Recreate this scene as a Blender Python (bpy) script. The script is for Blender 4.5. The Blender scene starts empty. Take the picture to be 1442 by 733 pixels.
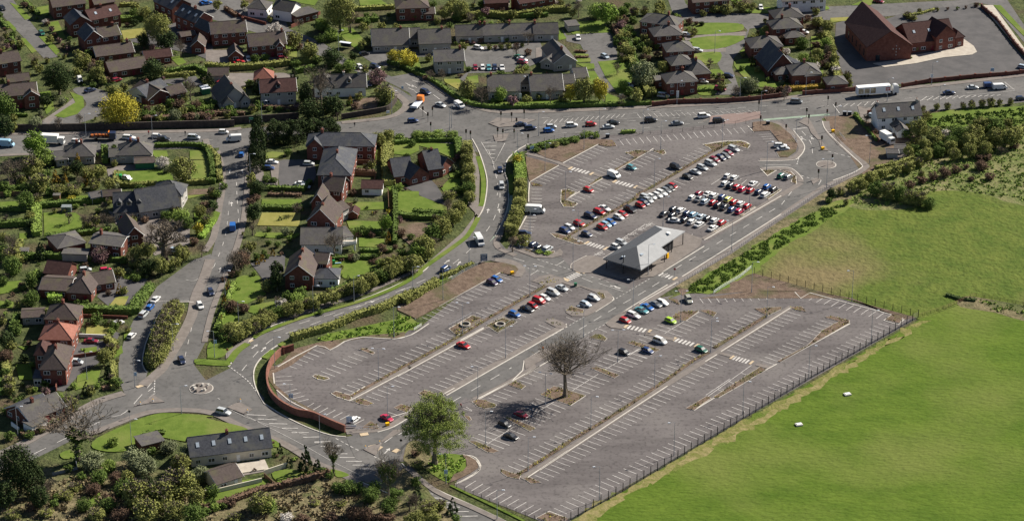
import bpy, math, random
from mathutils import Vector, noise
from mathutils.geometry import tessellate_polygon, intersect_point_line
rnd = random.Random(7)
SC = bpy.context.scene
COL = SC.collection
# ---------------------------------------------------------------- camera, world, sun, exposure
F_PX, PITCH, CAM_H = 3850.0, math.radians(25.5), 376.0
W_PX, H_PX = 1442.0, 733.0
CAM = Vector((0.0, -CAM_H / math.tan(PITCH), CAM_H))
cd = bpy.data.cameras.new('camera'); cam = bpy.data.objects.new('camera', cd); COL.objects.link(cam)
cam.location = CAM; cam.rotation_euler = (math.pi / 2 - PITCH, 0, 0)
cd.sensor_width = 36.0; cd.lens = F_PX / W_PX * 36.0; cd.clip_start = 10; cd.clip_end = 9000
SC.camera = cam
SUN_EL, SUN_AZ = math.radians(37), math.atan2(.545, .84)      # sun stands to the right and beyond
sd = Vector((math.cos(SUN_EL) * math.cos(SUN_AZ), math.cos(SUN_EL) * math.sin(SUN_AZ), math.sin(SUN_EL)))
w = bpy.data.worlds.new('World'); SC.world = w; w.use_nodes = True
nt = w.node_tree; bgn = nt.nodes['Background']; sky = nt.nodes.new('ShaderNodeTexSky')
sky.sky_type = 'NISHITA'; sky.sun_disc = False; sky.sun_elevation = SUN_EL; sky.air_density = .7; sky.dust_density = .3; sky.ozone_density = .8
sky.sun_rotation = math.pi / 2 - SUN_AZ
nt.links.new(sky.outputs[0], bgn.inputs[0]); bgn.inputs[1].default_value = 0.05
sl = bpy.data.lights.new('sun', 'SUN'); so = bpy.data.objects.new('sun', sl); COL.objects.link(so)
sl.energy = 5.0; sl.angle = math.radians(.5); sl.color = (1.0, .93, .82)
so.rotation_euler = sd.to_track_quat('Z', 'Y').to_euler(); so.location = (0, 0, 300)
SC.view_settings.view_transform = 'Standard'; SC.view_settings.look = 'None'
SC.view_settings.exposure = 0.88; SC.view_settings.gamma = 1; SC.view_settings.use_curve_mapping = False
SC.cycles.max_bounces = 4; SC.cycles.diffuse_bounces = 2; SC.cycles.glossy_bounces = 2; SC.cycles.transparent_max_bounces = 6
# ---------------------------------------------------------------- survey: sighting from the aircraft to ground coordinates
KEYS = {'F': (0, 0, 1.0)}
for r_, y_ in zip('ABC', (0, 180, 360)):
    for c_, x_ in enumerate((0, 290, 580, 870, 1142)): KEYS[r_ + str(c_ + 1)] = (x_, y_, 3.6667)
for c_, x_ in enumerate((0, 290, 580, 870)): KEYS['D' + str(c_ + 1)] = (x_, 533, 3.6667)
for k_, x_, y_ in (('a', 720, 180), ('b', 900, 160), ('c', 1060, 140), ('d', 720, 280), ('e', 900, 270), ('f', 560, 360), ('g', 740, 380),
                   ('h', 900, 390), ('i', 1080, 390), ('j', 370, 460), ('k', 440, 540), ('l', 560, 460), ('m', 740, 480), ('n', 600, 560), ('o', 760, 580)):
    KEYS[k_] = (x_, y_, 6.11)
def px(k, x, y):
    a, b, s = KEYS[k]; return a + x / s, b + y / s
cP, sP = math.cos(PITCH), math.sin(PITCH)
def ray(u, v, z=0.0):
    dx, dy = (u - W_PX / 2) / F_PX, -(v - H_PX / 2) / F_PX
    d = Vector((dx, cP + dy * sP, -sP + dy * cP))
    return CAM + d * ((z - CAM.z) / d.z)
def proj(p):
    q = p - CAM; f = q.y * cP - q.z * sP; up = q.y * sP + q.z * cP
    return W_PX / 2 + F_PX * q.x / f, H_PX / 2 - F_PX * up / f
def ppm(v): return (v + 1470) * cP / CAM_H       # picture units per metre at a row
def parse(s):
    out = []; k = 'F'
    for t in s.split():
        if ':' in t: k, t = t.split(':')
        if t:
            x, y = t.split(','); out.append(px(k, float(x), float(y)))
    return out
def pts(s, z=0.0): return [ray(u, v, z) for u, v in parse(s)]
def smooth(p, n=5, closed=False):
    if len(p) < 3: return p
    out = []; N = len(p)
    for i in range(N if closed else N - 1):
        if closed: a, b, c, d = p[i - 1], p[i], p[(i + 1) % N], p[(i + 2) % N]
        else: a, b, c, d = p[max(i - 1, 0)], p[i], p[i + 1], p[min(i + 2, N - 1)]
        for j in range(n):
            t = j / n
            out.append(.5 * ((2 * b) + (c - a) * t + (2 * a - 5 * b + 4 * c - d) * t * t + (3 * b - a - 3 * c + d) * t ** 3))
    if not closed: out.append(p[-1])
    return out
# ---------------------------------------------------------------- materials
MATS = {}
def mat(name, c1, c2=None, scale=.2, rough=.95, c3=None, scale2=None, bump=0, bscale=3, stretch=None, rnd_v=0, metal=0, spec=.12, contrast=.12, emit=None, spots=None):
    if name in MATS: return MATS[name]
    m = bpy.data.materials.new(name); m.use_nodes = True; n = m.node_tree.nodes; L = m.node_tree.links
    b = n['Principled BSDF']; b.inputs['Roughness'].default_value = rough; b.inputs['Metallic'].default_value = metal
    b.inputs['Specular IOR Level'].default_value = spec
    if c2 is None and not rnd_v:
        b.inputs['Base Color'].default_value = (*c1, 1)
        if c2 is None and not bump: MATS[name] = m; m.diffuse_color = (*c1, 1); return m
    g = n.new('ShaderNodeNewGeometry'); vec = g.outputs['Position']
    if stretch:
        mp = n.new('ShaderNodeMapping'); mp.inputs['Rotation'].default_value = (0, 0, -stretch[0]); mp.inputs['Scale'].default_value = (stretch[1], 1, 1)
        L.new(vec, mp.inputs[0]); svec = mp.outputs[0]
    else: svec = vec
    col = None
    if c2 is not None:
        t = n.new('ShaderNodeTexNoise'); t.inputs['Scale'].default_value = scale; t.inputs['Detail'].default_value = 9; t.inputs['Roughness'].default_value = .68
        L.new(svec, t.inputs['Vector'])
        r = n.new('ShaderNodeValToRGB'); r.color_ramp.elements[0].position = .5 - contrast; r.color_ramp.elements[1].position = .5 + contrast
        r.color_ramp.elements[0].color = (*c1, 1); r.color_ramp.elements[1].color = (*c2, 1)
        L.new(t.outputs['Fac'], r.inputs[0]); col = r.outputs[0]
        if c3 is not None:
            t2 = n.new('ShaderNodeTexNoise'); t2.inputs['Scale'].default_value = scale2 or scale * .2; t2.inputs['Detail'].default_value = 5
            L.new(vec, t2.inputs['Vector'])
            mr = n.new('ShaderNodeMapRange'); mr.inputs[1].default_value = .5; mr.inputs[2].default_value = .68
            L.new(t2.outputs['Fac'], mr.inputs[0])
            mx = n.new('ShaderNodeMix'); mx.data_type = 'RGBA'; L.new(mr.outputs[0], mx.inputs[0]); L.new(col, mx.inputs[6]); mx.inputs[7].default_value = (*c3, 1)
            col = mx.outputs[2]
    if spots:
        t4 = n.new('ShaderNodeTexNoise'); t4.inputs['Scale'].default_value = spots[0]; t4.inputs['Detail'].default_value = 3; L.new(vec, t4.inputs['Vector'])
        m4 = n.new('ShaderNodeMapRange'); m4.inputs[1].default_value = .52; m4.inputs[2].default_value = .66; m4.inputs[3].default_value = 1.0; m4.inputs[4].default_value = spots[1]; L.new(t4.outputs['Fac'], m4.inputs[0])
        h4 = n.new('ShaderNodeHueSaturation'); L.new(col, h4.inputs['Color']); L.new(m4.outputs[0], h4.inputs['Value']); col = h4.outputs[0]
    if rnd_v:
        oi = n.new('ShaderNodeObjectInfo'); hs = n.new('ShaderNodeHueSaturation')
        mr = n.new('ShaderNodeMapRange'); mr.inputs[3].default_value = 1 - rnd_v; mr.inputs[4].default_value = 1 + rnd_v
        L.new(oi.outputs['Random'], mr.inputs[0]); L.new(mr.outputs[0], hs.inputs['Value'])
        if col is None: hs.inputs['Color'].default_value = (*c1, 1)
        else: L.new(col, hs.inputs['Color'])
        col = hs.outputs[0]
    if col is not None: L.new(col, b.inputs['Base Color'])
    if bump:
        t3 = n.new('ShaderNodeTexNoise'); t3.inputs['Scale'].default_value = bscale; t3.inputs['Detail'].default_value = 4; L.new(svec, t3.inputs['Vector'])
        bp = n.new('ShaderNodeBump'); bp.inputs['Strength'].default_value = 1; bp.inputs['Distance'].default_value = bump
        L.new(t3.outputs['Fac'], bp.inputs['Height']); L.new(bp.outputs[0], b.inputs['Normal'])
    MATS[name] = m; return m
UA = math.radians(54)
M_GROUND = mat('garden_ground', (.035, .048, .016), (.09, .105, .038), .3, c3=(.085, .065, .04), scale2=.06, bump=.6, bscale=1.0, contrast=.12)
M_ASPH = mat('car_park_asphalt', (.100, .090, .089), (.140, .127, .125), .11, c3=(.152, .139, .134), scale2=.05, stretch=(UA, .2), rough=.9, bump=.02, bscale=5, contrast=.1, spots=(.9, .72))
M_ROAD = mat('road_asphalt', (.100, .097, .094), (.130, .125, .121), .14, c3=(.146, .139, .133), scale2=.05, rough=.88, bump=.02, bscale=5, spots=(.7, .8))
M_ROAD2 = mat('dark_asphalt', (.075, .073, .074), (.105, .10, .10), .15, rough=.85)
M_PAVE = mat('pavement_asphalt', (.15, .132, .12), (.195, .172, .157), .5, rough=.9)
M_PAVE2 = mat('pale_concrete', (.36, .32, .27), (.44, .40, .34), .5, rough=.9)
M_KERB = mat('kerb_concrete', (.42, .39, .35), (.52, .49, .44), .8, rough=.85)
M_PAINT = mat('white_road_paint', (.30, .28, .26), (.62, .60, .57), .8, rough=.8, contrast=.2)
M_SOIL = mat('bare_soil', (.10, .07, .052), (.165, .12, .09), .5, c3=(.085, .08, .04), scale2=.12, bump=.2, bscale=1.5)
M_LAWN = mat('mown_lawn', (.080, .125, .018), (.115, .162, .028), .3, c3=(.15, .17, .045), scale2=.08, bump=.08, bscale=2)
M_LAWND = mat('dry_lawn', (.19, .18, .045), (.24, .22, .07), .25, c3=(.13, .17, .03), scale2=.1, bump=.05, bscale=2)
M_FIELD = mat('meadow_grass', (.062, .098, .014), (.108, .135, .025), .12, c3=(.16, .13, .062), scale2=.016, bump=.6, bscale=.6, contrast=.14, spots=(.5, .8))
M_PITCH = mat('pasture_grass', (.056, .100, .008), (.094, .142, .016), .12, c3=(.118, .145, .03), scale2=.02, bump=.45, bscale=.8, stretch=(math.radians(38), .5), contrast=.16, spots=(1.1, .82))
M_SCRUB = mat('scrub_ground', (.085, .08, .038), (.20, .165, .095), .3, c3=(.075, .095, .03), scale2=.07, bump=.5, bscale=.9)
M_ROUGH = mat('rough_pasture', (.075, .105, .025), (.16, .165, .065), .35, c3=(.19, .17, .085), scale2=.08, bump=.6, bscale=.8)
M_WORN = mat('worn_grass', (.12, .13, .03), (.25, .205, .10), .45, bump=.2, bscale=1.2, contrast=.14)
M_DRY = mat('dry_verge', (.105, .125, .025), (.20, .175, .07), .3, c3=(.08, .12, .016), scale2=.12, bump=.3, bscale=1.2, contrast=.16)
M_BRICK = mat('red_brick', (.125, .048, .036), (.19, .078, .058), .9, rnd_v=.2)
M_ROOFB = mat('brown_roof_tiles', (.06, .047, .043), (.09, .07, .064), 1.8, c3=(.085, .075, .05), scale2=.35, rnd_v=.15, rough=.8)
M_ROOFG = mat('grey_roof_tiles', (.072, .067, .066), (.105, .098, .096), 1.8, c3=(.11, .105, .085), scale2=.35, rnd_v=.15, rough=.8)
M_SLATE = mat('slate_roof', (.045, .048, .056), (.075, .078, .09), 1.8, c3=(.09, .09, .085), scale2=.35, rnd_v=.1, rough=.7)
M_ROOFR = mat('red_roof_tiles', (.22, .095, .07), (.28, .125, .095), 1.2, rnd_v=.1)
M_ROOFM = mat('maroon_roof_tiles', (.055, .030, .028), (.082, .045, .040), 1.2, rnd_v=.1)
M_CREAM = mat('cream_render', (.55, .50, .40), (.62, .57, .47), .7)
M_WHITE = mat('white_render', (.74, .73, .70), (.80, .79, .77), .7)
M_PALE = mat('pale_render', (.33, .31, .29), (.39, .37, .34), .7, rnd_v=.08)
M_GLASS = mat('window_glass', (.02, .025, .03), rough=.08, spec=.8)
M_WFRAME = mat('white_frame', (.75, .75, .73), rough=.5)
M_COPE = mat('wall_coping', (.085, .05, .042), (.12, .072, .06), 1)
M_DARKM = mat('dark_painted_metal', (.03, .03, .032), rough=.5)
M_GALV = mat('galvanised_steel', (.24, .26, .29), rough=.6)
M_LAMPH = mat('pale_lamp_housing', (.6, .63, .68), rough=.4)
M_RUBBER = mat('tyre_rubber', (.015, .015, .016), rough=.8)
M_RIM = mat('alloy_rim', (.4, .4, .42), rough=.35, metal=.6)
M_BARK = mat('bark', (.115, .095, .072), (.18, .15, .115), 3)
M_YEL = mat('yellow_plastic', (.78, .42, .01), rough=.5)
M_WOOD = mat('brown_fence_wood', (.14, .085, .05), (.2, .12, .075), 2)
M_STONE = mat('dark_stone', (.045, .038, .034), (.085, .07, .06), 1.0)
# ---------------------------------------------------------------- objects
def tag(o, label=None, cat=None, group=None, kind=None):
    if label: o['label'] = label
    if cat: o['category'] = cat
    if group: o['group'] = group
    if kind: o['kind'] = kind
    return o
def mesh(name, V, Fc, m, parent=None, sm=False):
    me = bpy.data.meshes.new(name); me.from_pydata([tuple(v) for v in V], [], Fc)
    ms = m if isinstance(m, list) else [m]
    for q in ms: me.materials.append(q)
    if sm: me.polygons.foreach_set('use_smooth', [True] * len(me.polygons))
    return me
def obj(name, V, Fc, m, parent=None, sm=False):
    o = bpy.data.objects.new(name, mesh(name, V, Fc, m, sm=sm)); COL.objects.link(o)
    if parent: o.parent = parent
    return o
def empty(name, loc=(0, 0, 0), rz=0):
    o = bpy.data.objects.new(name, None); COL.objects.link(o); o.location = loc; o.rotation_euler = (0, 0, rz); o.empty_display_size = .5
    return o
def ofmesh(name, me, parent=None, m=None, loc=None):
    o = bpy.data.objects.new(name, me); COL.objects.link(o)
    if parent: o.parent = parent
    if loc is not None: o.location = loc
    if m:
        o.material_slots[0].link = 'OBJECT'; o.material_slots[0].material = m
    return o
class MB:
    def __init__(s): s.V = []; s.F = []
    def add(s, V, F):
        n = len(s.V); s.V += [Vector(v) for v in V]; s.F += [tuple(i + n for i in f) for f in F]
    def box(s, c, d, rz=0, top=1.0):
        x, y, z = d[0] / 2, d[1] / 2, d[2] / 2; ca, sa = math.cos(rz), math.sin(rz); V = []
        for sz, t in ((-z, 1), (z, top)):
            for a, b in ((-x, -y), (x, -y), (x, y), (-x, y)):
                a *= t; b *= t; V.append((c[0] + a * ca - b * sa, c[1] + a * sa + b * ca, c[2] + sz))
        s.add(V, [(3, 2, 1, 0), (4, 5, 6, 7), (0, 1, 5, 4), (1, 2, 6, 5), (2, 3, 7, 6), (3, 0, 4, 7)])
    def tube(s, a, b, r0, r1, n=5, cap=True):
        a, b = Vector(a), Vector(b); d = (b - a); 
        if d.length < 1e-6: return
        q = d.to_track_quat('Z', 'Y'); V = []
        for p, r in ((a, r0), (b, r1)):
            for i in range(n):
                t = 2 * math.pi * i / n; V.append(p + q @ Vector((r * math.cos(t), r * math.sin(t), 0)))
        Fc = [(i, (i + 1) % n, n + (i + 1) % n, n + i) for i in range(n)]
        if cap: Fc += [tuple(range(n - 1, -1, -1)), tuple(range(n, 2 * n))]
        s.add(V, Fc)
    def lathe(s, c, prof, n=16):
        k = len(s.V)
        for r, z in prof:
            for i in range(n):
                t = 2 * math.pi * i / n; s.V.append(Vector((c[0] + r * math.cos(t), c[1] + r * math.sin(t), c[2] + z)))
        for j in range(len(prof) - 1):
            for i in range(n):
                a = k + j * n + i; b = k + j * n + (i + 1) % n; s.F.append((a, b, b + n, a + n))
    def prism(s, P, z0, z1):
        n = len(P); area = sum(P[i].x * P[(i + 1) % n].y - P[(i + 1) % n].x * P[i].y for i in range(n))
        if area < 0: P = P[::-1]
        P = [Vector((p.x, p.y, 0)) for p in P]
        T = tessellate_polygon([P]); V = [Vector((p.x, p.y, z1)) for p in P] + [Vector((p.x, p.y, z0)) for p in P]
        Fc = []
        for t in T:
            a, b, c = (P[i] for i in t)
            Fc.append(t if (b - a).cross(c - a).z > 0 else (t[0], t[2], t[1]))
        Fc += [(n + i, n + (i + 1) % n, (i + 1) % n, i) for i in range(n)]
        s.add(V, Fc)
    def strip(s, P, wd, z0, z1, closed=False):
        if len(P) < 2: return
        N = len(P); Lf = []; Rt = []
        for i in range(N):
            a = P[i - 1] if (i > 0 or closed) else P[i]; b = P[(i + 1) % N] if (i < N - 1 or closed) else P[i]
            d = (b - a); d.z = 0; d.normalize(); nn = Vector((-d.y, d.x, 0)) * wd / 2
            Lf.append(P[i] + nn); Rt.append(P[i] - nn)
        k = len(s.V)
        for i in range(N):
            for q, z in ((Lf[i], z1), (Rt[i], z1), (Rt[i], z0), (Lf[i], z0)): s.V.append(Vector((q.x, q.y, z)))
        for i in range(N if closed else N - 1):
            a = k + 4 * i; b = k + 4 * ((i + 1) % N)
            for j in range(4): s.F.append((a + j, a + (j + 1) % 4, b + (j + 1) % 4, b + j)[::-1] if False else (a + j, b + j, b + (j + 1) % 4, a + (j + 1) % 4)[::-1])
        if not closed:
            s.F.append((k, k + 3, k + 2, k + 1)[::-1]); e = k + 4 * (N - 1); s.F.append((e, e + 1, e + 2, e + 3)[::-1])
    def obj(s, name, m, parent=None, sm=False): return obj(name, s.V, s.F, m, parent, sm)
    def mesh(s, name, m, sm=False): return mesh(name, s.V, s.F, m, sm=sm)
_lay = {'a': .03, 'p': .14, 'g': .10, 'b': .17}
def lay(k):
    _lay[k] += {'a': .0035, 'p': .0021, 'g': .0013, 'b': .0017}[k]; return _lay[k]
GPOLY = []
def ground(name, s, m, k, sm=0, jit=0):
    P = pts(s)
    if jit:
        R_ = random.Random(5); Q = []
        for i in range(len(P)):
            a, b = P[i], P[(i + 1) % len(P)]; n_ = max(1, int((b - a).length / 2.5))
            for j in range(n_): Q.append(a.lerp(b, j / n_) + Vector((R_.gauss(0, jit), R_.gauss(0, jit), 0)))
        P = Q
    if name not in ('ground', 'meadow'): GPOLY.append(P)
    if sm: P = smooth(P, sm, True)
    b = MB(); z = lay(k); b.prism(P, -.3, z); o = b.obj(name, m); tag(o, kind='structure'); return o
def gstrip(name, s, wd, m, k='p', sm=4):
    P = pts(s)
    if sm: P = smooth(P, sm)
    b = MB(); b.strip(P, wd, -.3, lay(k)); o = b.obj(name, m); tag(o, kind='structure'); return o
# ---------------------------------------------------------------- terrain
gb = MB(); gb.add([(-3000, -900, 0), (3000, -900, 0), (3000, 5000, 0), (-3000, 5000, 0)], [(0, 1, 2, 3)])
tag(gb.obj('ground', M_GROUND), kind='structure')
ground('meadow', 'F:930,425 1000,392 1160,300 1190,262 1240,230 1330,200 1442,150 1620,110 1620,480 1440,440 1372,420 1295,450 1062,388 965,412', M_FIELD, 'g')
ground('rough_grassland', 'F:1188,285 1215,262 1290,232 1360,200 1442,178 1600,140 1600,300 1442,290 1380,272 1310,270 1290,292 1220,296', M_ROUGH, 'g', 3)
ground('pasture', 'F:1297,449 1330,437 1372,421 1442,432 1640,470 1700,900 740,900 800,748 812,730', M_PITCH, 'g')
ground('dry_verge', 'F:1297,450 1308,447 1226,498 1135,552 1068,594 982,644 880,696 832,732 812,790 790,790 806,731', M_DRY, 'g', 0, .9)
ground('worn_track', 'F:1287,462 1215,507 1130,561 1060,601 975,648 880,699 838,728 815,750 806,744 835,714 900,680 985,632 1075,584 1150,541 1220,499 1280,463', M_WORN, 'g', 0, .8)
ground('dry_verge', 'F:1352,420 1372,418 1442,430 1560,450 1560,475 1442,452 1400,440 1352,432', M_SCRUB, 'g', 3)
ground('scrubland', 'D1:0,480 250,460 430,470 640,420 990,560 D2:0,690 330,560 640,470 720,520 880,560 1010,470 1060,420 D3:100,600 250,733 F:700,860 -100,860 -100,680', M_SCRUB, 'g')
ground('scrub_bank', 'F:1160,165 1250,158 1290,190 1245,235 1215,246 1190,210', M_SOIL, 'g')
ground('mossy_bank', 'f:0,500 0,640 160,640 190,590 120,540', M_LAWN, 'g')
ground('mossy_bank', 'j:470,105 560,60 780,15 1222,-80 1300,-10 1222,60 1140,90 900,80 700,110 560,130', M_LAWN, 'g')
ground('soil_bank', 'j:130,345 60,330 40,400 60,470 130,560 420,733 470,733 250,620 180,560 110,500 95,400 250,330 460,165 575,200 700,125 900,95 1130,105 1222,95 1222,45 1130,55 900,75 700,105 500,130 270,190', M_SOIL, 'g')
ground('grass_bank', 'n:0,560 60,500 200,480 320,500 350,570 330,620 230,660 200,733 0,620', M_LAWN, 'g', 3)
ground('soil_bank', 'k:830,500 930,500 1030,620 1000,733 800,680 790,600', M_SCRUB, 'g', 3)
ground('soil_bank', 'h:330,110 410,60 430,140 640,150 760,70 870,0 F:1062,385 1190,420 1290,447 1275,450 1200,420 1145,410 1110,411 1060,410 985,420 960,416', M_SOIL, 'g')
ground('rough_verge', 'F:950,404 1031,357 1100,310 1161,270 1200,250 1225,250 1200,285 1160,300 1060,352 1000,388 968,407', M_SCRUB, 'g')
ground('rough_slope', 'A5:575,582 700,570 1100,548 1300,530 1300,600 1100,610 900,640 760,660 600,650', M_LAWN, 'g', 0, .6)
ground('bramble_bank', 'F:966,413 975,398 1010,378 1060,348 1120,312 1165,288 1195,280 1205,286 1150,322 1100,350 1062,384 1010,412', M_LAWN, 'g', 0, .5)
# ---------------------------------------------------------------- roads
ground('main_road', 'F:-60,190 0,191 140,188 300,184 481,171 544,164 580,150 640,142 681,153 776,154 870,150 960,147 1072,140 1170,128 1205,127 1306,119 1442,104 1640,84 1640,118 1442,144 1401,148 1319,156 1205,161 1166,165 1107,178 1061,174 870,196 800,203 755,209 700,222 640,205 590,196 540,190 481,188 400,192 345,205 310,208 210,211 110,216 -60,222', M_ROAD, 'a')
ground('north_road', 'F:397,20 407,41 430,50 454,60 497,90 552,108 580,103 600,118 645,144 690,160 640,180 590,178 560,170 588,145 575,130 545,115 500,100 470,85 430,72 405,58 380,52 300,28 270,12 240,-10 260,-25', M_ROAD, 'a')
ground('north_lane', 'F:545,118 560,124 584,139 593,148 585,160 600,182 560,178 500,180 530,168 560,165 570,152 560,138', M_ROAD, 'a')
ground('curving_road', 'F:640,180 665,196 675,215 685,243 686,262 682,289 674,305 651,333 610,368 590,386 522,417 443,442 385,458 355,477 336,496 323,515 340,540 357,560 372,568 372,560 361,548 357,529 361,513 377,496 410,477 503,447 557,425 580,414 634,390 670,368 700,350 700,333 714,297 716,262 711,243 714,226 727,213 744,203 760,190 700,180', M_ROAD, 'a')
ground('church_road', 'F:310,200 352,196 352,215 349,235 345,289 335,333 320,380 317,395 304,428 295,455 290,480 273,513 290,535 330,515 372,565 372,568 399,585 432,601 464,612 487,615 560,648 580,667 613,688 662,710 703,729 760,760 660,770 640,733 580,700 481,667 443,653 399,626 345,604 300,583 259,578 218,581 191,588 161,598 110,615 60,640 0,668 -60,690 -60,660 20,625 90,590 130,570 165,556 202,543 224,526 232,513 254,477 269,445 273,425 285,385 296,365 305,333 312,289 316,251 308,213', M_ROAD, 'a')
ground('service_road', 'C1:810,160 1000,20 1090,-10 1085,60 1050,140 1000,240 930,240 850,255 790,365 750,460 735,560 760,605 740,675 690,700 640,705 615,650 612,540 640,440 690,330 740,270', M_ROAD, 'a')
ground('estate_road', 'A1:-20,-10 60,-10 300,295 230,305 -10,60', M_ROAD, 'a')
ground('cul_de_sac', 'A1:375,465 440,450 560,480 560,550 510,600 400,640 340,650 250,690 120,670 110,650 230,625 330,600 430,560 440,520', M_ROAD, 'a', 3)
ground('garden_path', 'A1:215,625 340,540 385,500 390,530 330,575 250,640', M_PAVE, 'a')
ground('estate_road', 'A4:250,-30 330,-30 350,20 400,65 800,75 1100,55 A5:0,40 800,0 840,-10 A5:1100,-20 A5:1000,-20 1100,130 1100,220 940,30 860,15 650,60 300,95 0,110 A4:1000,100 810,110 760,140 680,150 650,240 600,300 590,350 620,440 640,490 490,490 520,450 590,430 540,380 510,320 520,270 600,220 670,160 640,125 380,115 320,90 280,60', M_ROAD, 'a')
ground('parking_court', 'A2:790,280 860,262 1000,258 1110,258 1110,292 970,312 930,345 850,320', M_ROAD, 'a')
ground('parking_court', 'A3:0,265 60,262 120,262 270,280 270,240 400,240 660,215 680,260 640,330 540,370 290,380 270,420 240,410 290,370 270,310 0,290', M_ROAD, 'a')
ground('parking_court', 'A3:770,140 800,185 1020,165 1060,240 1060,310 960,320 1050,470 1010,480 940,360 870,230 800,215', M_ROAD, 'a')
ground('church_car_park', 'A5:130,120 240,90 390,100 A5:500,60 860,20 1100,300 1100,370 850,395 470,435 220,450 160,370 120,250', M_ROAD2, 'a')
ground('car_park', 'F:742,205 845,192 1060,170 1110,172 1162,180 1210,215 1218,238 1165,270 1062,345 960,397 925,420 960,414 1062,411 1112,411 1145,408 1200,422 1290,449 805,729 760,733 640,685 660,640 560,650 480,603 430,585 392,562 384,530 384,517 455,481 500,475 590,462 700,372 728,330 744,290', M_ASPH, 'a')
ground('entry_road', 'F:697,333 712,350 735,358 760,362 790,362 805,378 850,395 885,403 881,410 862,422 800,395 745,385 732,372 720,368 697,366 660,372', M_ROAD, 'a')
ground('access_road', 'F:1100,168 1119,187 1130,199 1133,211 1125,222 1114,227 1070,228 1070,236 1109,237 1122,243 1130,253 1100,278 965,361 931,383 881,410 863,422 797,460 760,481 629,557 587,581 545,604 487,615 500,645 545,668 566,640 577,619 600,604 665,565 736,521 738,507 760,494 822,476 853,455 940,401 960,389 1031,348 1100,301 1161,260 1173,255 1199,245 1213,236 1213,232 1199,218 1175,196 1161,181 1157,166', M_ROAD, 'a')
ground('access_road_joint', 'F:655,560 672,566 650,590 640,590 640,575', M_ASPH, 'a')
# driveways and yards
for s in ('B2:320,185 400,165 560,165 570,250 540,310 380,300 370,230', 'B2:230,700 350,660 410,655 405,733 C2:405,80 350,100 300,130 270,90 230,40 250,0', 'B3:-30,310 90,260 130,300 160,350 180,400 60,360', 'C1:380,450 540,440 560,380 620,400 570,500 500,560 430,590 C1:330,700 250,690 330,640', 'C1:500,210 560,150 600,100 760,120 740,230 620,310', 'B1:550,215 640,190 790,190 780,215 700,230 620,240 620,290 560,250', 'B1:560,430 700,450 800,460 980,520 980,600 800,660 700,560 600,500', 'A1:640,210 700,200 860,60 1100,130 1100,320 1000,280 900,260', 'A2:0,260 110,260 220,280 380,260 400,310 0,330', 'A2:40,380 400,378 460,390 430,410 220,415 200,450 60,450', 'A1:800,420 1010,395 1050,440 960,450', 'D2:160,440 300,420 300,480 190,500', 'B5:420,140 520,110 560,180 480,200 430,190', 'A4:340,190 660,165 660,185 350,212', 'A4:400,252 560,248 555,270 400,275', 'A5:240,550 330,560 330,640 260,620', 'A3:640,250 700,240 720,290 640,330', 'C1:180,500 170,490 200,520','A4:420,640 480,600 480,610'):
    ground('driveway', s, M_ROAD2 if s[:2] in ('B2', 'B3', 'A1', 'C1') else M_PAVE, 'a')
# ---------------------------------------------------------------- pavements
for s, wd in (('F:0,219 110,214 210,209 300,206', 1.8), ('F:700,158 776,157 870,153 960,149 1072,142 1170,131 1205,129.5 1306,121.5 1442,106 1600,88', 2.6), ('F:590,107 640,140 681,155 700,158', 2),
              ('F:481,173 544,166 566,156 572,146 565,138 545,122', 2.6),
              ('F:-40,189 140,187 300,184 340,181', 2.6),
              ('c:190,198 280,245 350,310 408,390 418,440 375,490 280,517 60,520', 2.2), ('c:75,598 290,598 355,625 405,675 412,712', 2),
              ('F:1128,258 1100,275 1029,316 991,337', 2.2), ('F:1163,262 1100,304 1031,352 960,394 900,432 860,456', 2.4),
              ('c:630,190 645,260 715,345 860,478 965,560 965,590 890,640 720,708 650,740', 2.4),
              ('g:335,478 l:390,578', 2.4), ('k:1222,30 1110,85', 2.2), ('k:870,232 700,350 560,398 380,410 290,420', 2.3),
              ('l:1222,230 1140,300 1130,385 660,628', 2), ('l:660,628 640,650', 1.6),
              ('j:750,638 1222,372 l:160,326 740,12 f:1222,332 g:330,82', 2.0), ('n:820,695 o:0,482 740,2 m:1222,372 h:560,725', 2.0), ('h:560,725 690,640 1222,312 i:212,256', 1.9),
              ('d:520,328 1070,30 b:0,722 150,642 790,275', 1.8),
              ('a:130,222 290,262 430,312 520,350', 1.9), ('a:690,392 870,452', 1.8), ('a:1080,508 1200,545', 1.8), ('h:60,485 300,540', 1.7), ('C4:515,500 590,520', 1.6), ('C4:715,560 790,580', 1.8),
              ('F:714,300 703,333 699,340 703,350 726,360', 2), ('F:697,366 718,368 735,378 729,390', 2),
              ('C1:1085,20 1055,110 1010,215 990,310 930,430 850,560 820,600 735,670', 3.2), ('F:320,380 315,395 302,428 294,455 288,482', 1.8), ('F:352,215 350,235 346,289 338,333 322,380', 2),
              ('B1:1060,60 1090,150 1100,260', 2.2), ('F:306,213 314,251 309,289 301,333 288,354', 2.2),
              ('D1:-40,415 150,320 330,215 500,120 640,75', 3), ('D1:430,300 590,238 700,195 800,170 950,163 1100,180 D2:200,255 400,335 560,432 700,490 860,590', 2.4),
              ('F:572,657 613,691 662,713 703,732 760,760', 1.8)):
    gstrip('pavement', s, wd, M_PAVE)
ground('pavement', 'F:738,507 780,484 790,492 740,520', M_PAVE, 'p')
ground('pavement', 'g:330,95 440,128 560,163 700,180 750,228 745,270 600,362 520,402 400,400 345,365 360,350 500,365 650,262 690,240 680,205 600,195 470,145 440,155 320,115', M_PAVE, 'p')
ground('pavement', 'g:52,100 120,60 210,40 330,75 345,110 180,140 110,115', M_PAVE, 'p')
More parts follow.
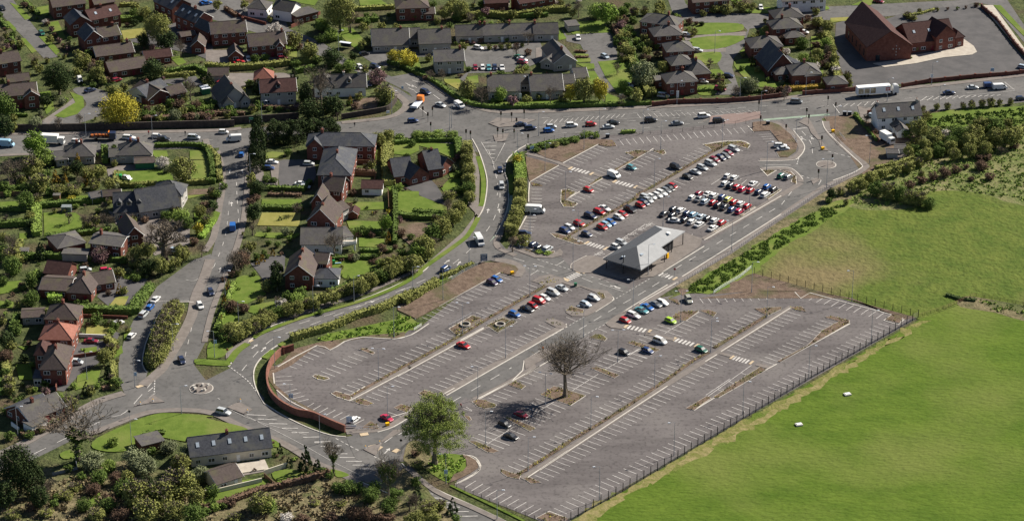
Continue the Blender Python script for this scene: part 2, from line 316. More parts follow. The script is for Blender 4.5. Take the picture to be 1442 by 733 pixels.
ground('pavement', 'g:690,462 760,405 860,350 1010,350 870,465 830,510 740,500 700,480', M_PAVE, 'p')
ground('pavement', 'd:0,395 60,420 200,470 380,465 420,430 445,462 430,490 350,512 200,508 0,432', M_PAVE, 'p')
ground('pavement', 'f:800,45 900,40 1000,58 1065,85 1082,118 1060,150 1010,182 940,150 1000,130 1030,110 900,62', M_PAVE, 'p')
ground('station_forecourt', 'd:515,570 540,545 650,492 700,492 820,520 1110,600 e:20,650 380,350 540,405 520,470 190,700 120,733 d:1110,680 960,690 720,640 600,640 540,620 512,600', M_PAVE, 'p')
ground('pavement', 'g:165,445 230,418 320,450 355,480 340,505 270,500', M_PAVE, 'p')
ground('pavement', 'F:318,505 334,497 345,490 352,478 380,458 443,438 522,412 590,381 651,328 672,300 672,285 664,330 612,364 590,377 522,408 443,432 380,452 352,470 335,484 318,498', M_PAVE, 'p')
ground('pavement', 'B3:310,90 335,150 350,250 345,390 370,410 345,460 280,390 300,250 310,150', M_PAVE, 'p')
ground('footway', 'B2:215,200 290,190 300,250 370,300 340,260 330,190 380,180 370,300 300,290 240,260', M_PAVE, 'p')
ground('church_paving', 'A5:320,330 380,350 540,330 680,300 830,285 857,270 840,240 790,205 750,240 640,270 520,290 470,310', M_PAVE2, 'p')
ground('garden_path', 'A5:880,30 940,30 1100,250 1100,290', M_PAVE2, 'p')
# traffic islands
for s in ('A3:395,640 440,610 640,620 560,650 450,660', 'A3:420,700 500,690 480,733 430,733', 'c:400,200 460,150 490,180 540,270 590,350 560,350 500,290 480,240', 'c:570,360 590,355 650,445 590,440', 'c:500,700 540,680 590,688 520,733',
          'k:480,545 600,505 560,590 540,620 440,570', 'D1:690,145 760,110 790,85 850,122 760,130', 'D2:110,150 170,120 240,160 200,185', 'k:700,400 800,395 720,440 600,505 590,500', 'g:1020,560 1030,562 1030,566'):
    ground('traffic_island', s, M_PAVE, 'p')
def disc(name, key, r, m, h, label=None):
    c = pts(key)[0]; b = MB(); P = [c + Vector((r * math.cos(t * math.pi / 12), r * math.sin(t * math.pi / 12), 0)) for t in range(24)]
    b.prism(P, -.2, h); return tag(b.obj(name, m), kind='structure')
disc('roundabout_kerb', 'c:632,563', 3.5, M_KERB, .16); disc('roundabout_island', 'c:632,563', 3.2, M_PAVE, .22)
disc('roundabout_kerb', 'C1:1040,685', 3.5, M_KERB, .16); disc('roundabout_island', 'C1:1040,685', 3.25, M_PAVE, .22)
# ---------------------------------------------------------------- planting beds in the car park
BEDS = ['a:430,535 465,530 560,555 470,620 570,655 530,685 450,680 425,640', 'a:975,215 1100,195 1190,200 1075,265 1010,230', 'b:110,325 215,315 230,345 205,358', 'a:165,470 270,498 262,505 180,500',
        'd:335,300 400,300 490,325 610,370 640,392 580,400 500,375 380,335', 'b:545,272 700,247 860,238 920,250 950,275 930,303 790,262 635,332 600,295', 'c:80,607 200,612 125,658', 'c:230,608 330,625 372,668 378,733 330,715 345,660',
        'b:1090,730 1222,648 1222,662 1110,740', 'e:862,212 1000,128 1003,136 880,215', 'e:640,348 775,268 778,280 655,352', 'd:65,405 200,447 370,452 378,470 300,486 180,472 80,432',
        'g:110,112 200,65 305,92 160,145', 'f:440,630 640,515 750,545 510,690', 'f:760,600 900,535 1020,572 860,665', 'j:430,430 450,412 560,435 575,450 530,462 480,455', 'j:588,575 630,555 755,590 765,620 740,636 640,605',
        'j:782,640 840,615 955,660 900,680 830,665', 'j:830,195 880,185 965,225 945,240', 'k:700,210 760,178 860,205 810,250', 'l:180,575 230,545 330,580 345,640 250,620', 'g:348,355 390,315 500,345 493,375 440,383 380,373',
        'g:165,445 230,420 335,470 275,490', 'g:605,192 675,205 688,245 655,252', 'm:130,465 245,390 515,470 385,555', 'm:560,235 620,225 805,295 765,320', 'm:870,20 930,5 1160,75 1120,95', 'n:680,175 720,170 940,260 895,290',
        'n:368,375 430,375 625,460 575,475 530,470', 'n:400,32 440,15 500,20 605,60 590,85 500,95 440,75', 'n:320,150 370,160 390,190 370,200', 'n:645,612 760,655 825,640 800,700 700,680 650,645', 'n:835,690 900,688 990,733 900,737',
        'g:548,585 600,555 660,560 700,592 680,612', 'h:990,275 1222,258 1222,280 1100,336', 'i:200,262 300,258 338,300 250,288', 'h:285,340 350,300 512,297 400,380 300,370', 'h:520,290 600,285 668,310 640,343',
        'i:498,345 560,338 710,375 705,400 110,733 90,728 350,590 480,460 620,383 515,355', 'C4:735,575 762,590 640,665 520,733 490,733', 'D4:352,155 460,92 482,100 392,163', 'h:240,185 330,195 345,240 330,235', 'l:950,500 1010,470 1100,510 1065,540', 'f:890,145 900,150 1010,180 1000,176',
        'd:0,300 60,310 150,325 150,400 60,405 0,390', 'k:500,325 560,360 570,395 420,385', 'D3:645,720 705,690 800,720 820,733 700,740', 'i:1020,370 1070,330 1170,350 1140,400', 'a:745,150 870,108 905,158 830,165']
BEDPOLY = []
def kerb(s, sm=0, wd=.32, closed=False):
    P = pts(s)
    if sm: P = smooth(P, sm, closed)
    KB.strip(P, wd, -.2, .20, closed)
KB = MB()
for s in BEDS:
    ground('planting_bed', s, M_SOIL, 'b'); BEDPOLY.append(s); 
for s in BEDS:
    if not s.startswith(('a:745', 'a:165', 'f:890', 'h:240')): kerb(s, closed=True, wd=.26)
BEDSTRIPS = [('d:490,322 1060,5 b:0,692 100,640 630,330 770,262', 1.2), ('j:760,600 1222,340 l:120,310 540,78 f:770,545 1222,290 g:170,140', 1.1), ('n:790,665 1222,390', 1.1), ('o:0,428 210,282 680,0 m:1222,330 h:460,722 600,650', 1.1), ('h:645,612 1090,340', 1.2), ('a:680,492 775,430', .8), ('a:890,368 1080,258', .8)]
for s, wd in BEDSTRIPS: gstrip('planting_bed', s, wd, M_SOIL, 'b', 0)
ground('soil_bed', 'a:185,205 300,262 440,298 748,142 830,165 890,160 860,108 700,98 400,112 250,150', M_SOIL, 'b')
ground('soil_bed', 'a:125,250 400,325 160,465 150,440 130,330', M_SOIL, 'b')
ground('soil_bed', 'c:0,200 130,190 230,225 330,310 385,390 370,450 300,500 230,500 205,455 320,410 230,370 150,272 0,280', M_SOIL, 'b')
ground('soil_bed', 'f:0,470 160,545 880,145 1000,172 1040,120 1010,90 900,62 700,60 640,95 560,140 400,250 200,340 0,430', M_SOIL, 'b')
ground('soil_bed', 'n:280,700 380,650 450,600 430,540 370,505 310,490 345,540 350,590 320,630 240,660 200,733', M_SOIL, 'b')
for s, sm in (('a:160,466 410,325', 0), ('a:445,305 752,142', 0), ('a:158,470 150,560 150,640', 0), ('d:130,150 60,275', 0), ('a:465,622 785,438', 0), ('a:900,370 1192,200 1222,180', 0), ('b:545,270 700,243 860,235 920,248 952,272 930,303', 3),
              ('f:150,545 890,142', 0), ('f:0,712 120,680 268,585', 3), ('j:128,347 465,163 578,202 700,130 820,98 900,93 1130,107 1222,92', 2), ('l:0,428 740,18', 0), ('f:540,728 745,618', 0), ('f:858,665 1025,570', 0),
              ('j:90,398 100,490', 0), ('j:120,545 225,635 320,685 420,733', 2), ('j:755,590 880,515', 0), ('j:745,640 1222,390', 0), ('l:420,592 1100,202', 0), ('g:0,692 350,492 350,465', 0), ('l:650,640 980,470 1075,378 1088,292 1222,212', 0), ('l:645,655 1222,340', 0),
              ('k:1122,95 1222,40', 0), ('k:560,418 700,372 900,248', 3), ('k:645,300 850,238', 0), ('d:540,545 650,490 ', 0), ('d:512,600 515,570 540,545', 2), ('g:600,362 745,268 750,235 700,185', 3), ('e:560,418 1222,38', 0), ('e:195,695 560,470', 0),
              ('e:370,732 1222,195', 0), ('g:690,462 800,390 940,300 1222,130', 2), ('h:0,232 330,45', 0), ('n:280,733 400,670 460,610 440,550 380,508 320,490', 3), ('n:870,688 1222,455', 0), ('o:0,500 755,0 m:1222,388', 0), ('h:570,728 670,668', 0), ('h:705,642 1222,318 i:210,262', 0),
              ('i:715,402 110,733', 0), ('C4:820,560 500,733 D4:392,165', 0), ('c:600,190 618,250 700,342 850,482 935,562 935,590 850,640 690,700', 3), ('c:130,270 320,370 440,430 400,500 330,525 45,535', 0) if False else ('c:205,455 230,502', 0),
              ('c:350,270 430,372 445,430 402,495 330,527 50,535', 3), ('c:65,598 125,662 205,612', 0), ('c:100,590 300,588 380,630 430,690', 3), ('c:150,272 240,372', 0), ('i:240,132 290,185 370,138 1070,325 1005,375 1130,412 1180,365', 0), ('h:240,185 335,235 315,195', 0), ('m:0,288 215,165', 0),
              ('m:385,557 515,472', 0), ('D3:640,722 710,685 805,722', 0), ('D3:225,545 350,470 330,410 280,395', 3), ('b:935,110 985,160', 0), ('F:697,333 714,297 716,262 711,243 714,226 727,213 744,203', 3), ('F:323,515 336,496 355,477 385,458 443,442 522,417 590,386 610,368 651,333 674,305 682,289 686,262 684,243 675,215 665,196', 3),
              ('F:372,568 361,548 357,529 361,513 377,496 410,477 503,447 557,425 580,414 634,390 668,370', 3), ('F:372,568 399,585 432,601 464,612 487,615', 3), ('F:566,652 580,667 613,688 662,710 703,729 760,757', 3),
              ('F:161,598 191,588 218,581 259,578 300,583 345,604 399,626 443,653 481,667 560,700', 3), ('C1:1000,240 930,240 850,255 790,365 750,460 735,560 760,602', 2), ('i:1125,415 700,665', 0) if False else ('c:0,0 1,1', 0)):
    if s.startswith('c:0,0'): continue
    kerb(s, sm, .34)
tag(KB.obj('kerb', M_KERB), kind='structure')
# ---------------------------------------------------------------- painted markings
ZM = .105
PM = MB()
def seg(a, b, wd=.16, z=ZM, B=None):
    (B or PM).strip([a, b], wd, z - .02, z)
def row(s1, s2, n, wd=.16):
    a0, b0 = pts(s1); a1, b1 = pts(s2)
    for i in range(n):
        t = i / (n - 1); a = a0.lerp(a1, t); b = b0.lerp(b1, t); seg(a, b, wd + rnd.uniform(-.02, .03))
ROWS = [('a:208,455 300,483', 'a:390,352 475,381', 6), ('a:497,293 588,325', 'a:742,158 830,190', 8), ('a:175,530 263,530', 'a:170,635 263,640', 5), ('d:130,165 218,165', 'd:100,260 185,270', 5),
        ('a:475,500 570,540', 'a:617,425 710,455', 5), ('a:725,363 815,395', 'a:935,247 1025,280', 7), ('a:510,605 605,640', 'a:765,465 860,500', 8), ('a:930,365 1030,400', 'b:85,348 172,380', 8),
        ('a:815,640 910,673', 'a:990,535 1090,570', 6), ('b:0,597 95,635', 'b:207,480 303,515', 7), ('b:345,400 435,430', 'b:507,300 600,330', 6), ('d:648,298 735,328', 'b:790,283 895,325', 35), ('a:870,110 908,158', 'b:870,122 912,168', 20),
        ('c:50,305 155,300', 'c:130,385 215,375', 5), ('f:208,530 315,568', 'f:870,175 968,205', 17), ('f:675,490 775,528', 'f:1115,245 1222,285', 12), ('j:678,525 790,565', 'l:375,50 487,88', 20), ('j:200,328 293,360', 'j:432,195 532,232', 6),
        ('j:500,383 622,427', 'j:783,228 903,268', 7), ('j:115,432 248,425', 'j:105,500 262,495', 3), ('j:170,567 295,535', 'j:270,655 395,622', 4), ('j:365,700 440,655', 'k:360,350 445,308', 8), ('j:892,595 1005,633', 'l:710,45 815,80', 22),
        ('l:275,515 390,553', 'g:115,475 218,513', 23), ('f:950,500 1065,550', 'g:300,125 400,180', 12), ('l:1040,457 1155,493', 'l:1170,382 1285,418', 4), ('l:780,610 895,648', 'l:912,535 1025,570', 4), ('g:460,665 560,695', 'g:540,615 635,645', 3),
        ('m:290,368 555,450', 'm:455,268 720,350', 5), ('m:590,195 845,273', 'm:707,118 965,200', 4), ('m:880,135 1005,177', 'm:960,85 1085,125', 3), ('n:400,338 672,437', 'n:592,226 853,323', 5), ('n:865,195 985,235', 'n:1080,50 1200,98', 6), ('n:750,150 865,195', 'n:940,5 1060,50', 5),
        ('h:115,435 370,512', 'h:157,412 410,487', 2), ('h:335,425 448,463', 'h:487,333 600,372', 5), ('n:705,582 820,630', 'h:425,632 530,668', 38), ('h:535,560 650,600', 'h:945,303 1052,337', 12), ('n:935,665 1055,710', 'h:645,697 760,735', 37),
        ('h:720,650 838,690', 'i:175,300 293,333', 16), ('C4:735,537 810,562', 'i:455,373 567,405', 15), ('D3:735,668 800,697', 'i:960,400 1080,437', 63), ('h:522,185 552,225', 'i:183,145 212,187', 12), ('i:370,138 298,183', 'i:1070,328 1005,375', 12),
        ('D3:330,527 272,563', 'D3:705,685 638,722', 11)]
for r in ROWS: row(*r)
for s in ('m:405,425 625,285', 'm:680,248 990,65', 'n:525,398 755,248', 'n:820,205 1100,35', 'h:220,485 515,302', 'C4:690,565 455,733', 'D4:580,0 455,85', 'C4:635,605 665,615', 'C4:575,650 605,662', 'C4:515,690 545,702', 'D4:515,45 545,57', 'b:620,612 705,558', 'b:880,610 925,570', 'b:860,575 880,560', 'b:1010,630 1040,600',
          'e:510,320 610,260', 'e:330,215 380,185', 'e:570,340 600,320', 'e:1010,50 1040,30', 'b:1165,560 1200,540', 'd:700,495 1190,200', 'd:770,520 1060,345', 'k:650,245 760,280', 'k:205,0 210,2', 'h:0,535 70,560', 'h:0,500 110,535', 'h:0,675 70,697', 'h:0,715 30,725', 'e:400,430 460,365', 'e:450,445 535,405', 'e:450,440 370,410', 'e:20,300 90,262 ', 'e:50,310 110,275',
          'l:590,690 640,720', 'g:350,405 430,440', 'g:625,505 700,535', 'n:320,90 395,115', 'd:390,572 455,532', 'd:165,655 225,618', 'g:905,720 990,670'):
    P = pts(s); seg(P[0], P[-1])
for i in range(7):
    a = pts('d:735,475 1165,222'); c0 = a[0].lerp(a[1], i / 6.0)
    for dx, dy in ((0, 0), (1.2, .9)):
        seg(c0 + Vector((dx - .9, dy + .4, 0)), c0 + Vector((dx + 1.4, dy - 1.0, 0)), .2); seg(c0 + Vector((dx - .3, dy - .9, 0)), c0 + Vector((dx + .8, dy + .7, 0)), .2)
def dash(s, L, gap, wd=.14, sm=4):
    P = pts(s)
    if sm and len(P) > 2: P = smooth(P, sm)
    on = True; left = L; cur = [P[0]]
    for i in range(len(P) - 1):
        a, b = P[i], P[i + 1]; d = (b - a).length; t = 0
        while d - t > left:
            t += left; q = a.lerp(b, t / d)
            if on: cur.append(q); PM.strip(cur, wd, ZM - .02, ZM)
            cur = [q]; on = not on; left = L if on else gap
        left -= d - t; cur.append(b)
    if on and len(cur) > 1: PM.strip(cur, wd, ZM - .02, ZM)
def solid(s, wd=.14, sm=4): dash(s, 1e5, 1, wd, sm)
dash('e:190,735 1222,115 c:380,735 425,660', 3.6, 4.2, .2, 0)
dash('e:165,730 ... '.split('...')[0] + '', 1, 1) if False else None
dash('g:460,515 740,345 1000,200 1185,85', 4, 3.6, .18, 0); dash('l:465,648 980,350', 4.2, 4.6, .2, 0)
dash('g:230,565 520,395 760,258 960,140 1070,75', .9, .8, .18); dash('g:505,560 690,465', .9, .8, .2); dash('d:100,585 320,640', .9, .8, .2); dash('d:225,520 510,610', .9, .8, .2); dash('d:620,650 850,720', .9, 2.0, .2)
dash('d:20,510 400,622', 4.2, 3.2, .2, 0); solid('g:485,70 575,105', .2); solid('g:630,115 840,185', .16); solid('g:730,135 810,160', .4); solid('g:730,205 865,190') if False else None
# crossings
TB = MB()
def zebra(s, n=5, wd=2.6, tact=True):
    a, b = pts(s); d = b - a; L = d.length; d.normalize(); q = Vector((-d.y, d.x, 0)) * wd / 2
    st = L / (n * 2 + 3)
    for i in range(n):
        c = a + d * st * (2 + 2 * i); PM.strip([c - q, c + q], st * 1.08, ZM - .02, ZM)
    if tact:
        for c in (a + d * st * .3, b - d * st * .3): TB.strip([c - q * .95, c + q * .95], st * 1.3, .1, .186)
for s in ('a:505,348 695,398', 'a:885,462 1075,512', 'd:645,378 815,430', 'd:462,702 608,632', 'g:860,485 1070,532', 'g:1110,22 1290,78', 'h:295,533 500,592', 'h:795,690 970,738'):
    zebra(s, 6 if s[0] == 'd' and s[2] == '4' else 5)
for s, wd in (('k:410,442 480,432', 1.6), ('k:485,548 550,530', 1.2), ('k:550,570 590,540', 1.4), ('k:700,590 740,565', 1.6), ('d:570,635 720,555', 1.8), ('g:320,75 370,92', 1.4), ('e:120,688 165,702', 1.4), ('C1:785,610 815,600', 1.3), ('C1:705,680 740,668', 1.3), ('g:440,8 500,-20', 2), ('C2:220,445 240,435', 1.2)):
    a, b = pts(s); TB.strip([a, b], wd, .1, .19)
tag(TB.obj('tactile_paving', mat('buff_paving', (.42, .33, .22), (.5, .4, .28), .8)), kind='structure')
# main roads: lane lines
dash('F:345,600 300,590', 1, 1) if False else None
for s in ('F:385,467 443,449 522,425 600,393 640,370 668,345 692,315 703,285 703,260 696,235 688,212', 'C2:1060,160 560,350 330,440 180,600'):
    dash(s, 4, 5, .18)
for s in ('F:0,205 140,201 300,197', 'F:760,180 870,172 1072,158 1200,146 1442,124', 'F:700,170 870,161 1072,150 1200,138'): dash(s, 3, 5, .16)
for s in ('F:790,188 900,181 1040,168',): dash(s, 2, 3, .16)
solid('F:-20,195 140,191 290,187', .12); solid('F:690,190 790,175 940,163 1050,152', .12)
for s in ('C1:1085,50 1075,90 C1:1040,110 1000,130 960,125', 'C1:700,240 700,240 930,232 980,235 1000,245', 'C1:1000,250 930,440 850,570 810,620'): solid(s, .14)
dash('C1:735,670 830,610', .9, .7, .3); dash('C1:800,630 795,733', .9, .7, .3); dash('C2:115,568 210,640 260,700', .9, .7, .3); dash('D2:60,100 230,190', 1, 5, .2)
dash('C1:955,520 1000,330 1040,200 1070,130', 3, 5, .16); dash('B2:165,640 170,500 160,350 155,180', 3, 4.5, .2); dash('B2:40,720 100,560 120,380', 3, 5, .15)
dash('D1:800,0 650,170 530,215 150,400', 6, 4, .2); dash('B3:420,190 445,300 440,350', 4, 4, .18)
dash('k:200,470 340,545 400,575', 1.2, .9, .25); dash('k:530,625 640,680', 1.0, .7, .3); dash('c:645,448 850,500', 1.4, 1.2, .25); dash('c:380,560 400,495', 1.2, .8, .25); dash('c:415,655 485,678', 1.4, 1, .25)
dash('c:515,465 495,365 400,250', 4, 4, .2); dash('c:105,565 375,565', 9, 4, .16, 0); solid('c:345,260 465,245', .3); solid('c:480,190 545,290 640,440', .16); solid('c:565,735 585,690 500,680', .2); solid('c:560,620 562,640') if False else None
# hatched areas
def hatch(s1, s2, n, wd=.3):
    a0, b0 = pts(s1); a1, b1 = pts(s2)
    for i in range(n): t = i / (n - 1); seg(a0.lerp(a1, t), b0.lerp(b1, t), wd)
hatch('D2:210,185 310,190', 'D2:620,350 700,345', 8); hatch('D2:560,330 620,330', 'D2:790,465 880,465', 8); hatch('D3:60,590 110,595', 'D3:240,710 340,708', 6, .3)
solid('D2:110,150 250,215 520,290 ', .12); solid('D2:205,190 480,330 640,420 800,500', .12)
hatch('A3:365,738 440,735', 'A3:415,835 425,838', 6); solid('A3:358,735 425,845 480,740', .2, 0)
hatch('A4:100,590 120,612', 'A4:700,570 720,578', 22, .18); hatch('A5:600,500 565,522', 'A5:980,490 960,495', 13, .25); solid('A5:560,520 1050,470 1000,430', .16, 0)
hatch('c:760,45 720,70', 'c:1050,20 1020,50', 6, .2); solid('c:690,45 745,120', .25); solid('A5:1000,425 1050,465', .2)
hatch('A3:700,620 680,640', 'A3:1100,590 1080,608', 16, .15)
for s in ('c:405,325 460,355', 'c:495,315 525,345', 'A2:1030,430 1060,445', 'A2:1045,455 1080,470', 'A3:0,415 30,425', 'A3:0,440 25,455', 'A3:15,475 50,495', 'A3:110,490 145,515', 'A3:20,545 80,590', 'C1:765,700 790,680', 'D1:770,100 800,75', 'k:740,440 815,395', 'k:620,505 690,455'): 
    P = pts(s); seg(P[0], P[-1], .25)
def arrow(s, L=3.4):
    a, b = pts(s); d = (b - a).normalized(); q = Vector((-d.y, d.x, 0)); c = a
    seg(c, c + d * L * .62, .3); t = c + d * L
    PM.add([v + Vector((0, 0, ZM)) for v in (t, c + d * L * .6 + q * .65, c + d * L * .6 - q * .65)], [(0, 1, 2)])
for s in ('C2:820,245 870,235', 'C2:900,255 870,270', 'C2:235,480 270,455', 'C2:285,495 310,470', 'f:400,70 450,35', 'f:510,85 545,45', 'B3:390,440 395,420', 'B3:452,440 450,420', 'B2:122,235 124,205', 'B2:190,235 186,205', 'B2:132,405 132,375', 'C2:25,80 30,55', 'C2:70,85 78,60', 'B2:25,733 30,713', 'c:425,350 415,320', 'c:510,345 500,315', 'k:795,460 815,440', 'g:820,158 800,152', 'A2:1040,440 1060,445', 'A1:0,0 1,1', 'k:620,600 660,560'):
    if s != 'A1:0,0 1,1': arrow(s)
# give way triangles and a cycle lane in green
tag(PM.obj('road_markings', M_PAINT), kind='structure')
GM = MB(); GP = mat('green_surfacing', (.20, .26, .20), (.27, .33, .26), .4)
GM.strip(smooth(pts('B3:520,350 495,440 460,520 430,570 360,660 320,690'), 4), 1.7, .05, .085); GM.strip(pts('c:90,178 660,130'), 1.5, .05, .085)
tag(GM.obj('green_cycle_lane', GP), kind='structure')
RM = MB(); RM.prism(pts('A4:480,600 560,590 740,575 740,610 600,640 470,640'), .03, .083); RM.prism(pts('c:0,110 60,110 80,150 60,165 0,165'), .03, .0835)
tag(RM.obj('red_surfacing', mat('red_surfacing', (.19, .14, .125), (.22, .165, .15), .4)), kind='structure')
# grass verges along the curving road
for s, wd in (('F:673,221 679,243 681,262 679,285 676,291', 1.6), ('B3:342,465 300,540 250,590 60,725 C2:1100,95 980,165 800,235 500,320 300,395 245,425', 1.6), ('C2:215,455 160,495 120,550', 2.2), ('B3:510,245 512,340', 1.6), ('C2:445,430 380,465', 1.8), ('C2:350,490 300,530', 2), ('C2:-60,545 0,545 120,555', 2.2), ('f:548,92 400,200 0,405', 1.5), ('D3:200,552 430,662 580,736', .9)):
    gstrip('grass_verge', s, wd, M_LAWN, 'b')
# ---------------------------------------------------------------- lawns
LAWNS = ['A1:620,80 690,75 760,90 740,110 620,110', 'A1:625,160 750,145 760,190 640,205', 'A1:50,15 95,30 160,95 130,105', 'A1:105,200 130,200 190,265 165,275', 'A1:20,115 45,110 85,150 75,165', 'A1:200,190 240,190 310,265 290,285', 'A1:360,475 430,500 435,550 400,590 330,610 280,600 340,560 390,530', 'A1:880,300 930,290 965,325 920,340', 'A1:190,40 250,30 250,80 200,80', 'A1:240,120 300,110 340,200 300,210', 'A1:200,480 260,470 280,560 240,590',
         'A2:420,0 580,0 560,30 500,20', 'A2:690,140 760,150 810,200 800,270 740,230 700,190', 'A2:790,0 900,0 960,40 800,45', 'A2:960,320 1010,310 1100,345 1100,360 1000,330', 'A2:410,230 470,250 470,300 420,290',
         'A3:0,320 40,320 45,350 0,360', 'A3:165,410 250,410 250,450 240,465 170,425', 'A3:280,400 340,390 345,430 300,430', 'A3:755,140 800,200 760,210', 'A3:805,150 860,110 1000,110 1020,170 830,178', 'A3:960,320 1080,310 1100,400 1100,480 1060,480 1000,400', 'A3:905,370 945,370 1010,470 990,490 920,440', 'A3:850,305 920,300 925,320 850,325', 'A3:850,330 940,330 945,355 910,360', 'A3:360,545 560,520 980,520 1000,540 600,548 380,555', 'A3:1000,480 1100,520 1100,535 1000,540', 'A3:845,280 910,280 915,292 845,300',
         'A4:415,125 620,123 650,150 600,168 400,180', 'A4:380,200 655,188 560,245 420,255', 'A4:400,280 530,272 510,330 400,320', 'A4:480,362 530,362 545,385 480,390', 'A4:415,448 510,445 500,490 420,490', 'A4:0,310 60,300 80,400 60,480 0,480', 'A4:580,0 640,0 620,20', 'A4:660,50 800,40 800,65 680,70', 'A4:600,320 720,310 760,420 700,430 640,390', 'A4:730,150 800,150 790,185 740,185', 'A4:960,45 1060,30 1090,50 980,58', 'A4:700,425 880,430 870,450 720,450', 'A4:630,265 680,255 660,275',
         'A5:100,95 240,88 230,105 100,118', 'A5:205,30 280,0 320,0 310,30', 'A5:940,28 980,30 1100,160 1100,190', 'A5:0,40 70,35 40,60 0,60', 'A5:0,190 60,190 80,240 60,400 0,350',
         'B1:780,120 860,120 870,150 800,155', 'B1:980,120 1050,118 1070,165 980,165', 'B1:1000,170 1060,168 1090,265 980,275', 'B1:600,225 860,215 890,250 900,285 620,290', 'B1:0,385 95,380 95,415 0,420', 'B1:0,480 115,465 115,490 0,505', 'B1:100,545 140,545 140,575 100,575', 'B1:225,440 390,440 430,470 420,530 230,560', 'B1:200,360 440,350 500,370 400,400 210,405', 'B1:0,300 130,310 120,330 0,330', 'B1:1000,440 1060,430 1080,520 1020,570', 'B1:960,330 1090,320 1090,340 960,370',
         'B2:300,135 340,125 405,130 395,155 310,160', 'B2:290,370 495,370 490,405 285,405', 'B2:290,440 490,440 480,510 265,505', 'B2:260,540 490,545 460,570 330,570 250,560', 'B2:30,125 60,180 90,285 70,290 40,200', 'B2:870,90 910,90 905,175 875,170', 'B2:960,80 1100,78 1100,120 1040,145 960,135', 'B2:980,325 1100,330 1100,460 985,445', 'B2:730,385 920,385 945,365 940,420 740,430', 'B2:725,480 905,485 905,530 740,520', 'B2:790,570 920,575 920,620 790,615', 'B2:640,700 700,685 840,690 890,733 640,733', 'B2:0,120 60,150 90,290 0,270', 'B2:20,420 75,440 60,480 0,560 0,480',
         'B3:0,85 60,80 220,85 220,145 210,160 100,110', 'B3:150,310 200,260 180,215 250,210 250,350 180,360', 'B3:0,340 60,360 180,410 170,450 100,462 0,450', 'B2:940,310 1000,320 990,330 950,330', 'B2:915,100 940,90 960,310 930,310', 'B2:800,650 900,650 895,665 800,665',
         'C2:160,115 260,105 280,120 290,180 310,200 230,240 200,250 130,225', 'C2:210,270 330,240 420,240 360,280 250,300', 'C2:640,40 700,28 830,30 880,70 770,120 700,110', 'C2:20,445 100,440 140,470 80,525 10,525', 'C2:0,545 110,550 120,567 0,565', 'C2:80,310 150,290 160,340 90,360',
         'C1:560,265 600,215 665,210 640,265', 'C1:450,360 560,360 580,390 550,420 440,420', 'C1:430,480 500,470 500,505 440,510', 'C1:400,620 470,590 520,590 500,660 390,695', 'C1:590,490 630,465 635,500 590,530', 'C1:640,400 680,370 660,430 640,440', 'C1:0,140 110,130 110,180 0,200', 'C1:0,235 80,240 60,270 0,270', 'C1:80,560 160,560 170,640 100,640', 'C1:90,470 150,465 130,490', 'C1:620,90 700,70 760,100 720,130 640,120', 'C1:1075,500 1100,440 1100,530 1070,530', 'C1:1010,555 1100,545 1100,565 1010,562',
         'D1:500,310 660,235 800,185 900,180 1100,195 D2:0,205 190,250 200,280 0,310 D1:1100,320 980,330 740,290 720,350 600,380 480,360', 'D1:310,390 360,370 390,405 330,415', 'D1:1050,610 1100,590 1100,670 1050,675', 'D2:0,610 170,530 320,520 360,560 150,630 0,675', 'D2:340,490 420,470 520,480 600,490 560,500 400,545', 'D2:330,310 380,335 370,355 330,340', 'D2:640,470 700,480 740,500 680,510', 'D1:400,640 450,600 520,590 490,660']
DRYL = ('A1:625', 'C1:560', 'A5:100', 'C1:450', 'B2:290,440', 'A3:165')
for s in LAWNS: ground('lawn', s, M_LAWND if s.startswith(DRYL) else M_LAWN, 'g', 3 if s.startswith(('A4', 'D', 'C2')) else 0)
for s in ('B3:0,490 110,495 90,560 30,640 B2:1000,560 990,500', 'A2:740,520 900,500 880,560 760,570', 'B1:960,320 1090,318 1090,345 960,350', 'B5:80,150 330,190'): 
    if s.count(',') > 2: ground('garden_soil', s, M_SOIL, 'g')
# ---------------------------------------------------------------- labels that single things out
LAND = []                                                         # (u, v, phrase) for places one can find
def landmark(k, x, y, ph): LAND.append((*px(k, x, y), ph))
PEND = []                                                         # things whose label is completed at the end
def pend(o, look, u, v, place=None, group=None): PEND.append((o, look, u, v, place, group))
ORD = ['', 'first', 'second', 'third', 'fourth', 'fifth', 'sixth', 'seventh', 'eighth', 'ninth', 'tenth', 'eleventh', 'twelfth', 'thirteenth', 'fourteenth', 'fifteenth', 'sixteenth', 'seventeenth', 'eighteenth', 'nineteenth', 'twentieth']
def finish_labels():
    from collections import defaultdict
    D = defaultdict(list)
    for o, look, u, v, place, group in PEND:
        if place is None:
            best = None
            for a, b, ph in LAND:
                d = math.hypot((u - a), (v - b) * 1.8)
                if best is None or d < best[0]: best = (d, a, b, ph)
            d, a, b, ph = best; dx, dy = u - a, (v - b) * 1.8
            if abs(dy) > abs(dx): w_ = 'in front of' if dy > 0 else 'behind'
            else: w_ = 'right of' if dx > 0 else 'left of'
            place = w_ + ' ' + ph
        D[(look, place)].append((u, o, group))
    for (look, place), L in D.items():
        L.sort(key=lambda q: q[0]); n = len(L)
        for i, (u, o, group) in enumerate(L):
            if n == 1: t = look + ' ' + place
            elif i == 0: t = 'leftmost ' + look + ' ' + place
            elif i == n - 1: t = 'rightmost ' + look + ' ' + place
            else: t = (ORD[i + 1] if i < 20 else '%d%s' % (i + 1, {1: 'st', 2: 'nd', 3: 'rd'}.get((i + 1) % 10, 'th'))) + ' from left, ' + look + ' ' + place
            o['label'] = t
            if group: o['group'] = group
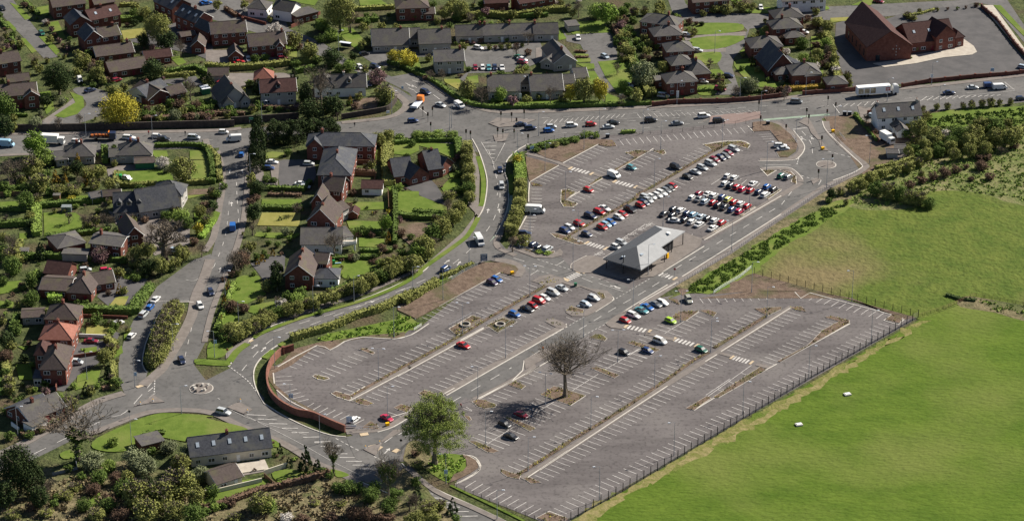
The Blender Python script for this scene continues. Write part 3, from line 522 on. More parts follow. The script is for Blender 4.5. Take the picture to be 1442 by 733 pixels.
# ---------------------------------------------------------------- vehicles
def paint(n, c, r=.3): return mat('paint_' + n, c, rough=r, spec=.6)
PC = {'white': (.62, .62, .61), 'silver': (.42, .44, .45), 'grey': (.16, .17, .18), 'black': (.018, .018, .02), 'dark blue': (.02, .03, .07), 'navy': (.025, .05, .14), 'blue': (.02, .11, .36), 'light blue': (.25, .42, .55),
      'red': (.40, .02, .022), 'maroon': (.2, .015, .03), 'pink red': (.45, .025, .07), 'green': (.02, .12, .08), 'teal': (.08, .25, .28), 'yellow': (.6, .6, .2), 'lime': (.35, .55, .03), 'beige': (.3, .3, .25), 'purple': (.05, .03, .07), 'pale blue': (.35, .42, .48), 'orange': (.7, .2, .02)}
PMAT = {k: paint(k.replace(' ', '_'), v) for k, v in PC.items()}
#            L    W    belt roof hood  belt rear, front; roof rear, front
CARS = {'hatchback': (4.0, 1.76, .92, 1.47, .86, -1.92, 1.05, -1.5, .35), 'saloon': (4.5, 1.8, .92, 1.44, .86, -1.65, 1.05, -.95, .25), 'estate car': (4.6, 1.8, .94, 1.5, .86, -2.15, 1.1, -1.85, .35),
        'small car': (3.6, 1.66, .92, 1.5, .86, -1.72, 1.05, -1.35, .45), 'people carrier': (4.5, 1.84, 1.0, 1.72, .95, -2.1, 1.5, -1.85, .6), 'four wheel drive': (4.5, 1.88, 1.08, 1.75, 1.02, -2.1, 1.0, -1.8, .45),
        'coupe': (4.2, 1.78, .86, 1.33, .8, -1.6, .9, -.7, .1)}
def loft(st, n):
    V = []; Fc = []
    for ring in st: V += ring
    for i in range(len(st) - 1):
        for j in range(n):
            a = i * n + j; b = i * n + (j + 1) % n; Fc.append((a, b, b + n, a + n))
    Fc.append(tuple(range(n - 1, -1, -1))); m = (len(st) - 1) * n; Fc.append(tuple(range(m, m + n)))
    return V, Fc
PROTO = {}
def car_proto(t):
    if t in PROTO: return PROTO[t]
    L, W, zb, zr, zh, br, bf, rr, rf = CARS[t]; h = L / 2; w = W / 2
    st = []
    for x, k, zt, z0 in ((-h, .80, zb * .80, .35), (-h + .12, .92, zb * .95, .27), (-h + .6, .99, zb, .22), (br + .25, 1, zb, .2), (0, 1, zb, .2), (bf - .1, .99, zb * .99, .2), (bf + .25, .98, zh, .2), (h - .45, .93, zh * .88, .22), (h - .12, .84, zh * .74, .27), (h, .70, zh * .62, .34)):
        a = w * k; zm = (z0 + zt) / 2 + .06
        st.append([Vector((x, y, z)) for y, z in ((-a * .9, z0), (-a, z0 + .12), (-a, zm), (-a * .95, zt - .06), (-a * .80, zt), (a * .80, zt), (a * .95, zt - .06), (a, zm), (a, z0 + .12), (a * .9, z0))])
    V, Fc = loft(st, 10); B = MB(); B.add(V, Fc)
    R = .76 * w
    # roof panel, pillars
    B.add([(rr - .05, -R, zr - .06), (rf + .05, -R, zr - .06), (rf + .05, R, zr - .06), (rr - .05, R, zr - .06), (rr + .1, -R * .86, zr + .01), (rf - .12, -R * .86, zr + .01), (rf - .12, R * .86, zr + .01), (rr + .1, R * .86, zr + .01)],
          [(3, 2, 1, 0), (4, 5, 6, 7), (0, 1, 5, 4), (1, 2, 6, 5), (2, 3, 7, 6), (3, 0, 4, 7)])
    for sy in (-1, 1):
        for xb, xr in ((br + .05, rr), (bf - .05, rf), ((br + bf) / 2 + .05, (rr + rf) / 2)):
            B.tube((xb, sy * w * .90, zb - .05), (xr, sy * (R + .015), zr - .03), .05, .045, 4)
    for sy in (-1, 1): B.box((bf - .35, sy * (w + .06), zb + .05), (.18, .16, .12))
    body = B.mesh('body', PMAT['white'], sm=False)
    G = MB(); k = w * .88; q = R * .99
    G.add([(br, -k, zb - .02), (bf, -k, zb - .02), (bf, k, zb - .02), (br, k, zb - .02), (rr, -q, zr - .045), (rf, -q, zr - .045), (rf, q, zr - .045), (rr, q, zr - .045)], [(3, 2, 1, 0), (4, 5, 6, 7), (0, 1, 5, 4), (1, 2, 6, 5), (2, 3, 7, 6), (3, 0, 4, 7)])
    glass = G.mesh('windows', M_GLASS)
    wh = MB(); wh.tube((0, -.1, 0), (0, .1, 0), .31, .31, 12); wheel = wh.mesh('wheel', M_RUBBER)
    rm = MB(); rm.tube((0, -.112, 0), (0, .112, 0), .19, .19, 8); rim = rm.mesh('rim', M_RIM)
    hl = MB(); hl.box((0, 0, 0), (.1, .34, .15)); head = hl.mesh('headlight', mat('headlight_glass', (.75, .77, .78), rough=.15))
    tl = MB(); tl.box((0, 0, 0), (.08, .22, .22)); tail = tl.mesh('tail_light', mat('tail_light_red', (.4, .01, .01), rough=.3))
    PROTO[t] = (body, glass, wheel, rim, head, tail, h, w, zh, zb); return PROTO[t]
def heading(k, x, y, dx, dy):
    a, b = ray(*px(k, x - dx, y - dy)), ray(*px(k, x + dx, y + dy)); d = b - a; return math.atan2(d.y, d.x)
def car(k, x, y, dx, dy, colour, typ, place, group, extra=None, zoff=.06):
    u, v = px(k, x, y); p = ray(u, v, .7); p.z = zoff
    body, glass, wheel, rim, head, tail, h, w, zh, zb = car_proto(typ)
    r = empty('parked_car' if group != 'cars on the roads' else 'car', p, heading(k, x, y, dx, dy) + rnd.uniform(-.02, .02))
    s = rnd.uniform(.97, 1.05); r.scale = (s, s, s)
    ofmesh('body', body, r, PMAT[colour]); ofmesh('windows', glass, r)
    for sx in (-1, 1):
        for sy in (-1, 1):
            q = ofmesh('wheel', wheel, r, loc=(sx * h * .62, sy * (w - .1), .31)); ofmesh('rim', rim, q)
    for sy in (-1, 1):
        ofmesh('headlight', head, r, loc=(h - .12, sy * w * .66, zh * .68)); ofmesh('tail_light', tail, r, loc=(-h + .08, sy * w * .76, zb * .72))
    r['category'] = 'car'
    pend(r, colour + ' ' + typ, u, v, place, group)
    return r
PK = 'parked cars'
def carlist(k, dx, dy, place, group, items):
    for it in items.split(';'):
        it = it.strip()
        if not it: continue
        xy, c = it.split(' ', 1); x, y = map(float, xy.split(','))
        if '>' in c: c, dd = c.split('>'); ddx, ddy = map(float, dd.split(',')); 
        else: ddx, ddy = dx, dy
        c = c.strip(); typ = 'hatchback'
        for t in CARS:
            if c.endswith(t): typ = t; c = c[:-len(t)].strip(); break
        car(k, x, y, ddx, ddy, c, typ, place, group)
def build_cars():
    T = (18.8, 7)
    carlist('a', *T, 'in the sparse upper rows by the path', PK, '1035,338 teal hatchback;665,530 red hatchback')
    carlist('b', *T, 'alone in the upper row left of the long car line', PK, '315,457 black four wheel drive')
    carlist('d', 20, 0, 'nosing out beside the west hedge of the car park', PK, '115,292 dark blue estate car')
    carlist('d', 15, -9, 'in the bed of four cars behind the entry railing', PK, '122,380 black hatchback;190,390 dark blue hatchback;236,417 black hatchback;312,428 silver four wheel drive')
    carlist('d', *T, 'in the short row at the entry end of the planted strip', PK, '460,268 navy hatchback;500,240 white hatchback;585,208 red hatchback;680,142 dark blue estate car;757,106 red estate car;800,78 white saloon')
    P = 'in the long car line beside the planted strip'
    carlist('d', *T, P, PK, '650,300 dark blue hatchback;782,240 red hatchback;815,218 light blue hatchback;855,198 blue hatchback;925,154 white hatchback;960,128 red hatchback;1020,90 black four wheel drive;1110,52 red small car;1142,30 dark blue hatchback;1175,8 silver hatchback')
    carlist('b', *T, P, PK, '58,722 silver people carrier;108,712 white hatchback;158,698 white hatchback;192,678 white estate car;232,656 grey hatchback;262,640 black hatchback;290,620 red small car;418,540 black hatchback;485,498 silver saloon;545,460 silver estate car;615,423 silver estate car;650,393 maroon hatchback;700,377 dark blue hatchback;742,360 grey hatchback;768,338 maroon hatchback;815,300 silver estate car')
    carlist('b', 19, -13, 'in the top block of massed cars by the small roundabout', PK, '760,535 white small car;820,548 white hatchback;740,597 white hatchback;787,617 black hatchback;843,630 red hatchback;890,647 pink red hatchback;978,600 white saloon;958,658 red hatchback;1030,672 dark blue hatchback;1100,625 blue hatchback;1155,650 black hatchback;1085,693 white estate car')
    carlist('e', 19, -13, 'in the middle block of massed cars', PK, '515,15 maroon hatchback;590,14 white saloon;642,30 white hatchback;717,44 navy hatchback;766,62 yellow hatchback;815,87 red hatchback;872,99 white hatchback;930,120 red hatchback;457,45 white hatchback;517,57 grey saloon;568,80 pale blue hatchback;637,90 red hatchback;680,113 black hatchback;733,130 black saloon;797,150 navy hatchback;863,165 pink red hatchback')
    carlist('e', 19, -12, 'in the block of massed cars nearest the station roof', PK, '297,147 black hatchback;360,157 white hatchback;413,185 dark blue hatchback;467,193 light blue hatchback;530,213 pale blue saloon;588,228 black hatchback;648,243 white hatchback;713,262 red hatchback;215,187 black saloon;288,202 black hatchback;305,243 white saloon>20,2;393,238 black hatchback;453,255 white hatchback;515,275 white saloon;633,308 white saloon')
    carlist('c', 20, 0, 'in the short bays beside the access road bend', PK, '238,394 white estate car;262,420 silver saloon>20,-2')
    carlist('c', 18, -10, 'in the corner bays by the small roundabout', PK, '250,655 green hatchback;305,665 grey hatchback')
    carlist('d', *T, 'in the marked bays beside the station roof', PK, '900,410 white small car;950,372 silver estate car')
    carlist('g', *T, 'in the row ending at the green bin', PK, '313,150 silver saloon;237,190 silver people carrier;165,236 white hatchback;115,260 red people carrier;60,303 red small car;15,330 black saloon')
    carlist('f', *T, 'in the row ending at the green bin', PK, '1005,497 blue hatchback')
    carlist('g', *T, 'beside the curved bed at the access road', PK, '587,236 silver hatchback;518,290 pale blue hatchback')
    carlist('g', *T, 'in the row of six across the access road', PK, '858,430 red hatchback;930,385 white estate car;1000,343 teal saloon;1045,316 blue saloon;1118,290 grey saloon;1178,277 white hatchback')
    carlist('f', *T, 'near the yellow grit bin at the entry', PK, '852,200 blue hatchback;812,226 purple hatchback')
    carlist('h', *T, 'in the lower car park near the zebra crossing', PK, '425,193 beige four wheel drive>8,12;272,372 lime hatchback;180,545 white people carrier;74,628 navy hatchback;535,620 green hatchback')
    carlist('m', *T, 'in the lower car park beside the narrow shrub bed', PK, '847,92 black hatchback')
    carlist('l', *T, 'alone in the middle row of the west car park', PK, '565,155 red saloon')
    carlist('k', 18, 9, 'beside the lower exit of the car park', PK, '640,290 pink red saloon'); carlist('k', 19, -14, 'parked against the curved brick wall', PK, '362,305 white hatchback')
    carlist('n', *T, 'under the shadow of the bare tree', PK, '820,140 maroon saloon;675,222 black hatchback;730,325 black saloon')
    RD = 'cars on the roads'
    carlist('f', 20, -14, 'driving on the curving road', RD, '412,110 navy people carrier')
    carlist('B3', 2, 15, 'on the curving road below the junction', RD, '455,217 dark blue hatchback;463,298 silver people carrier')
    carlist('C1', 8, 14, 'on the straight road above the roundabout', RD, '1032,255 white hatchback;938,537 dark blue hatchback;1088,185 dark blue hatchback')
    carlist('B2', 3, -15, 'at the top of the straight road', RD, '183,135 blue hatchback')
    carlist('D2', 20, 5, 'below the round traffic island', RD, '90,170 silver four wheel drive')
    carlist('A3', 20, 7, 'on the north road approaching the junction', RD, '70,475 dark blue four wheel drive;148,540 silver saloon;-190,343 dark blue four wheel drive>16,4;-269,345 white hatchback>14,10')
    carlist('A3', 20, -1, 'queuing on the main road at the traffic lights', RD, '565,640 dark blue saloon;612,660 dark blue four wheel drive;720,652 silver hatchback;707,672 blue hatchback;825,645 white four wheel drive;925,640 red hatchback;1015,653 silver saloon;1040,632 black saloon;5,622 navy hatchback')
    carlist('A4', 20, -1.5, 'on the main road behind the upper car park', RD, '170,620 black four wheel drive;307,635 grey saloon;445,598 white four wheel drive;522,622 black people carrier;922,523 grey people carrier>20,1')
    carlist('A5', 20, -1, 'on the main road in front of the church', RD, '713,478 dark blue saloon;835,450 silver saloon;1085,507 dark blue hatchback')
    carlist('B1', 20, 1, 'on the main road at the far left', RD, '393,68 white small car;665,48 white estate car;682,67 navy hatchback;810,42 white hatchback;845,58 black four wheel drive;1000,48 silver people carrier')
    carlist('B2', 20, 0, 'on the main road beside the dark conifers', RD, '90,20 white small car')
    GP = 'cars parked by the houses'
    carlist('B2', 20, 1, 'on the drive beside the long slate roof', GP, '340,175 white saloon;325,205 navy hatchback;530,183 silver hatchback;490,286 white saloon;505,302 silver saloon')
    carlist('C1', 14, -14, 'at the hedge corner of the side road', GP, '803,223 white saloon;775,263 blue hatchback;742,300 silver people carrier;680,410 white hatchback')
    carlist('C1', 20, 1, 'on a drive by the three brick houses', GP, '470,437 maroon saloon;390,547 silver people carrier;610,345 white hatchback>12,-5')
    carlist('C1', 18, -2, 'behind the brown bungalow', GP, '440,70 silver hatchback;545,72 pink red hatchback')
    carlist('B1', 18, 4, 'on the drive beside the slate chalet house', GP, '655,258 silver small car;655,472 red estate car>20,2;905,632 pale blue hatchback')
    carlist('A1', 14, 14, 'on the top left estate road', GP, '12,42 black hatchback;215,170 green hatchback'); carlist('A1', 14, -4, 'by the round lawn of the cul de sac', GP, '412,412 white people carrier>4,12;465,465 dark blue saloon;603,412 maroon hatchback;1058,12 blue saloon>16,2')
    carlist('A2', 17, -3, 'beside the houses left of the north road', GP, '5,15 blue saloon;360,80 silver coupe;75,427 red hatchback>14,-9;172,320 red saloon;218,305 white hatchback>4,12;818,277 black hatchback;845,430 dark blue saloon>2,12;395,298 maroon hatchback')
    carlist('A3', 3, 14, 'in the terrace parking court', GP, '343,245 white hatchback>18,4;328,348 maroon hatchback;365,348 white hatchback;397,350 teal hatchback;428,348 dark blue hatchback;465,348 white saloon;553,293 green saloon>18,6;570,305 white saloon>18,6;572,320 maroon hatchback>18,3;858,195 white hatchback;997,290 pale blue hatchback>12,6')
    carlist('A4', 19, 2, 'on the estate of brick villas', GP, '352,178 silver hatchback;408,258 silver estate car;572,390 dark blue hatchback;528,458 maroon people carrier;235,493 silver people carrier;442,418 white hatchback;738,38 white hatchback>4,14;888,30 dark blue saloon;960,165 white hatchback;-385,20 silver saloon;55,440 white hatchback')
    carlist('A5', 16, 3, 'at the edge of the church and cottage plots', GP, '350,5 maroon saloon;320,597 pale blue hatchback;1095,345 pale blue hatchback')
def vehicle(name, k, x, y, dx, dy, label, cat, parts, z=.06, hz=1.0):
    u, v = px(k, x, y); p = ray(u, v, hz); p.z = z; r = empty(name, p, heading(k, x, y, dx, dy)); tag(r, label, cat)
    for nm, B, m in parts: B.obj(nm, m, r)
    return r
def wheels(L, w, r=.38, xs=None):
    out = []
    for x in xs or (-L * .3, L * .32):
        for sy in (-1, 1):
            b = MB(); b.tube((x, sy * (w - .13), r), (x, sy * (w + .02), r), r, r, 12); out.append(('wheel', b, M_RUBBER))
    return out
def van(k, x, y, dx, dy, label, c, L=5.2, H=2.3, W=1.95, hi=False):
    h, w = L / 2, W / 2; B = MB()
    prof = [(-h, .35), (-h, H - .12), (-h + .12, H), (h - 1.75, H), (h - 1.15, H - .35), (h - .55, 1.25), (h - .1, .95), (h, .7), (h, .35)]
    V = []; n = len(prof)
    for s_, ins in ((-1, 1), (1, 1)):
        for a, z in prof: V.append(Vector((a, s_ * w * (1 if z < 1.4 else .93), z)))
    B.add(V, [tuple(range(n)), tuple(range(2 * n - 1, n - 1, -1))] + [(i, n + i, n + (i + 1) % n, (i + 1) % n) for i in range(n)])
    G = MB(); G.add([(h - 1.12, -w * .82, H - .36), (h - .58, -w * .86, 1.3), (h - .58, w * .86, 1.3), (h - 1.12, w * .82, H - .36), (h - 1.08, -w * .82, H - .38), (h - .52, -w * .86, 1.27), (h - .52, w * .86, 1.27), (h - 1.08, w * .82, H - .38)], [(3, 2, 1, 0), (4, 5, 6, 7), (0, 1, 5, 4), (1, 2, 6, 5), (2, 3, 7, 6), (3, 0, 4, 7)])
    S = MB(); S.box((h - 1.35, 0, 1.55), (.75, W * .985, .5))
    hl = MB(); [hl.box((h - .06, s_ * w * .74, .78), (.14, .25, .2)) for s_ in (-1, 1)]
    vehicle('van', k, x, y, dx, dy, label, 'van', [('body', B, PMAT[c]), ('windscreen', G, M_GLASS), ('side_windows', S, M_GLASS), ('headlights', hl, M_LAMPH)] + wheels(L, w, .34))
def build_vans():
    van('a', 883, 400, 18, 7, 'white panel van parked alone in the upper car park', 'white', 4.9, 2.1)
    van('d', 205, 92, 20, 1, 'long white high roof van in the bays beside the west hedge', 'white', 6.6, 2.6, 2.1)
    van('B3', 348, 580, 12, 20, 'white high roof van coming down the curving road', 'white', 6.2, 2.6, 2.05)
    van('A3', 245, 540, 20, 12, 'white van behind the flatbed truck on the north road', 'white', 4.8, 1.95)
    van('A5', 975, 447, 20, -1, 'white van following a small blue van on the main road', 'white', 5.4, 2.1)
    van('A5', 920, 438, 20, -1, 'small blue van ahead of the white van on the main road', 'navy', 4.2, 1.9)
    van('B2', 143, 55, -20, 1, 'white van at the top of the straight road', 'white', 5.4, 2.4)
    van('B2', 138, 508, 1, -15, 'blue van with orange rear doors on the straight road', 'blue', 4.8, 2.3)
    van('B1', 30, 82, 20, 1, 'blue and white van at the left end of the main road', 'light blue', 6, 2.6)
    # articulated lorry, box trucks, flatbed trucks
    T = MB(); T.box((-2.2, 0, 2.45), (12.6, 2.5, 2.9)); Cb = MB(); Cb.box((6.2, 0, 2.0), (2.2, 2.4, 2.9), top=.9); Ch = MB(); Ch.box((-1, 0, .85), (13, 1.2, .25)); Ws = MB(); Ws.box((7.28, 0, 2.5), (.12, 2.0, .9)); Fr = MB(); Fr.box((6.1, 0, 3.6), (1.6, 2.2, .5), top=.7)
    P1, P2, P3 = MB(), MB(), MB(); P1.box((3.0, -1.27, 2.6), (1.6, .04, 1.3)); [P2.box((x_, -1.27, 2.4), (1.9, .04, 2.0)) for x_ in (-7.2, -4.9, -2.6)]; P3.box((3.0, -1.3, 2.75), (1.2, .03, .18)); P3.box((2.9, -1.3, 2.4), (1.0, .03, .14))
    vehicle('articulated_lorry', 'A5', 350, 478, 20, -1.5, 'white articulated lorry with red square and picture panels on its side', 'lorry', [('trailer', T, mat('trailer_white', (.78, .78, .77), rough=.4)), ('cab', Cb, PMAT['white']), ('wind_deflector', Fr, PMAT['white']), ('chassis', Ch, M_DARKM), ('windscreen', Ws, M_GLASS), ('red_panel', P1, PMAT['red']), ('lettering', P3, M_WFRAME), ('picture_panel', P2, mat('picture_panel', (.25, .17, .09), (.65, .58, .42), .5))] + wheels(10, 1.2, .5, (-7, -5.7, -4.4, 3.4, 6.1)))
    def box_truck(k, x, y, dx, dy, label, L=7.5):
        T = MB(); T.box((-1.1, 0, 2.2), (L - 2.2, 2.4, 2.6)); Cb = MB(); Cb.box((L / 2 - 1.0, 0, 1.55), (1.9, 2.2, 2.2), top=.88); Ws = MB(); Ws.box((L / 2 - .12, 0, 1.85), (.14, 1.7, .7)); Ch = MB(); Ch.box((0, 0, .75), (L - .6, 1.1, .3))
        vehicle('box_truck', k, x, y, dx, dy, label, 'truck', [('box', T, mat('truck_box', (.7, .7, .67), rough=.5)), ('cab', Cb, PMAT['white']), ('windscreen', Ws, M_GLASS), ('chassis', Ch, M_DARKM)] + wheels(L, 1.1, .45), hz=1.5)
    box_truck('B1', 272, 62, 20, 1, 'white box truck on the main road beside the yellow green tree', 8.5)
    box_truck('B5', 395, 55, 16, 9, 'white box truck parked beside the white semi detached house', 6.5)
    for k, x, y, dx, dy, lab, c in (('A3', 30, 535, 20, -24, 'white and orange flatbed breakdown truck at the junction', 'orange'), ('B1', 535, 48, 20, 0, 'dark flatbed truck carrying orange goods on the main road', 'dark blue')):
        T = MB(); T.box((-1.2, 0, 1.05), (5.6, 2.3, .18)); T.box((-3.9, 0, 1.4), (.1, 2.3, .5)); Cb = MB(); Cb.box((2.6, 0, 1.5), (1.8, 2.2, 2.0), top=.88); Ws = MB(); Ws.box((3.45, 0, 1.8), (.14, 1.6, .6)); Ch = MB(); Ch.box((0, 0, .75), (6.6, 1.0, .3)); Bm = MB(); Bm.box((1.55, 0, 2.65), (.3, 1.5, .18))
        ps = [('flat_bed', T, M_LAMPH if c == 'orange' else M_DARKM), ('cab', Cb, PMAT[c]), ('windscreen', Ws, M_GLASS), ('chassis', Ch, M_DARKM), ('light_bar', Bm, PMAT['orange'])] + wheels(6.5, 1.05, .42)
        if c != 'orange':
            Lb = MB(); [Lb.box((-3.2 + 1.1 * i, .2 * (i % 2), 1.42), (.7, 1.2, .5 + .12 * (i % 3)), .3 * i) for i in range(5)]; ps.append(('orange_load', Lb, mat('rusty_orange_load', (.16, .05, .02), (.4, .12, .03), 1.5)))
        r_ = vehicle('flatbed_truck', k, x, y, dx, dy, lab, 'truck', ps); r_.scale = (1.25, 1.15, 1.15)
# ---------------------------------------------------------------- houses
WIN = {}; FOOT = []
def winmesh(wd, ht):
    kk = (wd, ht)
    if kk not in WIN:
        f = MB(); f.box((0, -.03, 0), (wd, .1, ht)); p = MB(); p.box((-wd * .24, -.085, 0), (wd * .4, .02, ht * .8)); p.box((wd * .24, -.085, 0), (wd * .4, .02, ht * .8))
        WIN[kk] = (f.mesh('window', M_WFRAME), p.mesh('pane', M_GLASS))
    return WIN[kk]
WM = {'brick': M_BRICK, 'cream': M_CREAM, 'white': M_WHITE, 'pale': M_PALE, 'green': mat('green_boards', (.03, .12, .07), (.04, .16, .09), 2)}
RMT = {'brown': M_ROOFB, 'grey': M_ROOFG, 'slate': M_SLATE, 'red': M_ROOFR, 'maroon': M_ROOFM}
def house(name, label, cat, wall, roof, blocks, chim=(.12,), land=None, windows=True, dormers=0, rooflights=0, group=None, trim=True):
    bl = []
    for t in blocks.split(';'):
        a = t.split(); kk = a[0]; P = parse(a[1] + ' ' + a[2]); d, e, r = map(float, a[3:6])
        wl = a[6] if len(a) > 6 else wall; rf = a[7] if len(a) > 7 else roof
        bl.append((kk, ray(*P[0], e), ray(*P[1], e), d, e, r, wl, rf))
    k0, q0, q1 = bl[0][0], bl[0][1], bl[0][2]
    u0 = (q1 - q0); u0.z = 0; u0.normalize(); org = Vector((q0.x, q0.y, 0))
    rz = math.atan2(u0.y, u0.x); root = empty(name, org, rz); tag(root, label, cat, group)
    inv = lambda p: Vector(((p.x - org.x) * u0.x + (p.y - org.y) * u0.y, -(p.x - org.x) * u0.y + (p.y - org.y) * u0.x, p.z))
    first = True; WB = {}; RB = {}; BB = MB(); n_win = 0
    for kk, a, b, d, e, r, wl, rf in bl:
        A, Bp = inv(a), inv(b); A.z = Bp.z = 0; u = (Bp - A); L = u.length; u.normalize(); v = Vector((-u.y, u.x, 0)); Z = Vector((0, 0, 1))
        W = WB.setdefault(wl, MB()); R = RB.setdefault(rf, MB())
        o = .4; off = rnd.uniform(.0, .012)
        def Pt(x, y, z): return A + u * x + v * y + Z * z
        # a gable turned to the viewer: swap axes
        if kk == 'G': LL, DD = d, L; Q = lambda x, y, z: Pt(y, x, z)
        else: LL, DD = L, d; Q = Pt
        fl = (kk == 'G')
        def addq(B, V, Fc):
            B.add(V, [f[::-1] for f in Fc] if fl else Fc)
        if kk in 'gG':
            V = []
            for x in (off, LL - off): V += [Q(x, off, -.3), Q(x, DD - off, -.3), Q(x, DD - off, e), Q(x, DD / 2, e + r - .1), Q(x, off, e)]
            addq(W, V, [(0, 1, 2, 3, 4)[::-1], (5, 6, 7, 8, 9), (0, 5, 9, 4)[::1], (1, 2, 7, 6), (0, 1, 6, 5)[::-1], (4, 9, 8, 3), (3, 8, 7, 2)])
            ez = e - o * r / (DD / 2); V = []; t = .16
            for x in (-o, LL + o): V += [Q(x, -o, ez), Q(x, DD / 2, e + r), Q(x, DD + o, ez), Q(x, DD + o, ez + t), Q(x, DD / 2, e + r + t), Q(x, -o, ez + t)]
            addq(R, V, [(0, 1, 4, 5)[::-1], (1, 2, 3, 4)[::-1], (6, 7, 10, 11), (7, 8, 9, 10), (5, 4, 10, 11)[::-1], (4, 3, 9, 10)[::-1], (0, 6, 7, 1)[::-1], (1, 7, 8, 2)[::-1], (0, 5, 11, 6)[::-1], (2, 8, 9, 3)[::-1]])
            if trim and len(label) % 5 < 2:
                for x in (-o - .05, LL + o + .05):
                    BB = MB(); [BB.tube(Q(x, y0, z0 + .04), Q(x, y1, z1 + .04), .075, .075, 4) for y0, z0, y1, z1 in ((-o, ez, DD / 2, e + r), (DD / 2, e + r, DD + o, ez))]; BB.obj('bargeboard', M_WFRAME, root)
            # ridge tiles
            BB2 = RB.setdefault(rf, MB()); BB2.tube(Q(-o, DD / 2, e + r + t), Q(LL + o, DD / 2, e + r + t), .12, .12, 4)
        elif kk == 'h':
            W.add([Pt(x, y, z) for z in (-.3, e) for x, y in ((off, off), (LL - off, off), (LL - off, DD - off), (off, DD - off))], [(3, 2, 1, 0), (4, 5, 6, 7), (0, 1, 5, 4), (1, 2, 6, 5), (2, 3, 7, 6), (3, 0, 4, 7)])
            if LL >= DD: r0, r1 = (min(DD / 2, LL / 2 - .3), DD / 2), (max(LL - DD / 2, LL / 2 + .3), DD / 2)
            else: r0, r1 = (LL / 2, min(LL / 2, DD / 2 - .3)), (LL / 2, max(DD - LL / 2, DD / 2 + .3))
            V = [Pt(-o, -o, e - .1), Pt(LL + o, -o, e - .1), Pt(LL + o, DD + o, e - .1), Pt(-o, DD + o, e - .1), Pt(-o, -o, e + .08), Pt(LL + o, -o, e + .08), Pt(LL + o, DD + o, e + .08), Pt(-o, DD + o, e + .08), Pt(*r0, e + r), Pt(*r1, e + r)]
            if LL >= DD: Fc = [(3, 2, 1, 0), (0, 1, 5, 4), (1, 2, 6, 5), (2, 3, 7, 6), (3, 0, 4, 7), (4, 5, 9, 8), (5, 6, 9), (6, 7, 8, 9), (7, 4, 8)]
            else: Fc = [(3, 2, 1, 0), (0, 1, 5, 4), (1, 2, 6, 5), (2, 3, 7, 6), (3, 0, 4, 7), (4, 5, 8), (5, 6, 9, 8), (6, 7, 9), (7, 4, 8, 9)]
            R.add(V, Fc); R.tube(Pt(*r0, e + r), Pt(*r1, e + r), .12, .12, 4)
            for c_, rr in ((4, r0), (5, r1 if LL >= DD else r0), (6, r1), (7, r0 if LL >= DD else r1)): R.tube(V[c_], Pt(*rr, e + r), .09, .09, 4)
        else:
            W.box(tuple((A + Bp) / 2 + v * d / 2 + Z * (e / 2 - .15)), (L, d, e + .3), math.atan2(u.y, u.x))
            R.box(tuple((A + Bp) / 2 + v * d / 2 + Z * (e + .12)), (L + .5, d + .5, .24), math.atan2(u.y, u.x))
        if windows and e > 2.5:
            for zf in ([1.45, 4.1] if e >= 4.6 else [1.45]):
                ang = math.atan2(u.y, u.x)
                n = max(1, int(L / 3.2))
                for i in range(n):
                    x = L * (i + .5) / n
                    if first and zf < 2 and i == n // 2 and n > 1:
                        db = MB(); db.box((0, -.04, 0), (1.0, .12, 2.05)); q = ofmesh('door', db.mesh('door', PMAT['maroon'] if wall == 'brick' else M_WFRAME), root, loc=Pt(x, 0, 1.03)); q.rotation_euler = (0, 0, ang)
                        kb = MB(); kb.box((.35, -.12, -.05), (.06, .05, .12)); kb.obj('handle', M_GALV, q); continue
                    wd = (1.3, 1.9)[(i + len(label)) % 2]; f, p = winmesh(wd, 1.25)
                    q = ofmesh('window', f, root, loc=Pt(x, 0, zf)); q.rotation_euler = (0, 0, ang); ofmesh('pane', p, q)
                if zf < 2 or d > 6:
                    m_ = max(1, int(d / 4.5))
                    for i in range(m_):
                        f, p = winmesh(1.3, 1.25); q = ofmesh('window', f, root, loc=Pt(L, d * (i + .5) / m_, zf)); q.rotation_euler = (0, 0, ang + math.pi / 2); ofmesh('pane', p, q)
        if first:
            for c_ in chim:
                C_ = MB(); yy, xx = (d / 2, L * c_) if kk != 'G' else (d * c_, L / 2)
                if kk == 'h': xx = min(max(xx, d / 2), max(L - d / 2, L / 2))
                base = Pt(xx, yy, e + r * .6); ang = math.atan2(u.y, u.x)
                C_.box(tuple(base + Z * .95), (.75, .95, 2.6), ang); C_.box(tuple(base + Z * 2.3), (.9, 1.1, .14), ang); ch = C_.obj('chimney', M_BRICK if wall != 'white' else M_PALE, root)
                Po = MB(); [Po.tube(base + v * s_ + Z * 2.35, base + v * s_ + Z * 2.85, .13, .1, 6) for s_ in (-.25, .25)]; Po.obj('chimney_pot', M_ROOFR, ch)
            sl_ = r / (DD / 2); th = math.atan(sl_)
            for i in range(dormers):
                x = L * (i + .5) / dormers; y = d * .16; z = e + y * sl_; D_ = MB()
                D_.box(tuple(Pt(x, y + .8, z + .5)), (1.6, 2.0, 1.3), math.atan2(u.y, u.x)); dm = D_.obj('dormer', WM[wl], root)
                D2 = MB(); V = [Pt(x + s_ * 1.05, yy, z + 1.1) for yy in (y - .4, y + 2.6) for s_ in (-1, 1)] + [Pt(x, yy, z + 1.95) for yy in (y - .4, y + 2.9)]
                D2.add(V, [(0, 1, 4), (3, 2, 5), (0, 4, 5, 2), (4, 1, 3, 5), (1, 0, 2, 3)]); D2.obj('dormer_roof', RMT[rf], dm)
                D3 = MB(); D3.box(tuple(Pt(x, y - .24, z + .6)), (1.1, .06, .8), math.atan2(u.y, u.x)); D3.obj('pane', M_GLASS, dm)
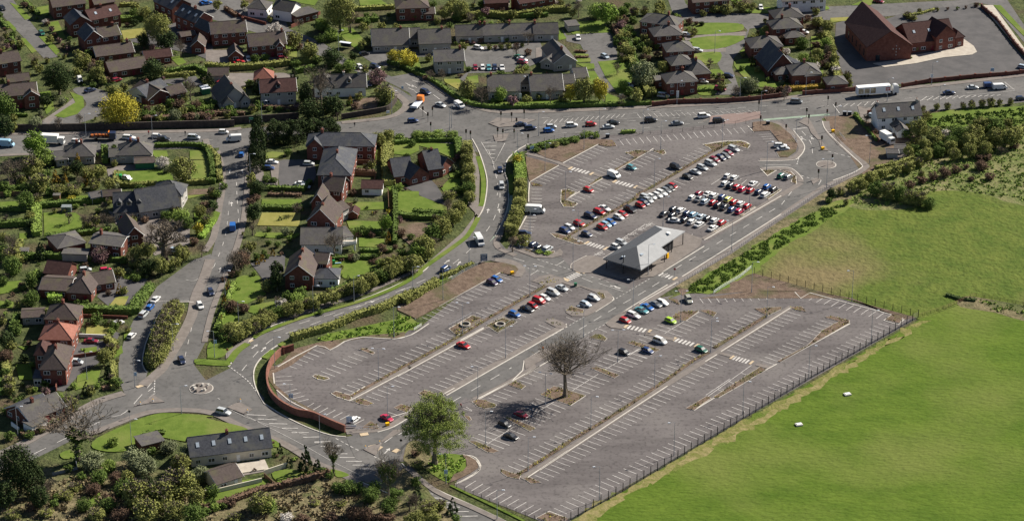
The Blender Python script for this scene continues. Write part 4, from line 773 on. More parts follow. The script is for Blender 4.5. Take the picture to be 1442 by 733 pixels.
            for i in range(rooflights):
                x = L * (i + .5) / rooflights; y = d * .25; z = e + y * sl_ + .2
                X1, X2 = Pt(x - .45, y - .5, z - .5 * sl_), Pt(x + .45, y - .5, z - .5 * sl_); X3, X4 = Pt(x + .45, y + .6, z + .6 * sl_), Pt(x - .45, y + .6, z + .6 * sl_)
                D_ = MB(); nn = Vector((0, 0, .14)); D_.add([X1, X2, X3, X4, X1 + nn, X2 + nn, X3 + nn, X4 + nn], [(3, 2, 1, 0), (4, 5, 6, 7), (0, 1, 5, 4), (1, 2, 6, 5), (2, 3, 7, 6), (3, 0, 4, 7)])
                rl = D_.obj('rooflight', mat('rooflight_glass', (.35, .4, .45), rough=.1), root)
        first = False
    for kk, a, b, d, e, r, wl, rf in bl:
        vv = Vector((-(b - a).y, (b - a).x, 0)).normalized(); FOOT.append(((a + b) / 2 + vv * d / 2, max((b - a).length, d) / 2 + 1.2))
    for i, (wl, B) in enumerate(WB.items()): B.obj('wall', WM[wl], root)
    for rf, B in RB.items(): B.obj('roof', RMT[rf], root)
    P = parse(blocks.split(';')[0].split()[1] + ' ' + blocks.split(';')[0].split()[2])
    if land: LAND.append(((P[0][0] + P[1][0]) / 2, (P[0][1] + P[1][1]) / 2 , land))
    return root
H = house
def build_houses():
    H('detached_house', 'brick house with two white rooflights at the top left', 'house', 'brick', 'maroon', 'g A1:470,105 A1:622,74 9 5.2 2.6;G A1:365,128 A1:470,112 9 5.2 2.8 brick slate', (.5,), 'the brick house with rooflights', rooflights=2)  # slate on the cross wing puts its shaded left slope into the colour
    H('detached_house', 'brick gabled house beside the dry yellow lawn', 'house', 'brick', 'brown', 'g A1:520,195 A1:620,178 8 5.2 2.4;G A1:438,207 A1:530,192 9 5.2 3.2 brick slate', (.8,), 'the brick house by the dry lawn')  # cross wing roof in darker slate stands for the slope in shade
    H('detached_house', 'brown roofed house cut by the top edge of the picture', 'house', 'brick', 'brown', 'g A1:275,38 A1:440,16 8 5 2.5;g A1:490,24 A1:590,8 8 4.4 2', (.3,), 'the house at the top edge')
    H('bungalow', 'long brown brick bungalow behind a wide hedge', 'bungalow', 'brick', 'brown', 'g A1:500,292 A1:690,268 9 2.8 2.3;g A1:750,303 A1:885,288 6 3 1.8 brick maroon', (.9,), 'the long brown bungalow')
    H('bungalow', 'brown roofed bungalow beside the round dark tree', 'bungalow', 'brick', 'brown', 'g A1:570,372 A1:760,342 9 2.8 2.3', (), 'the bungalow by the round dark tree')
    H('bungalow', 'L shaped bungalow with dark gable behind the yellow tree', 'bungalow', 'brick', 'brown', 'G A1:765,515 A1:885,482 12 2.8 2.6;G A1:660,470 A1:765,508 11 2.8 2.8 cream slate;g A1:885,492 A1:960,472 7 2.8 2', (.7,), 'the L shaped bungalow')  # left wing's slate tone is shade on its slope, given as roof colour
    H('detached_house', 'two storey brick house at the left edge of the picture', 'house', 'brick', 'brown', 'g A1:-60,340 A1:106,312 8 5.2 2.5;g A1:45,425 A1:152,412 6 2.6 1.6', (.5,), 'the brick house at the left edge')
    H('detached_house', 'dark brick house with a white trimmed gable by the cul de sac', 'house', 'brick', 'brown', 'g A1:-40,502 A1:190,482 9 5.2 2.6;G A1:125,497 A1:200,490 2 5.2 1.9', (.4,), 'the house with the white gable')
    H('townhouse', 'brick townhouse with black roof at the top left road', 'house', 'brick', 'slate', 'g A1:795,5 A1:888,48 9 6 3', (.9,), 'the black roofed townhouses', rooflights=2)
    H('townhouse', 'brick townhouse with black roof and lit gable wall', 'house', 'brick', 'slate', 'g A1:905,73 A1:1006,115 8.5 6 3;G A1:1075,165 A1:1130,150 9 5 2.4', (.6,), None, rooflights=3)
    H('outbuilding', 'small brick gabled outbuilding beside a pale bare shrub', 'outbuilding', 'brick', 'brown', 'G A1:988,236 A1:1055,236 7 3.4 2.2;g A1:940,190 A1:1008,180 5 2.8 .8', (), 'the small brick outbuilding')
    H('detached_house', 'tall brick house left of the hedge with plain brown roof', 'house', 'brick', 'brown', 'g A2:30,176 A2:208,163 9 5.2 3', (.95,), 'the tall brown roofed house')
    H('detached_house', 'brick house with a small dormer gable beside the green bushes', 'house', 'brick', 'brown', 'g A2:228,240 A2:412,224 9 5.2 3.2;G A2:365,236 A2:398,234 3 5.4 1.5;G A2:118,290 A2:190,286 7 2.6 2.2', (.95,), 'the brick house with dormer gable')
    H('detached_house', 'white walled house with grey roof behind the low brick wall', 'house', 'white', 'grey', 'g A2:345,45 A2:440,60 8 4.5 2.6;h A2:215,42 A2:310,50 8 3.6 2.4;f A2:470,90 A2:580,62 7 3.2 0 brick', (.2,), 'the white house behind the brick wall')
    H('terraced_bungalow', 'large grey roofed dwelling with dark side gable by the north road', 'house', 'pale', 'grey', 'g A2:862,236 A2:1048,230 13 2.8 4.2;g A2:1048,200 A2:1100,196 8 3.6 2.6', (.8,), 'the large grey roofed dwelling')
    H('detached_house', 'brick hip roofed house right of the tall bare trees', 'house', 'brick', 'brown', 'h A2:985,46 A2:1150,40 10 5.2 3;g A3:60,72 A3:115,70 6 3 1.5', (.5,), 'the hip roofed brick house')
    H('semi_detached_house', 'pale house with maroon roof and chimneys above the stone wall', 'house', 'pale', 'maroon', 'g A2:285,478 A2:465,468 9 5.2 3.2;h A2:250,410 A2:345,408 7 5 3 brick red', (.45,), 'the maroon roofed house', dormers=1)
    H('chalet_bungalow', 'grey cross gabled bungalow with white bargeboards', 'bungalow', 'pale', 'grey', 'G A2:75,530 A2:222,510 13 2.8 5;G A2:88,536 A2:140,530 2.5 2.8 2.2;G A2:178,520 A2:228,514 2.5 2.8 2.2', (.3,), 'the grey cross gabled bungalow')
    H('cottage', 'white cottage with grey roof and dormer on the raised corner', 'cottage', 'white', 'grey', 'g A2:655,452 A2:825,446 8 3.8 3.4;h A2:560,450 A2:660,448 9 4 3.4', (.35, .8), 'the white corner cottage', dormers=1)
    H('garage', 'pale garage with brown roof beside a red car', 'garage', 'pale', 'brown', 'g A2:12,390 A2:113,388 6 2.6 1.8', (), None, windows=False)
    H('bungalow', 'wide grey bungalow at the left end of the terrace', 'bungalow', 'pale', 'grey', 'g A3:40,226 A3:200,220 11 4 3.6;g A3:-20,200 A3:45,196 8 3.6 2.6', (.75,), 'the wide grey bungalow')
    for i, (a, b, c_, d_) in enumerate(((230, 186, 368, 182), (372, 182, 498, 178), (500, 178, 628, 174), (632, 176, 755, 172))):
        H('terraced_bungalow', ['left end', 'second from left', 'third from left', 'right end'][i] + ' grey roofed bungalow of the row of four', 'bungalow', 'pale', 'grey', 'g A3:%d,%d A3:%d,%d 8 3 2.8' % (a, b, c_, d_), (.06,) if i else (.9,), ['the row of bungalows', None, 'the bungalow row', 'the end bungalow'][i], group='row of four grey roofed bungalows')
    H('detached_house', 'two storey pale house at the mouth of the parking court', 'house', 'pale', 'grey', 'g A3:120,318 A3:268,312 9 5 2.8', (.9,), 'the two storey pale house')
    H('bungalow', 'pale gabled bungalow in the middle of the parking court', 'bungalow', 'pale', 'grey', 'G A3:735,324 A3:848,312 16 3.6 3;G A3:665,320 A3:735,330 8 2.6 1.8', (.3,), 'the pale gabled bungalow')
    H('bungalow', 'broad grey roof bungalow behind the pink blossom tree', 'bungalow', 'pale', 'grey', 'g A3:398,472 A3:556,468 14 3.4 3.5;g A3:540,432 A3:620,430 8 3.2 2', (.1,), 'the broad grey roof bungalow')
    H('bungalow', 'broad grey roof bungalow with small right wing', 'bungalow', 'pale', 'grey', 'g A3:618,470 A3:780,464 14 3.4 3.5;g A3:780,430 A3:840,426 7 3 2;g A3:845,402 A3:908,397 9 3.2 2', (.05,), 'the winged grey bungalow')
    H('detached_house', 'brick house cut by the top edge above the parking court', 'house', 'brick', 'maroon', 'g A3:380,18 A3:500,12 8 4.4 2;g A3:560,20 A3:740,-8 9 4.6 2', (.5,), 'the top edge brick houses')
    H('detached_house', 'brick villa behind another with a rooflight by white cars', 'house', 'brick', 'grey', 'h A4:115,112 A4:300,138 9 5 2.6', (.8,), 'the rear left villa')
    H('detached_house', 'brick villa with hip roof facing the two lawns', 'house', 'brick', 'grey', 'h A4:190,190 A4:335,180 9 5 2.7', (.75,), 'the villa facing the lawns')
    H('detached_house', 'brick villa with hip roof beside a russet bush', 'house', 'brick', 'grey', 'h A4:255,270 A4:395,262 9 5 2.7', (.8,), 'the villa by the russet bush')
    H('detached_house', 'low brick villa with wide roof beside the winding lane', 'house', 'brick', 'grey', 'h A4:375,388 A4:480,378 12 3.2 3.2;h A4:280,340 A4:390,330 8 5 2.6', (.6,), 'the low brick villa')
    H('detached_house', 'brick villa with tall hip roof nearest the main road', 'house', 'brick', 'grey', 'h A4:255,432 A4:412,420 9 5 2.8;f A4:195,420 A4:250,418 5 2.8 0', (.6,), 'the villa nearest the main road')
    H('detached_house', 'hip roofed brick villa topmost of the right hand pair', 'house', 'brick', 'grey', 'h A4:812,98 A4:960,88 9 5 2.7', (.8,), 'the topmost right villa')
    H('detached_house', 'hip roofed brick villa with low annex in the right row', 'house', 'brick', 'grey', 'h A4:803,152 A4:955,142 9 5 2.7;h A4:870,198 A4:965,190 6 2.8 1.6', (.3,), 'the villa with the annex')
    H('detached_house', 'brick villa partly hidden behind the large gabled house', 'house', 'brick', 'grey', 'h A4:690,250 A4:852,240 10 5 2.8', (.6,), 'the half hidden villa')
    H('detached_house', 'large brick house with a steep lit gable', 'house', 'brick', 'slate', 'G A4:778,362 A4:918,348 14 3 6;f A4:918,330 A4:940,325 8 2.6 0 white', (.2,), 'the steep gabled brick house')
    H('detached_house', 'brick house with hip roof and garage behind the golden hedge', 'house', 'brick', 'grey', 'h A4:903,390 A4:1050,382 10 4.4 3;h A4:818,386 A4:905,380 6 2.8 1.8', (.5,), 'the hip roofed house by the golden hedge')
    H('detached_house', 'dark brick house cut by the top edge above the lawns', 'house', 'brick', 'brown', 'g A4:390,14 A4:575,0 8 5 2', (.4,), 'the dark top edge house')
    H('detached_house', 'white rendered house at the top right edge', 'house', 'white', 'grey', 'g A4:850,8 A4:1075,-6 8 5 2;g A5:-20,10 A5:70,4 8 4 2', (.5,), 'the white top edge house')
    H('detached_house', 'small brown roofed house peeping over the golden hedge end', 'house', 'brick', 'grey', 'h A5:88,438 A5:190,432 7 3 2;h A5:-30,395 A5:52,388 8 4 2.4', (), None)
    H('semi_detached_house', 'white semi detached house with brick base beside the main road', 'house', 'white', 'grey', 'g A5:348,608 A5:570,592 8 5.2 3.4;G A5:425,655 A5:485,650 4 2.6 1.6;G A5:448,678 A5:505,676 4 2.6 1.2 white grey', (.04, .96), 'the white semi detached house', rooflights=3)
    H('bungalow', 'grey hip roofed bungalow with two chimneys beside the yellow green tree', 'bungalow', 'pale', 'grey', 'h B1:325,150 B1:485,146 9 3 3.3;g B1:290,165 B1:345,160 7 2.6 1.6', (.02, .95), 'the hip roofed bungalow')
    H('bungalow', 'grey hip roofed bungalow behind the green shed', 'bungalow', 'pale', 'grey', 'h B1:605,142 B1:780,138 9 3 3.4;g B1:568,148 B1:612,146 6 2.8 1.6', (.02, .98), 'the bungalow behind the green shed')
    H('shed', 'dark green garden shed in front of the hip roofed bungalow', 'shed', 'green', 'brown', 'g B1:698,182 B1:795,178 5 2.4 .8 green brown', (), None, windows=False)
    H('chalet_house', 'slate roofed chalet house with three dormers', 'house', 'pale', 'slate', 'g B1:590,435 B1:745,428 11 3 4.6;g B1:725,432 B1:925,400 12 3.2 5.4;h B1:780,345 B1:935,352 9 5 3.6', (.95,), 'the slate chalet house', dormers=3)
    H('bungalow', 'low grey roofed bungalow with a flat front porch', 'bungalow', 'brick', 'grey', 'h B1:300,622 B1:440,592 10 2.9 1.8;f B1:320,650 B1:448,655 4 2.4 0 pale', (), 'the low grey roofed bungalow')
    H('detached_house', 'brick house with shallow dark roof and white fascia', 'house', 'brick', 'grey', 'g B1:465,594 B1:622,612 9 4.6 1.2;G B1:650,562 B1:740,548 11 4.8 3 brick brown', (.2,), 'the shallow roofed brick house')
    H('shed', 'small white shed at the end of the hedge', 'shed', 'white', 'grey', 'g B1:475,360 B1:535,348 4 2.3 1;g B1:535,352 B1:622,345 4 2.3 1.2 brick brown', (), None, windows=False)
    H('apartment_block', 'long slate roofed brick block behind the dark conifers', 'apartment building', 'brick', 'slate', 'h B2:520,92 B2:868,96 10 5.2 3;G B2:522,95 B2:600,95 2.5 5.2 2.6', (.2,), 'the long slate roofed block')
    H('apartment_block', 'deep brick block with pale hip roof beside the parked cars', 'apartment building', 'brick', 'slate', 'h B2:578,243 B2:746,246 22 5.4 3.6', (.3,), 'the deep hip roofed block')
    H('semi_detached_house', 'brown gabled house squeezed behind the deep hip roofed block', 'house', 'brick', 'brown', 'g B2:600,320 B2:700,328 9 5 3.2;G B2:545,380 B2:610,384 8 4.6 3;G B2:630,410 B2:700,430 4 4 1.5 pale brown', (.3,), 'the brown gabled house')
    H('detached_house', 'brick gable ended house with steep brown roof', 'house', 'brick', 'brown', 'G B2:522,478 B2:662,490 11 5 4.6', (.3,), 'the steep roofed gable house')
    H('detached_house', 'wide pale grey roofed house with a rear balcony', 'house', 'white', 'grey', 'g B2:492,600 B2:700,598 12 3.6 3;f B2:700,570 B2:760,560 8 3 0', (.85,), 'the pale roofed balcony house')
    H('detached_house', 'dark brick house with brown roof and a dark conservatory', 'house', 'brick', 'brown', 'G C2:408,98 C2:552,102 13 5 3.6;h C2:560,116 C2:682,118 7 3 2 white slate;g B2:560,695 B2:622,700 7 5 2', (.3, .75), 'the house with the dark conservatory')
    H('summer_house', 'garden summer house with maroon roof and glass front', 'summer house', 'white', 'maroon', 'g B2:805,310 B2:908,312 6 2.6 1.6', (), 'the glass fronted summer house')
    H('shed', 'small brown shed on the lawn behind the gable house', 'shed', 'brick', 'maroon', 'G B2:735,440 B2:782,442 4 2 1', (), None, windows=False)
    H('detached_house', 'dark roofed modern brick house with blue garage doors', 'house', 'brick', 'slate', 'g B3:88,215 B3:160,205 13 3.6 4.2;G B3:-10,262 B3:88,236 9 2.8 3.2;G B3:145,212 B3:215,178 7 3.2 3;g B2:975,250 B2:1070,240 12 3 4', (.6,), 'the modern dark roofed house')
    H('bungalow', 'brown roofed bungalow with two white skylights and hip front', 'bungalow', 'brick', 'brown', 'h C1:348,188 C1:470,195 13 2.9 3.2;g C1:205,172 C1:355,180 10 2.8 1.6;g C1:482,150 C1:590,132 7 2.8 2.4', (.9,), 'the brown hip fronted bungalow')
    H('garage', 'red brown gabled garage behind the brown bungalow', 'garage', 'brick', 'maroon', 'g C1:228,85 C1:345,98 8 2.8 2.4', (), None)
    H('detached_house', 'brown hip roofed brick house topmost of the stack of three', 'house', 'brick', 'brown', 'h C1:232,326 C1:395,330 9 5.2 3.4;g C1:115,318 C1:225,312 6 2.6 .8 pale', (.5,), 'the topmost of three brick houses')
    H('detached_house', 'orange red roofed brick house, middle of the three', 'house', 'brick', 'red', 'h C1:205,430 C1:370,434 9 5.2 3.6', (.5,), 'the orange red roofed house')
    H('detached_house', 'brown hip roofed brick house lowest of the stack of three', 'house', 'brick', 'brown', 'h C1:208,586 C1:338,586 14 5.2 3.4;h C1:180,512 C1:240,512 7 5 2.4 brick maroon;f C1:172,632 C1:212,632 5 2.8 0 pale slate', (.6,), 'the lowest of three brick houses')
    H('bungalow', 'brick bungalow with white conservatory at the left road', 'bungalow', 'brick', 'grey', 'g D1:152,215 D1:335,140 9 2.8 2.6;G D1:30,150 D1:150,212 9 2.8 2.8 brick slate;f D1:165,248 D1:245,212 4 2.4 0 white', (.35,), 'the bungalow with the conservatory')  # left wing roof is shaded, its shade coloured in with slate
    H('cottage', 'long cream cottage with slate roof and five rooflights', 'cottage', 'cream', 'slate', 'g F:269,642 F:382,628 8.5 3.4 3.6', (.48,), 'the long cream cottage', rooflights=5)
    H('garage', 'cream garage with brown hip roof in front of the long cottage', 'garage', 'cream', 'brown', 'g D2:58,542 D2:186,500 8 2.6 2', (), 'the cream garage')
    H('outbuilding', 'low flat roofed building on the lawn behind the hedge', 'outbuilding', 'brick', 'grey', 'f D1:735,348 D1:850,320 6 2.4 0', (), None, windows=False)
    # shed group by the white semi
    for x, y, lab in ((465, 108, 'white garden store beside the box truck'), (425, 130, 'grey garden store in front of the white store')):
        H('shed', lab, 'shed', 'white' if x > 450 else 'pale', 'grey', 'g B5:%d,%d B5:%d,%d 4 2 .6' % (x - 28, y, x + 24, y), (), None, windows=False)
    H('electrical_kiosk', 'pale green flat topped kiosk on the grass by the terrace', 'kiosk', 'pale', 'grey', 'f A3:808,138 A3:865,133 6 2.2 0', (), None, windows=False)
def build_church():
    root = empty('church', ray(*px('A5', 290, 240), 6)); root.location.z = 0; org = root.location.copy()
    tag(root, 'red brick church with steep dark roof and attached parish hall', 'church')
    e = 6.0; r = 6.0
    c = [ray(*px('A5', x, y), e) - org for x, y in ((290, 240), (520, 232), (345, 62), (180, 117))]
    for q in c: q.z = 0
    Z = Vector((0, 0, 1)); nr = (c[0] + c[1]) / 2; fr = (c[2] + c[3]) / 2
    W = MB(); W.add([q - Z * .3 for q in c] + [q + Z * e for q in c] + [nr + Z * (e + r - .15), fr + Z * (e + r - .15)], [(0, 1, 5, 8, 4), (1, 2, 6, 5), (2, 3, 7, 9, 6), (3, 0, 4, 7), (3, 2, 1, 0), (4, 8, 9, 7), (8, 5, 6, 9)])
    mid = (c[0] + c[1] + c[2] + c[3]) / 4
    def ex(q, k=1.05): return mid + (q - mid) * k
    dn = Z * (e - .35); up = Z * (e + r); t = Z * .25
    R = MB(); a, b, d, f_ = [ex(q) for q in c]; n2, f2 = mid + (nr - mid) * 1.06, mid + (fr - mid) * 1.06
    R.add([a + dn, b + dn, d + dn, f_ + dn, n2 + up, f2 + up, a + dn + t, b + dn + t, d + dn + t, f_ + dn + t, n2 + up + t, f2 + up + t], [(0, 4, 5, 3)[::-1], (4, 1, 2, 5)[::-1], (6, 10, 11, 9)[::1][::-1], (10, 7, 8, 11)[::-1], (0, 6, 10, 4)[::-1], (4, 10, 7, 1)[::-1], (3, 5, 11, 9)[::-1], (5, 2, 8, 11)[::-1], (0, 3, 9, 6)[::-1], (1, 7, 8, 2)[::-1]])
    W.obj('wall', M_BRICK, root); R.obj('roof', M_ROOFM, root)
    u = (c[1] - c[0]).normalized(); v = Vector((-u.y, u.x, 0)); ang = math.atan2(u.y, u.x)
    # small square windows in the shape of a cross on the near gable
    for i, (dx, dz) in enumerate(((-1.2, 4.6), (0, 4.6), (1.2, 4.6), (0, 5.8), (0, 3.4), (0, 2.2))):
        b_ = MB(); b_.box(tuple(c[0].lerp(c[1], .66) + u * dx - v * .05 + Z * dz), (.35, .12, .5), ang); b_.obj('window', M_PALE, root)
    w2 = (c[3] - c[0]); 
    for i in range(5):
        q = c[0].lerp(c[3], (i + .7) / 5.6); b_ = MB(); b_.box(tuple(q + Z * 2.6), (.9, .14, 2.6), math.atan2(w2.y, w2.x)); b_.obj('window', M_GLASS, root)
    b_ = MB(); b_.box(tuple(c[0].lerp(c[1], .25) - v * .05 + Z * 1.2), (1.6, .14, 2.4), ang); b_.obj('door', M_GLASS, root)
    LAND.append((*px('A5', 350, 230), 'the brick church'))
    H('parish_hall', 'brick parish hall with porch gable and tall gridded window', 'church hall', 'brick', 'maroon', 'g A5:512,222 A5:745,196 15 4.2 5;G A5:648,190 A5:748,172 10 6.2 3.8;G A5:578,222 A5:628,216 3 3 1.8;h A5:748,196 A5:790,190 7 4 2', (), 'the parish hall', rooflights=3)
def build_station():
    e, r = 3.6, 3.0
    A, B, C3, D = [ray(*px(*q), e) for q in (('d', 790, 516), ('d', 1115, 612), ('e', 400, 366), ('e', 145, 298))]
    org = Vector((A.x, A.y, 0)); root = empty('bus_station', org); tag(root, 'grey metal roofed bus station with hipped end and deep canopy', 'bus station')
    A, B, C3, D = [q - org for q in (A, B, C3, D)]; u = (B - A); u.z = 0; W_ = u.length; u.normalize(); v = Vector((-u.y, u.x, 0)); L = ((C3 - B).dot(v) + (D - A).dot(v)) / 2
    P = lambda x, y, z: u * x + v * y + Vector((0, 0, z + .12))
    n1, n2 = P(W_ * .5, 8.6, e + r), P(W_ * .5, L - 6.5, e + r); c = [P(0, 0, e), P(W_, 0, e), P(W_, L, e), P(0, L, e)]
    nch = P(W_, L * .55, e), P(W_ - 3.2, L * .55, e + .0)
    R = MB(); zr = lambda x: e + r * (1 - abs(x - W_ / 2) / (W_ / 2))
    dk = mat('station_shaded_roof', (.085, .088, .095), (.10, .104, .11), 2, rough=.55); lt = mat('station_metal_roof', (.27, .275, .28), (.31, .315, .32), .6, rough=.8)  # dk is a darker copy: shade of near and left planes put in colour
    R.add([c[0], c[1], n1], [(0, 1, 2)]); R.add([c[0], n1, n2, c[3]], [(0, 1, 2, 3)]); R.add([c[0] - Vector((0, 0, .3)), c[1] - Vector((0, 0, .3)), c[1], c[0]], [(0, 1, 2, 3)]); R.obj('shaded_roof', dk, root)
    xm = W_ - 2.6; m1 = P(xm, L * .52, zr(xm)); e1 = P(W_, L * .52, e); m2 = P(xm, L, zr(xm))
    R2 = MB(); R2.add([c[1], e1, m1, m2, n2, n1, c[3]], [(0, 1, 2, 3, 4, 5), (3, 6, 4)]); R2.add([m2, c[3], m2 - Vector((0, 0, .35)), c[3] - Vector((0, 0, .35))], [(0, 1, 3, 2)]); t = Vector((0, 0, -.35))
    R2.add([c[1], e1, c[1] + t, e1 + t], [(0, 1, 3, 2)[::-1]]); R2.add([m1, m2, m1 + t, m2 + t], [(0, 1, 3, 2)[::-1]]); R2.add([e1, m1, e1 + t, m1 + t], [(0, 1, 3, 2)[::-1]])
    R2.obj('metal_roof', lt, root)
    So = MB(); So.add([q + t for q in (c[0], c[1], e1, m1, m2, c[3])], [(5, 4, 3, 2, 1, 0)]); So.obj('soffit', M_WFRAME, root)
    Wl = MB(); Wl.box(tuple(P(W_ * .5, L * .58, e / 2 - .1)), (W_ * .46, L * .5, e + .1), math.atan2(u.y, u.x)); Wl.obj('wall', M_DARKM, root)
    Gl = MB()
    for i in range(5): Gl.box(tuple(P(W_ * .735, L * (.42 + .09 * i), 1.5)), (.1, 2.2, 2.2), math.atan2(u.y, u.x))
    Gl.obj('glazing', M_GLASS, root)
    for x, y in ((.8, .8), (W_ / 2, .8), (W_ - .8, .8), (W_ - .8, L * .25), (W_ - .8, L * .5), (xm - .3, L - .8), (.8, L - .8), (.8, L * .5), (xm - .3, L * .75)):
        b_ = MB(); b_.tube(P(x, y, -.2), P(x, y, zr(x) if x < xm else e), .14, .14, 8); b_.obj('column', M_DARKM, root)
    for x, y, in ((W_ * .4, 3.0), (W_ * .72, 6.5)):
        z = e + r * y / 8.6 if x < W_ / 2 else zr(x)
        b_ = MB(); b_.box(tuple(P(x, y if x > W_ / 2 else y, z + .12)), (.9, 1.2, .2), math.atan2(u.y, u.x)); b_.obj('rooflight', mat('rooflight_glass', (.35, .4, .45), rough=.1), root)
    b_ = MB(); b_.box(tuple(P(W_ * .66, L * .78, zr(W_ * .66) + .3)), (1.2, 1.0, .5), math.atan2(u.y, u.x)); b_.obj('roof_vent', M_WFRAME, root)
    b_ = MB(); b_.box(tuple(P(W_ - 1.6, L * .6, 1.0)), (.6, 1.0, 1.6), math.atan2(u.y, u.x)); b_.obj('ticket_machine', M_YEL, root)
    LAND.append((*px('e', 60, 480), 'the bus station'))
build_houses(); build_church(); build_station(); build_cars(); build_vans()
# ---------------------------------------------------------------- vegetation
LEAF = {'E': ((0.026, 0.043, 0.018), (0.067, 0.094, 0.029)), 'D': ((0.063, 0.102, 0.025), (0.136, 0.192, 0.043)), 'L': ((0.131, 0.198, 0.039), (0.246, 0.323, 0.072)), 'G': ((0.135, 0.228, 0.034), (0.237, 0.342, 0.061)), 'O': ((0.148, 0.160, 0.048), (0.275, 0.283, 0.082)),
        'B': ((0.136, 0.109, 0.080), (0.216, 0.176, 0.136)), 'Y': ((0.330, 0.295, 0.035), (0.500, 0.430, 0.060)), 'Q': ((0.187, 0.132, 0.022), (0.330, 0.220, 0.044)), 'P': ((0.170, 0.100, 0.100), (0.280, 0.170, 0.170)), 'R': ((0.095, 0.062, 0.042), (0.170, 0.110, 0.075)), 'W': ((0.462, 0.418, 0.374), (0.682, 0.638, 0.572)),
        'C': ((0.023, 0.039, 0.018), (0.058, 0.081, 0.029)), 'K': ((0.020, 0.033, 0.015), (0.050, 0.069, 0.022)), 'S': ((0.130, 0.150, 0.078), (0.221, 0.240, 0.130))}
LEAF['H'] = ((.16, .205, .045), (.26, .31, .085)); LEAF['T'] = ((.17, .135, .075), (.27, .22, .13)); LEAF['Z'] = ((.10, .16, .03), (.17, .24, .05))
LM = {k: mat('foliage_' + k, a, b, 1.4, rnd_v=.16, contrast=.2) for k, (a, b) in LEAF.items()}
KIND = {'E': ('evergreen_tree', 'dark evergreen tree'), 'D': ('evergreen_shrub', 'dark green shrub'), 'L': ('green_shrub', 'light green shrub'), 'G': ('leafy_tree', 'fresh green tree'), 'O': ('budding_tree', 'olive budding tree'), 'B': ('bare_tree', 'bare brown twiggy tree'),
        'Y': ('yellow_tree', 'yellow flowering tree'), 'Q': ('golden_conifer', 'golden conifer'), 'P': ('blossom_tree', 'pink blossom tree'), 'R': ('russet_shrub', 'russet brown shrub'), 'W': ('white_blossom_shrub', 'white blossom shrub'), 'C': ('conifer', 'pointed dark conifer'), 'K': ('conifer', 'tall dark conifer'), 'S': ('silver_shrub', 'silvery green shrub')}
def quad(V, Fc, c, n, s, R):
    t = n.cross(Vector((R.uniform(-1, 1), R.uniform(-1, 1), R.uniform(-1, 1))))
    if t.length < .01: t = Vector((1, 0, 0))
    t.normalize(); b = n.cross(t).normalized(); k = len(V)
    V += [c - t * s - b * s * .7, c + t * s - b * s * .7, c + t * s * .7 + b * s, c - t * s * .7 + b * s]; Fc.append((k, k + 1, k + 2, k + 3))
def crown_mesh(name, seed, shape, nleaf, leaf, nclump):
    """unit crown: about one wide and one high, standing on the ground"""
    R = random.Random(seed); V = []; Fc = []; cl = []
    for i in range(nclump):
        while True:
            p = Vector((R.uniform(-1, 1), R.uniform(-1, 1), R.uniform(-1, 1)))
            if .15 < p.length < 1: break
        p = p.normalized() * (.35 + .65 * R.random() ** .6)
        if shape == 'cone':
            h = R.random() ** 1.25; rr = .46 * (1 - h) ** .8 + .03; a = R.uniform(0, 6.283); q = Vector((math.cos(a) * rr * .8, math.sin(a) * rr * .8, .03 + h * .93)); cr = .10 * (1.25 - h)
        elif shape == 'col':
            h = R.random(); rr = .36 * (1 - h ** 3) + .05; a = R.uniform(0, 6.283); q = Vector((math.cos(a) * rr, math.sin(a) * rr, .04 + h * .92)); cr = .15
        elif shape == 'bush':
            q = Vector((p.x * .40, p.y * .40, .44 + p.z * .40)); cr = R.uniform(.10, .2)
        else:
            q = Vector((p.x * .39, p.y * .39, .53 + p.z * .37)); cr = R.uniform(.09, .17)
        cl.append((q, cr))
    for i in range(nleaf):
        q, cr = cl[i % nclump]; d = Vector((R.gauss(0, 1), R.gauss(0, 1), R.gauss(0, 1)))
        if d.length < .01: continue
        d.normalize(); c = q + d * cr * (.55 + .5 * R.random()); 
        if c.z < .01: c.z = .01 + R.random() * .03
        n = (d + Vector((R.uniform(-.8, .8), R.uniform(-.8, .8), R.uniform(-.5, .9)))).normalized()
        quad(V, Fc, c, n, leaf * R.uniform(.6, 1.35), R)
    return mesh(name, V, Fc, LM['D'])
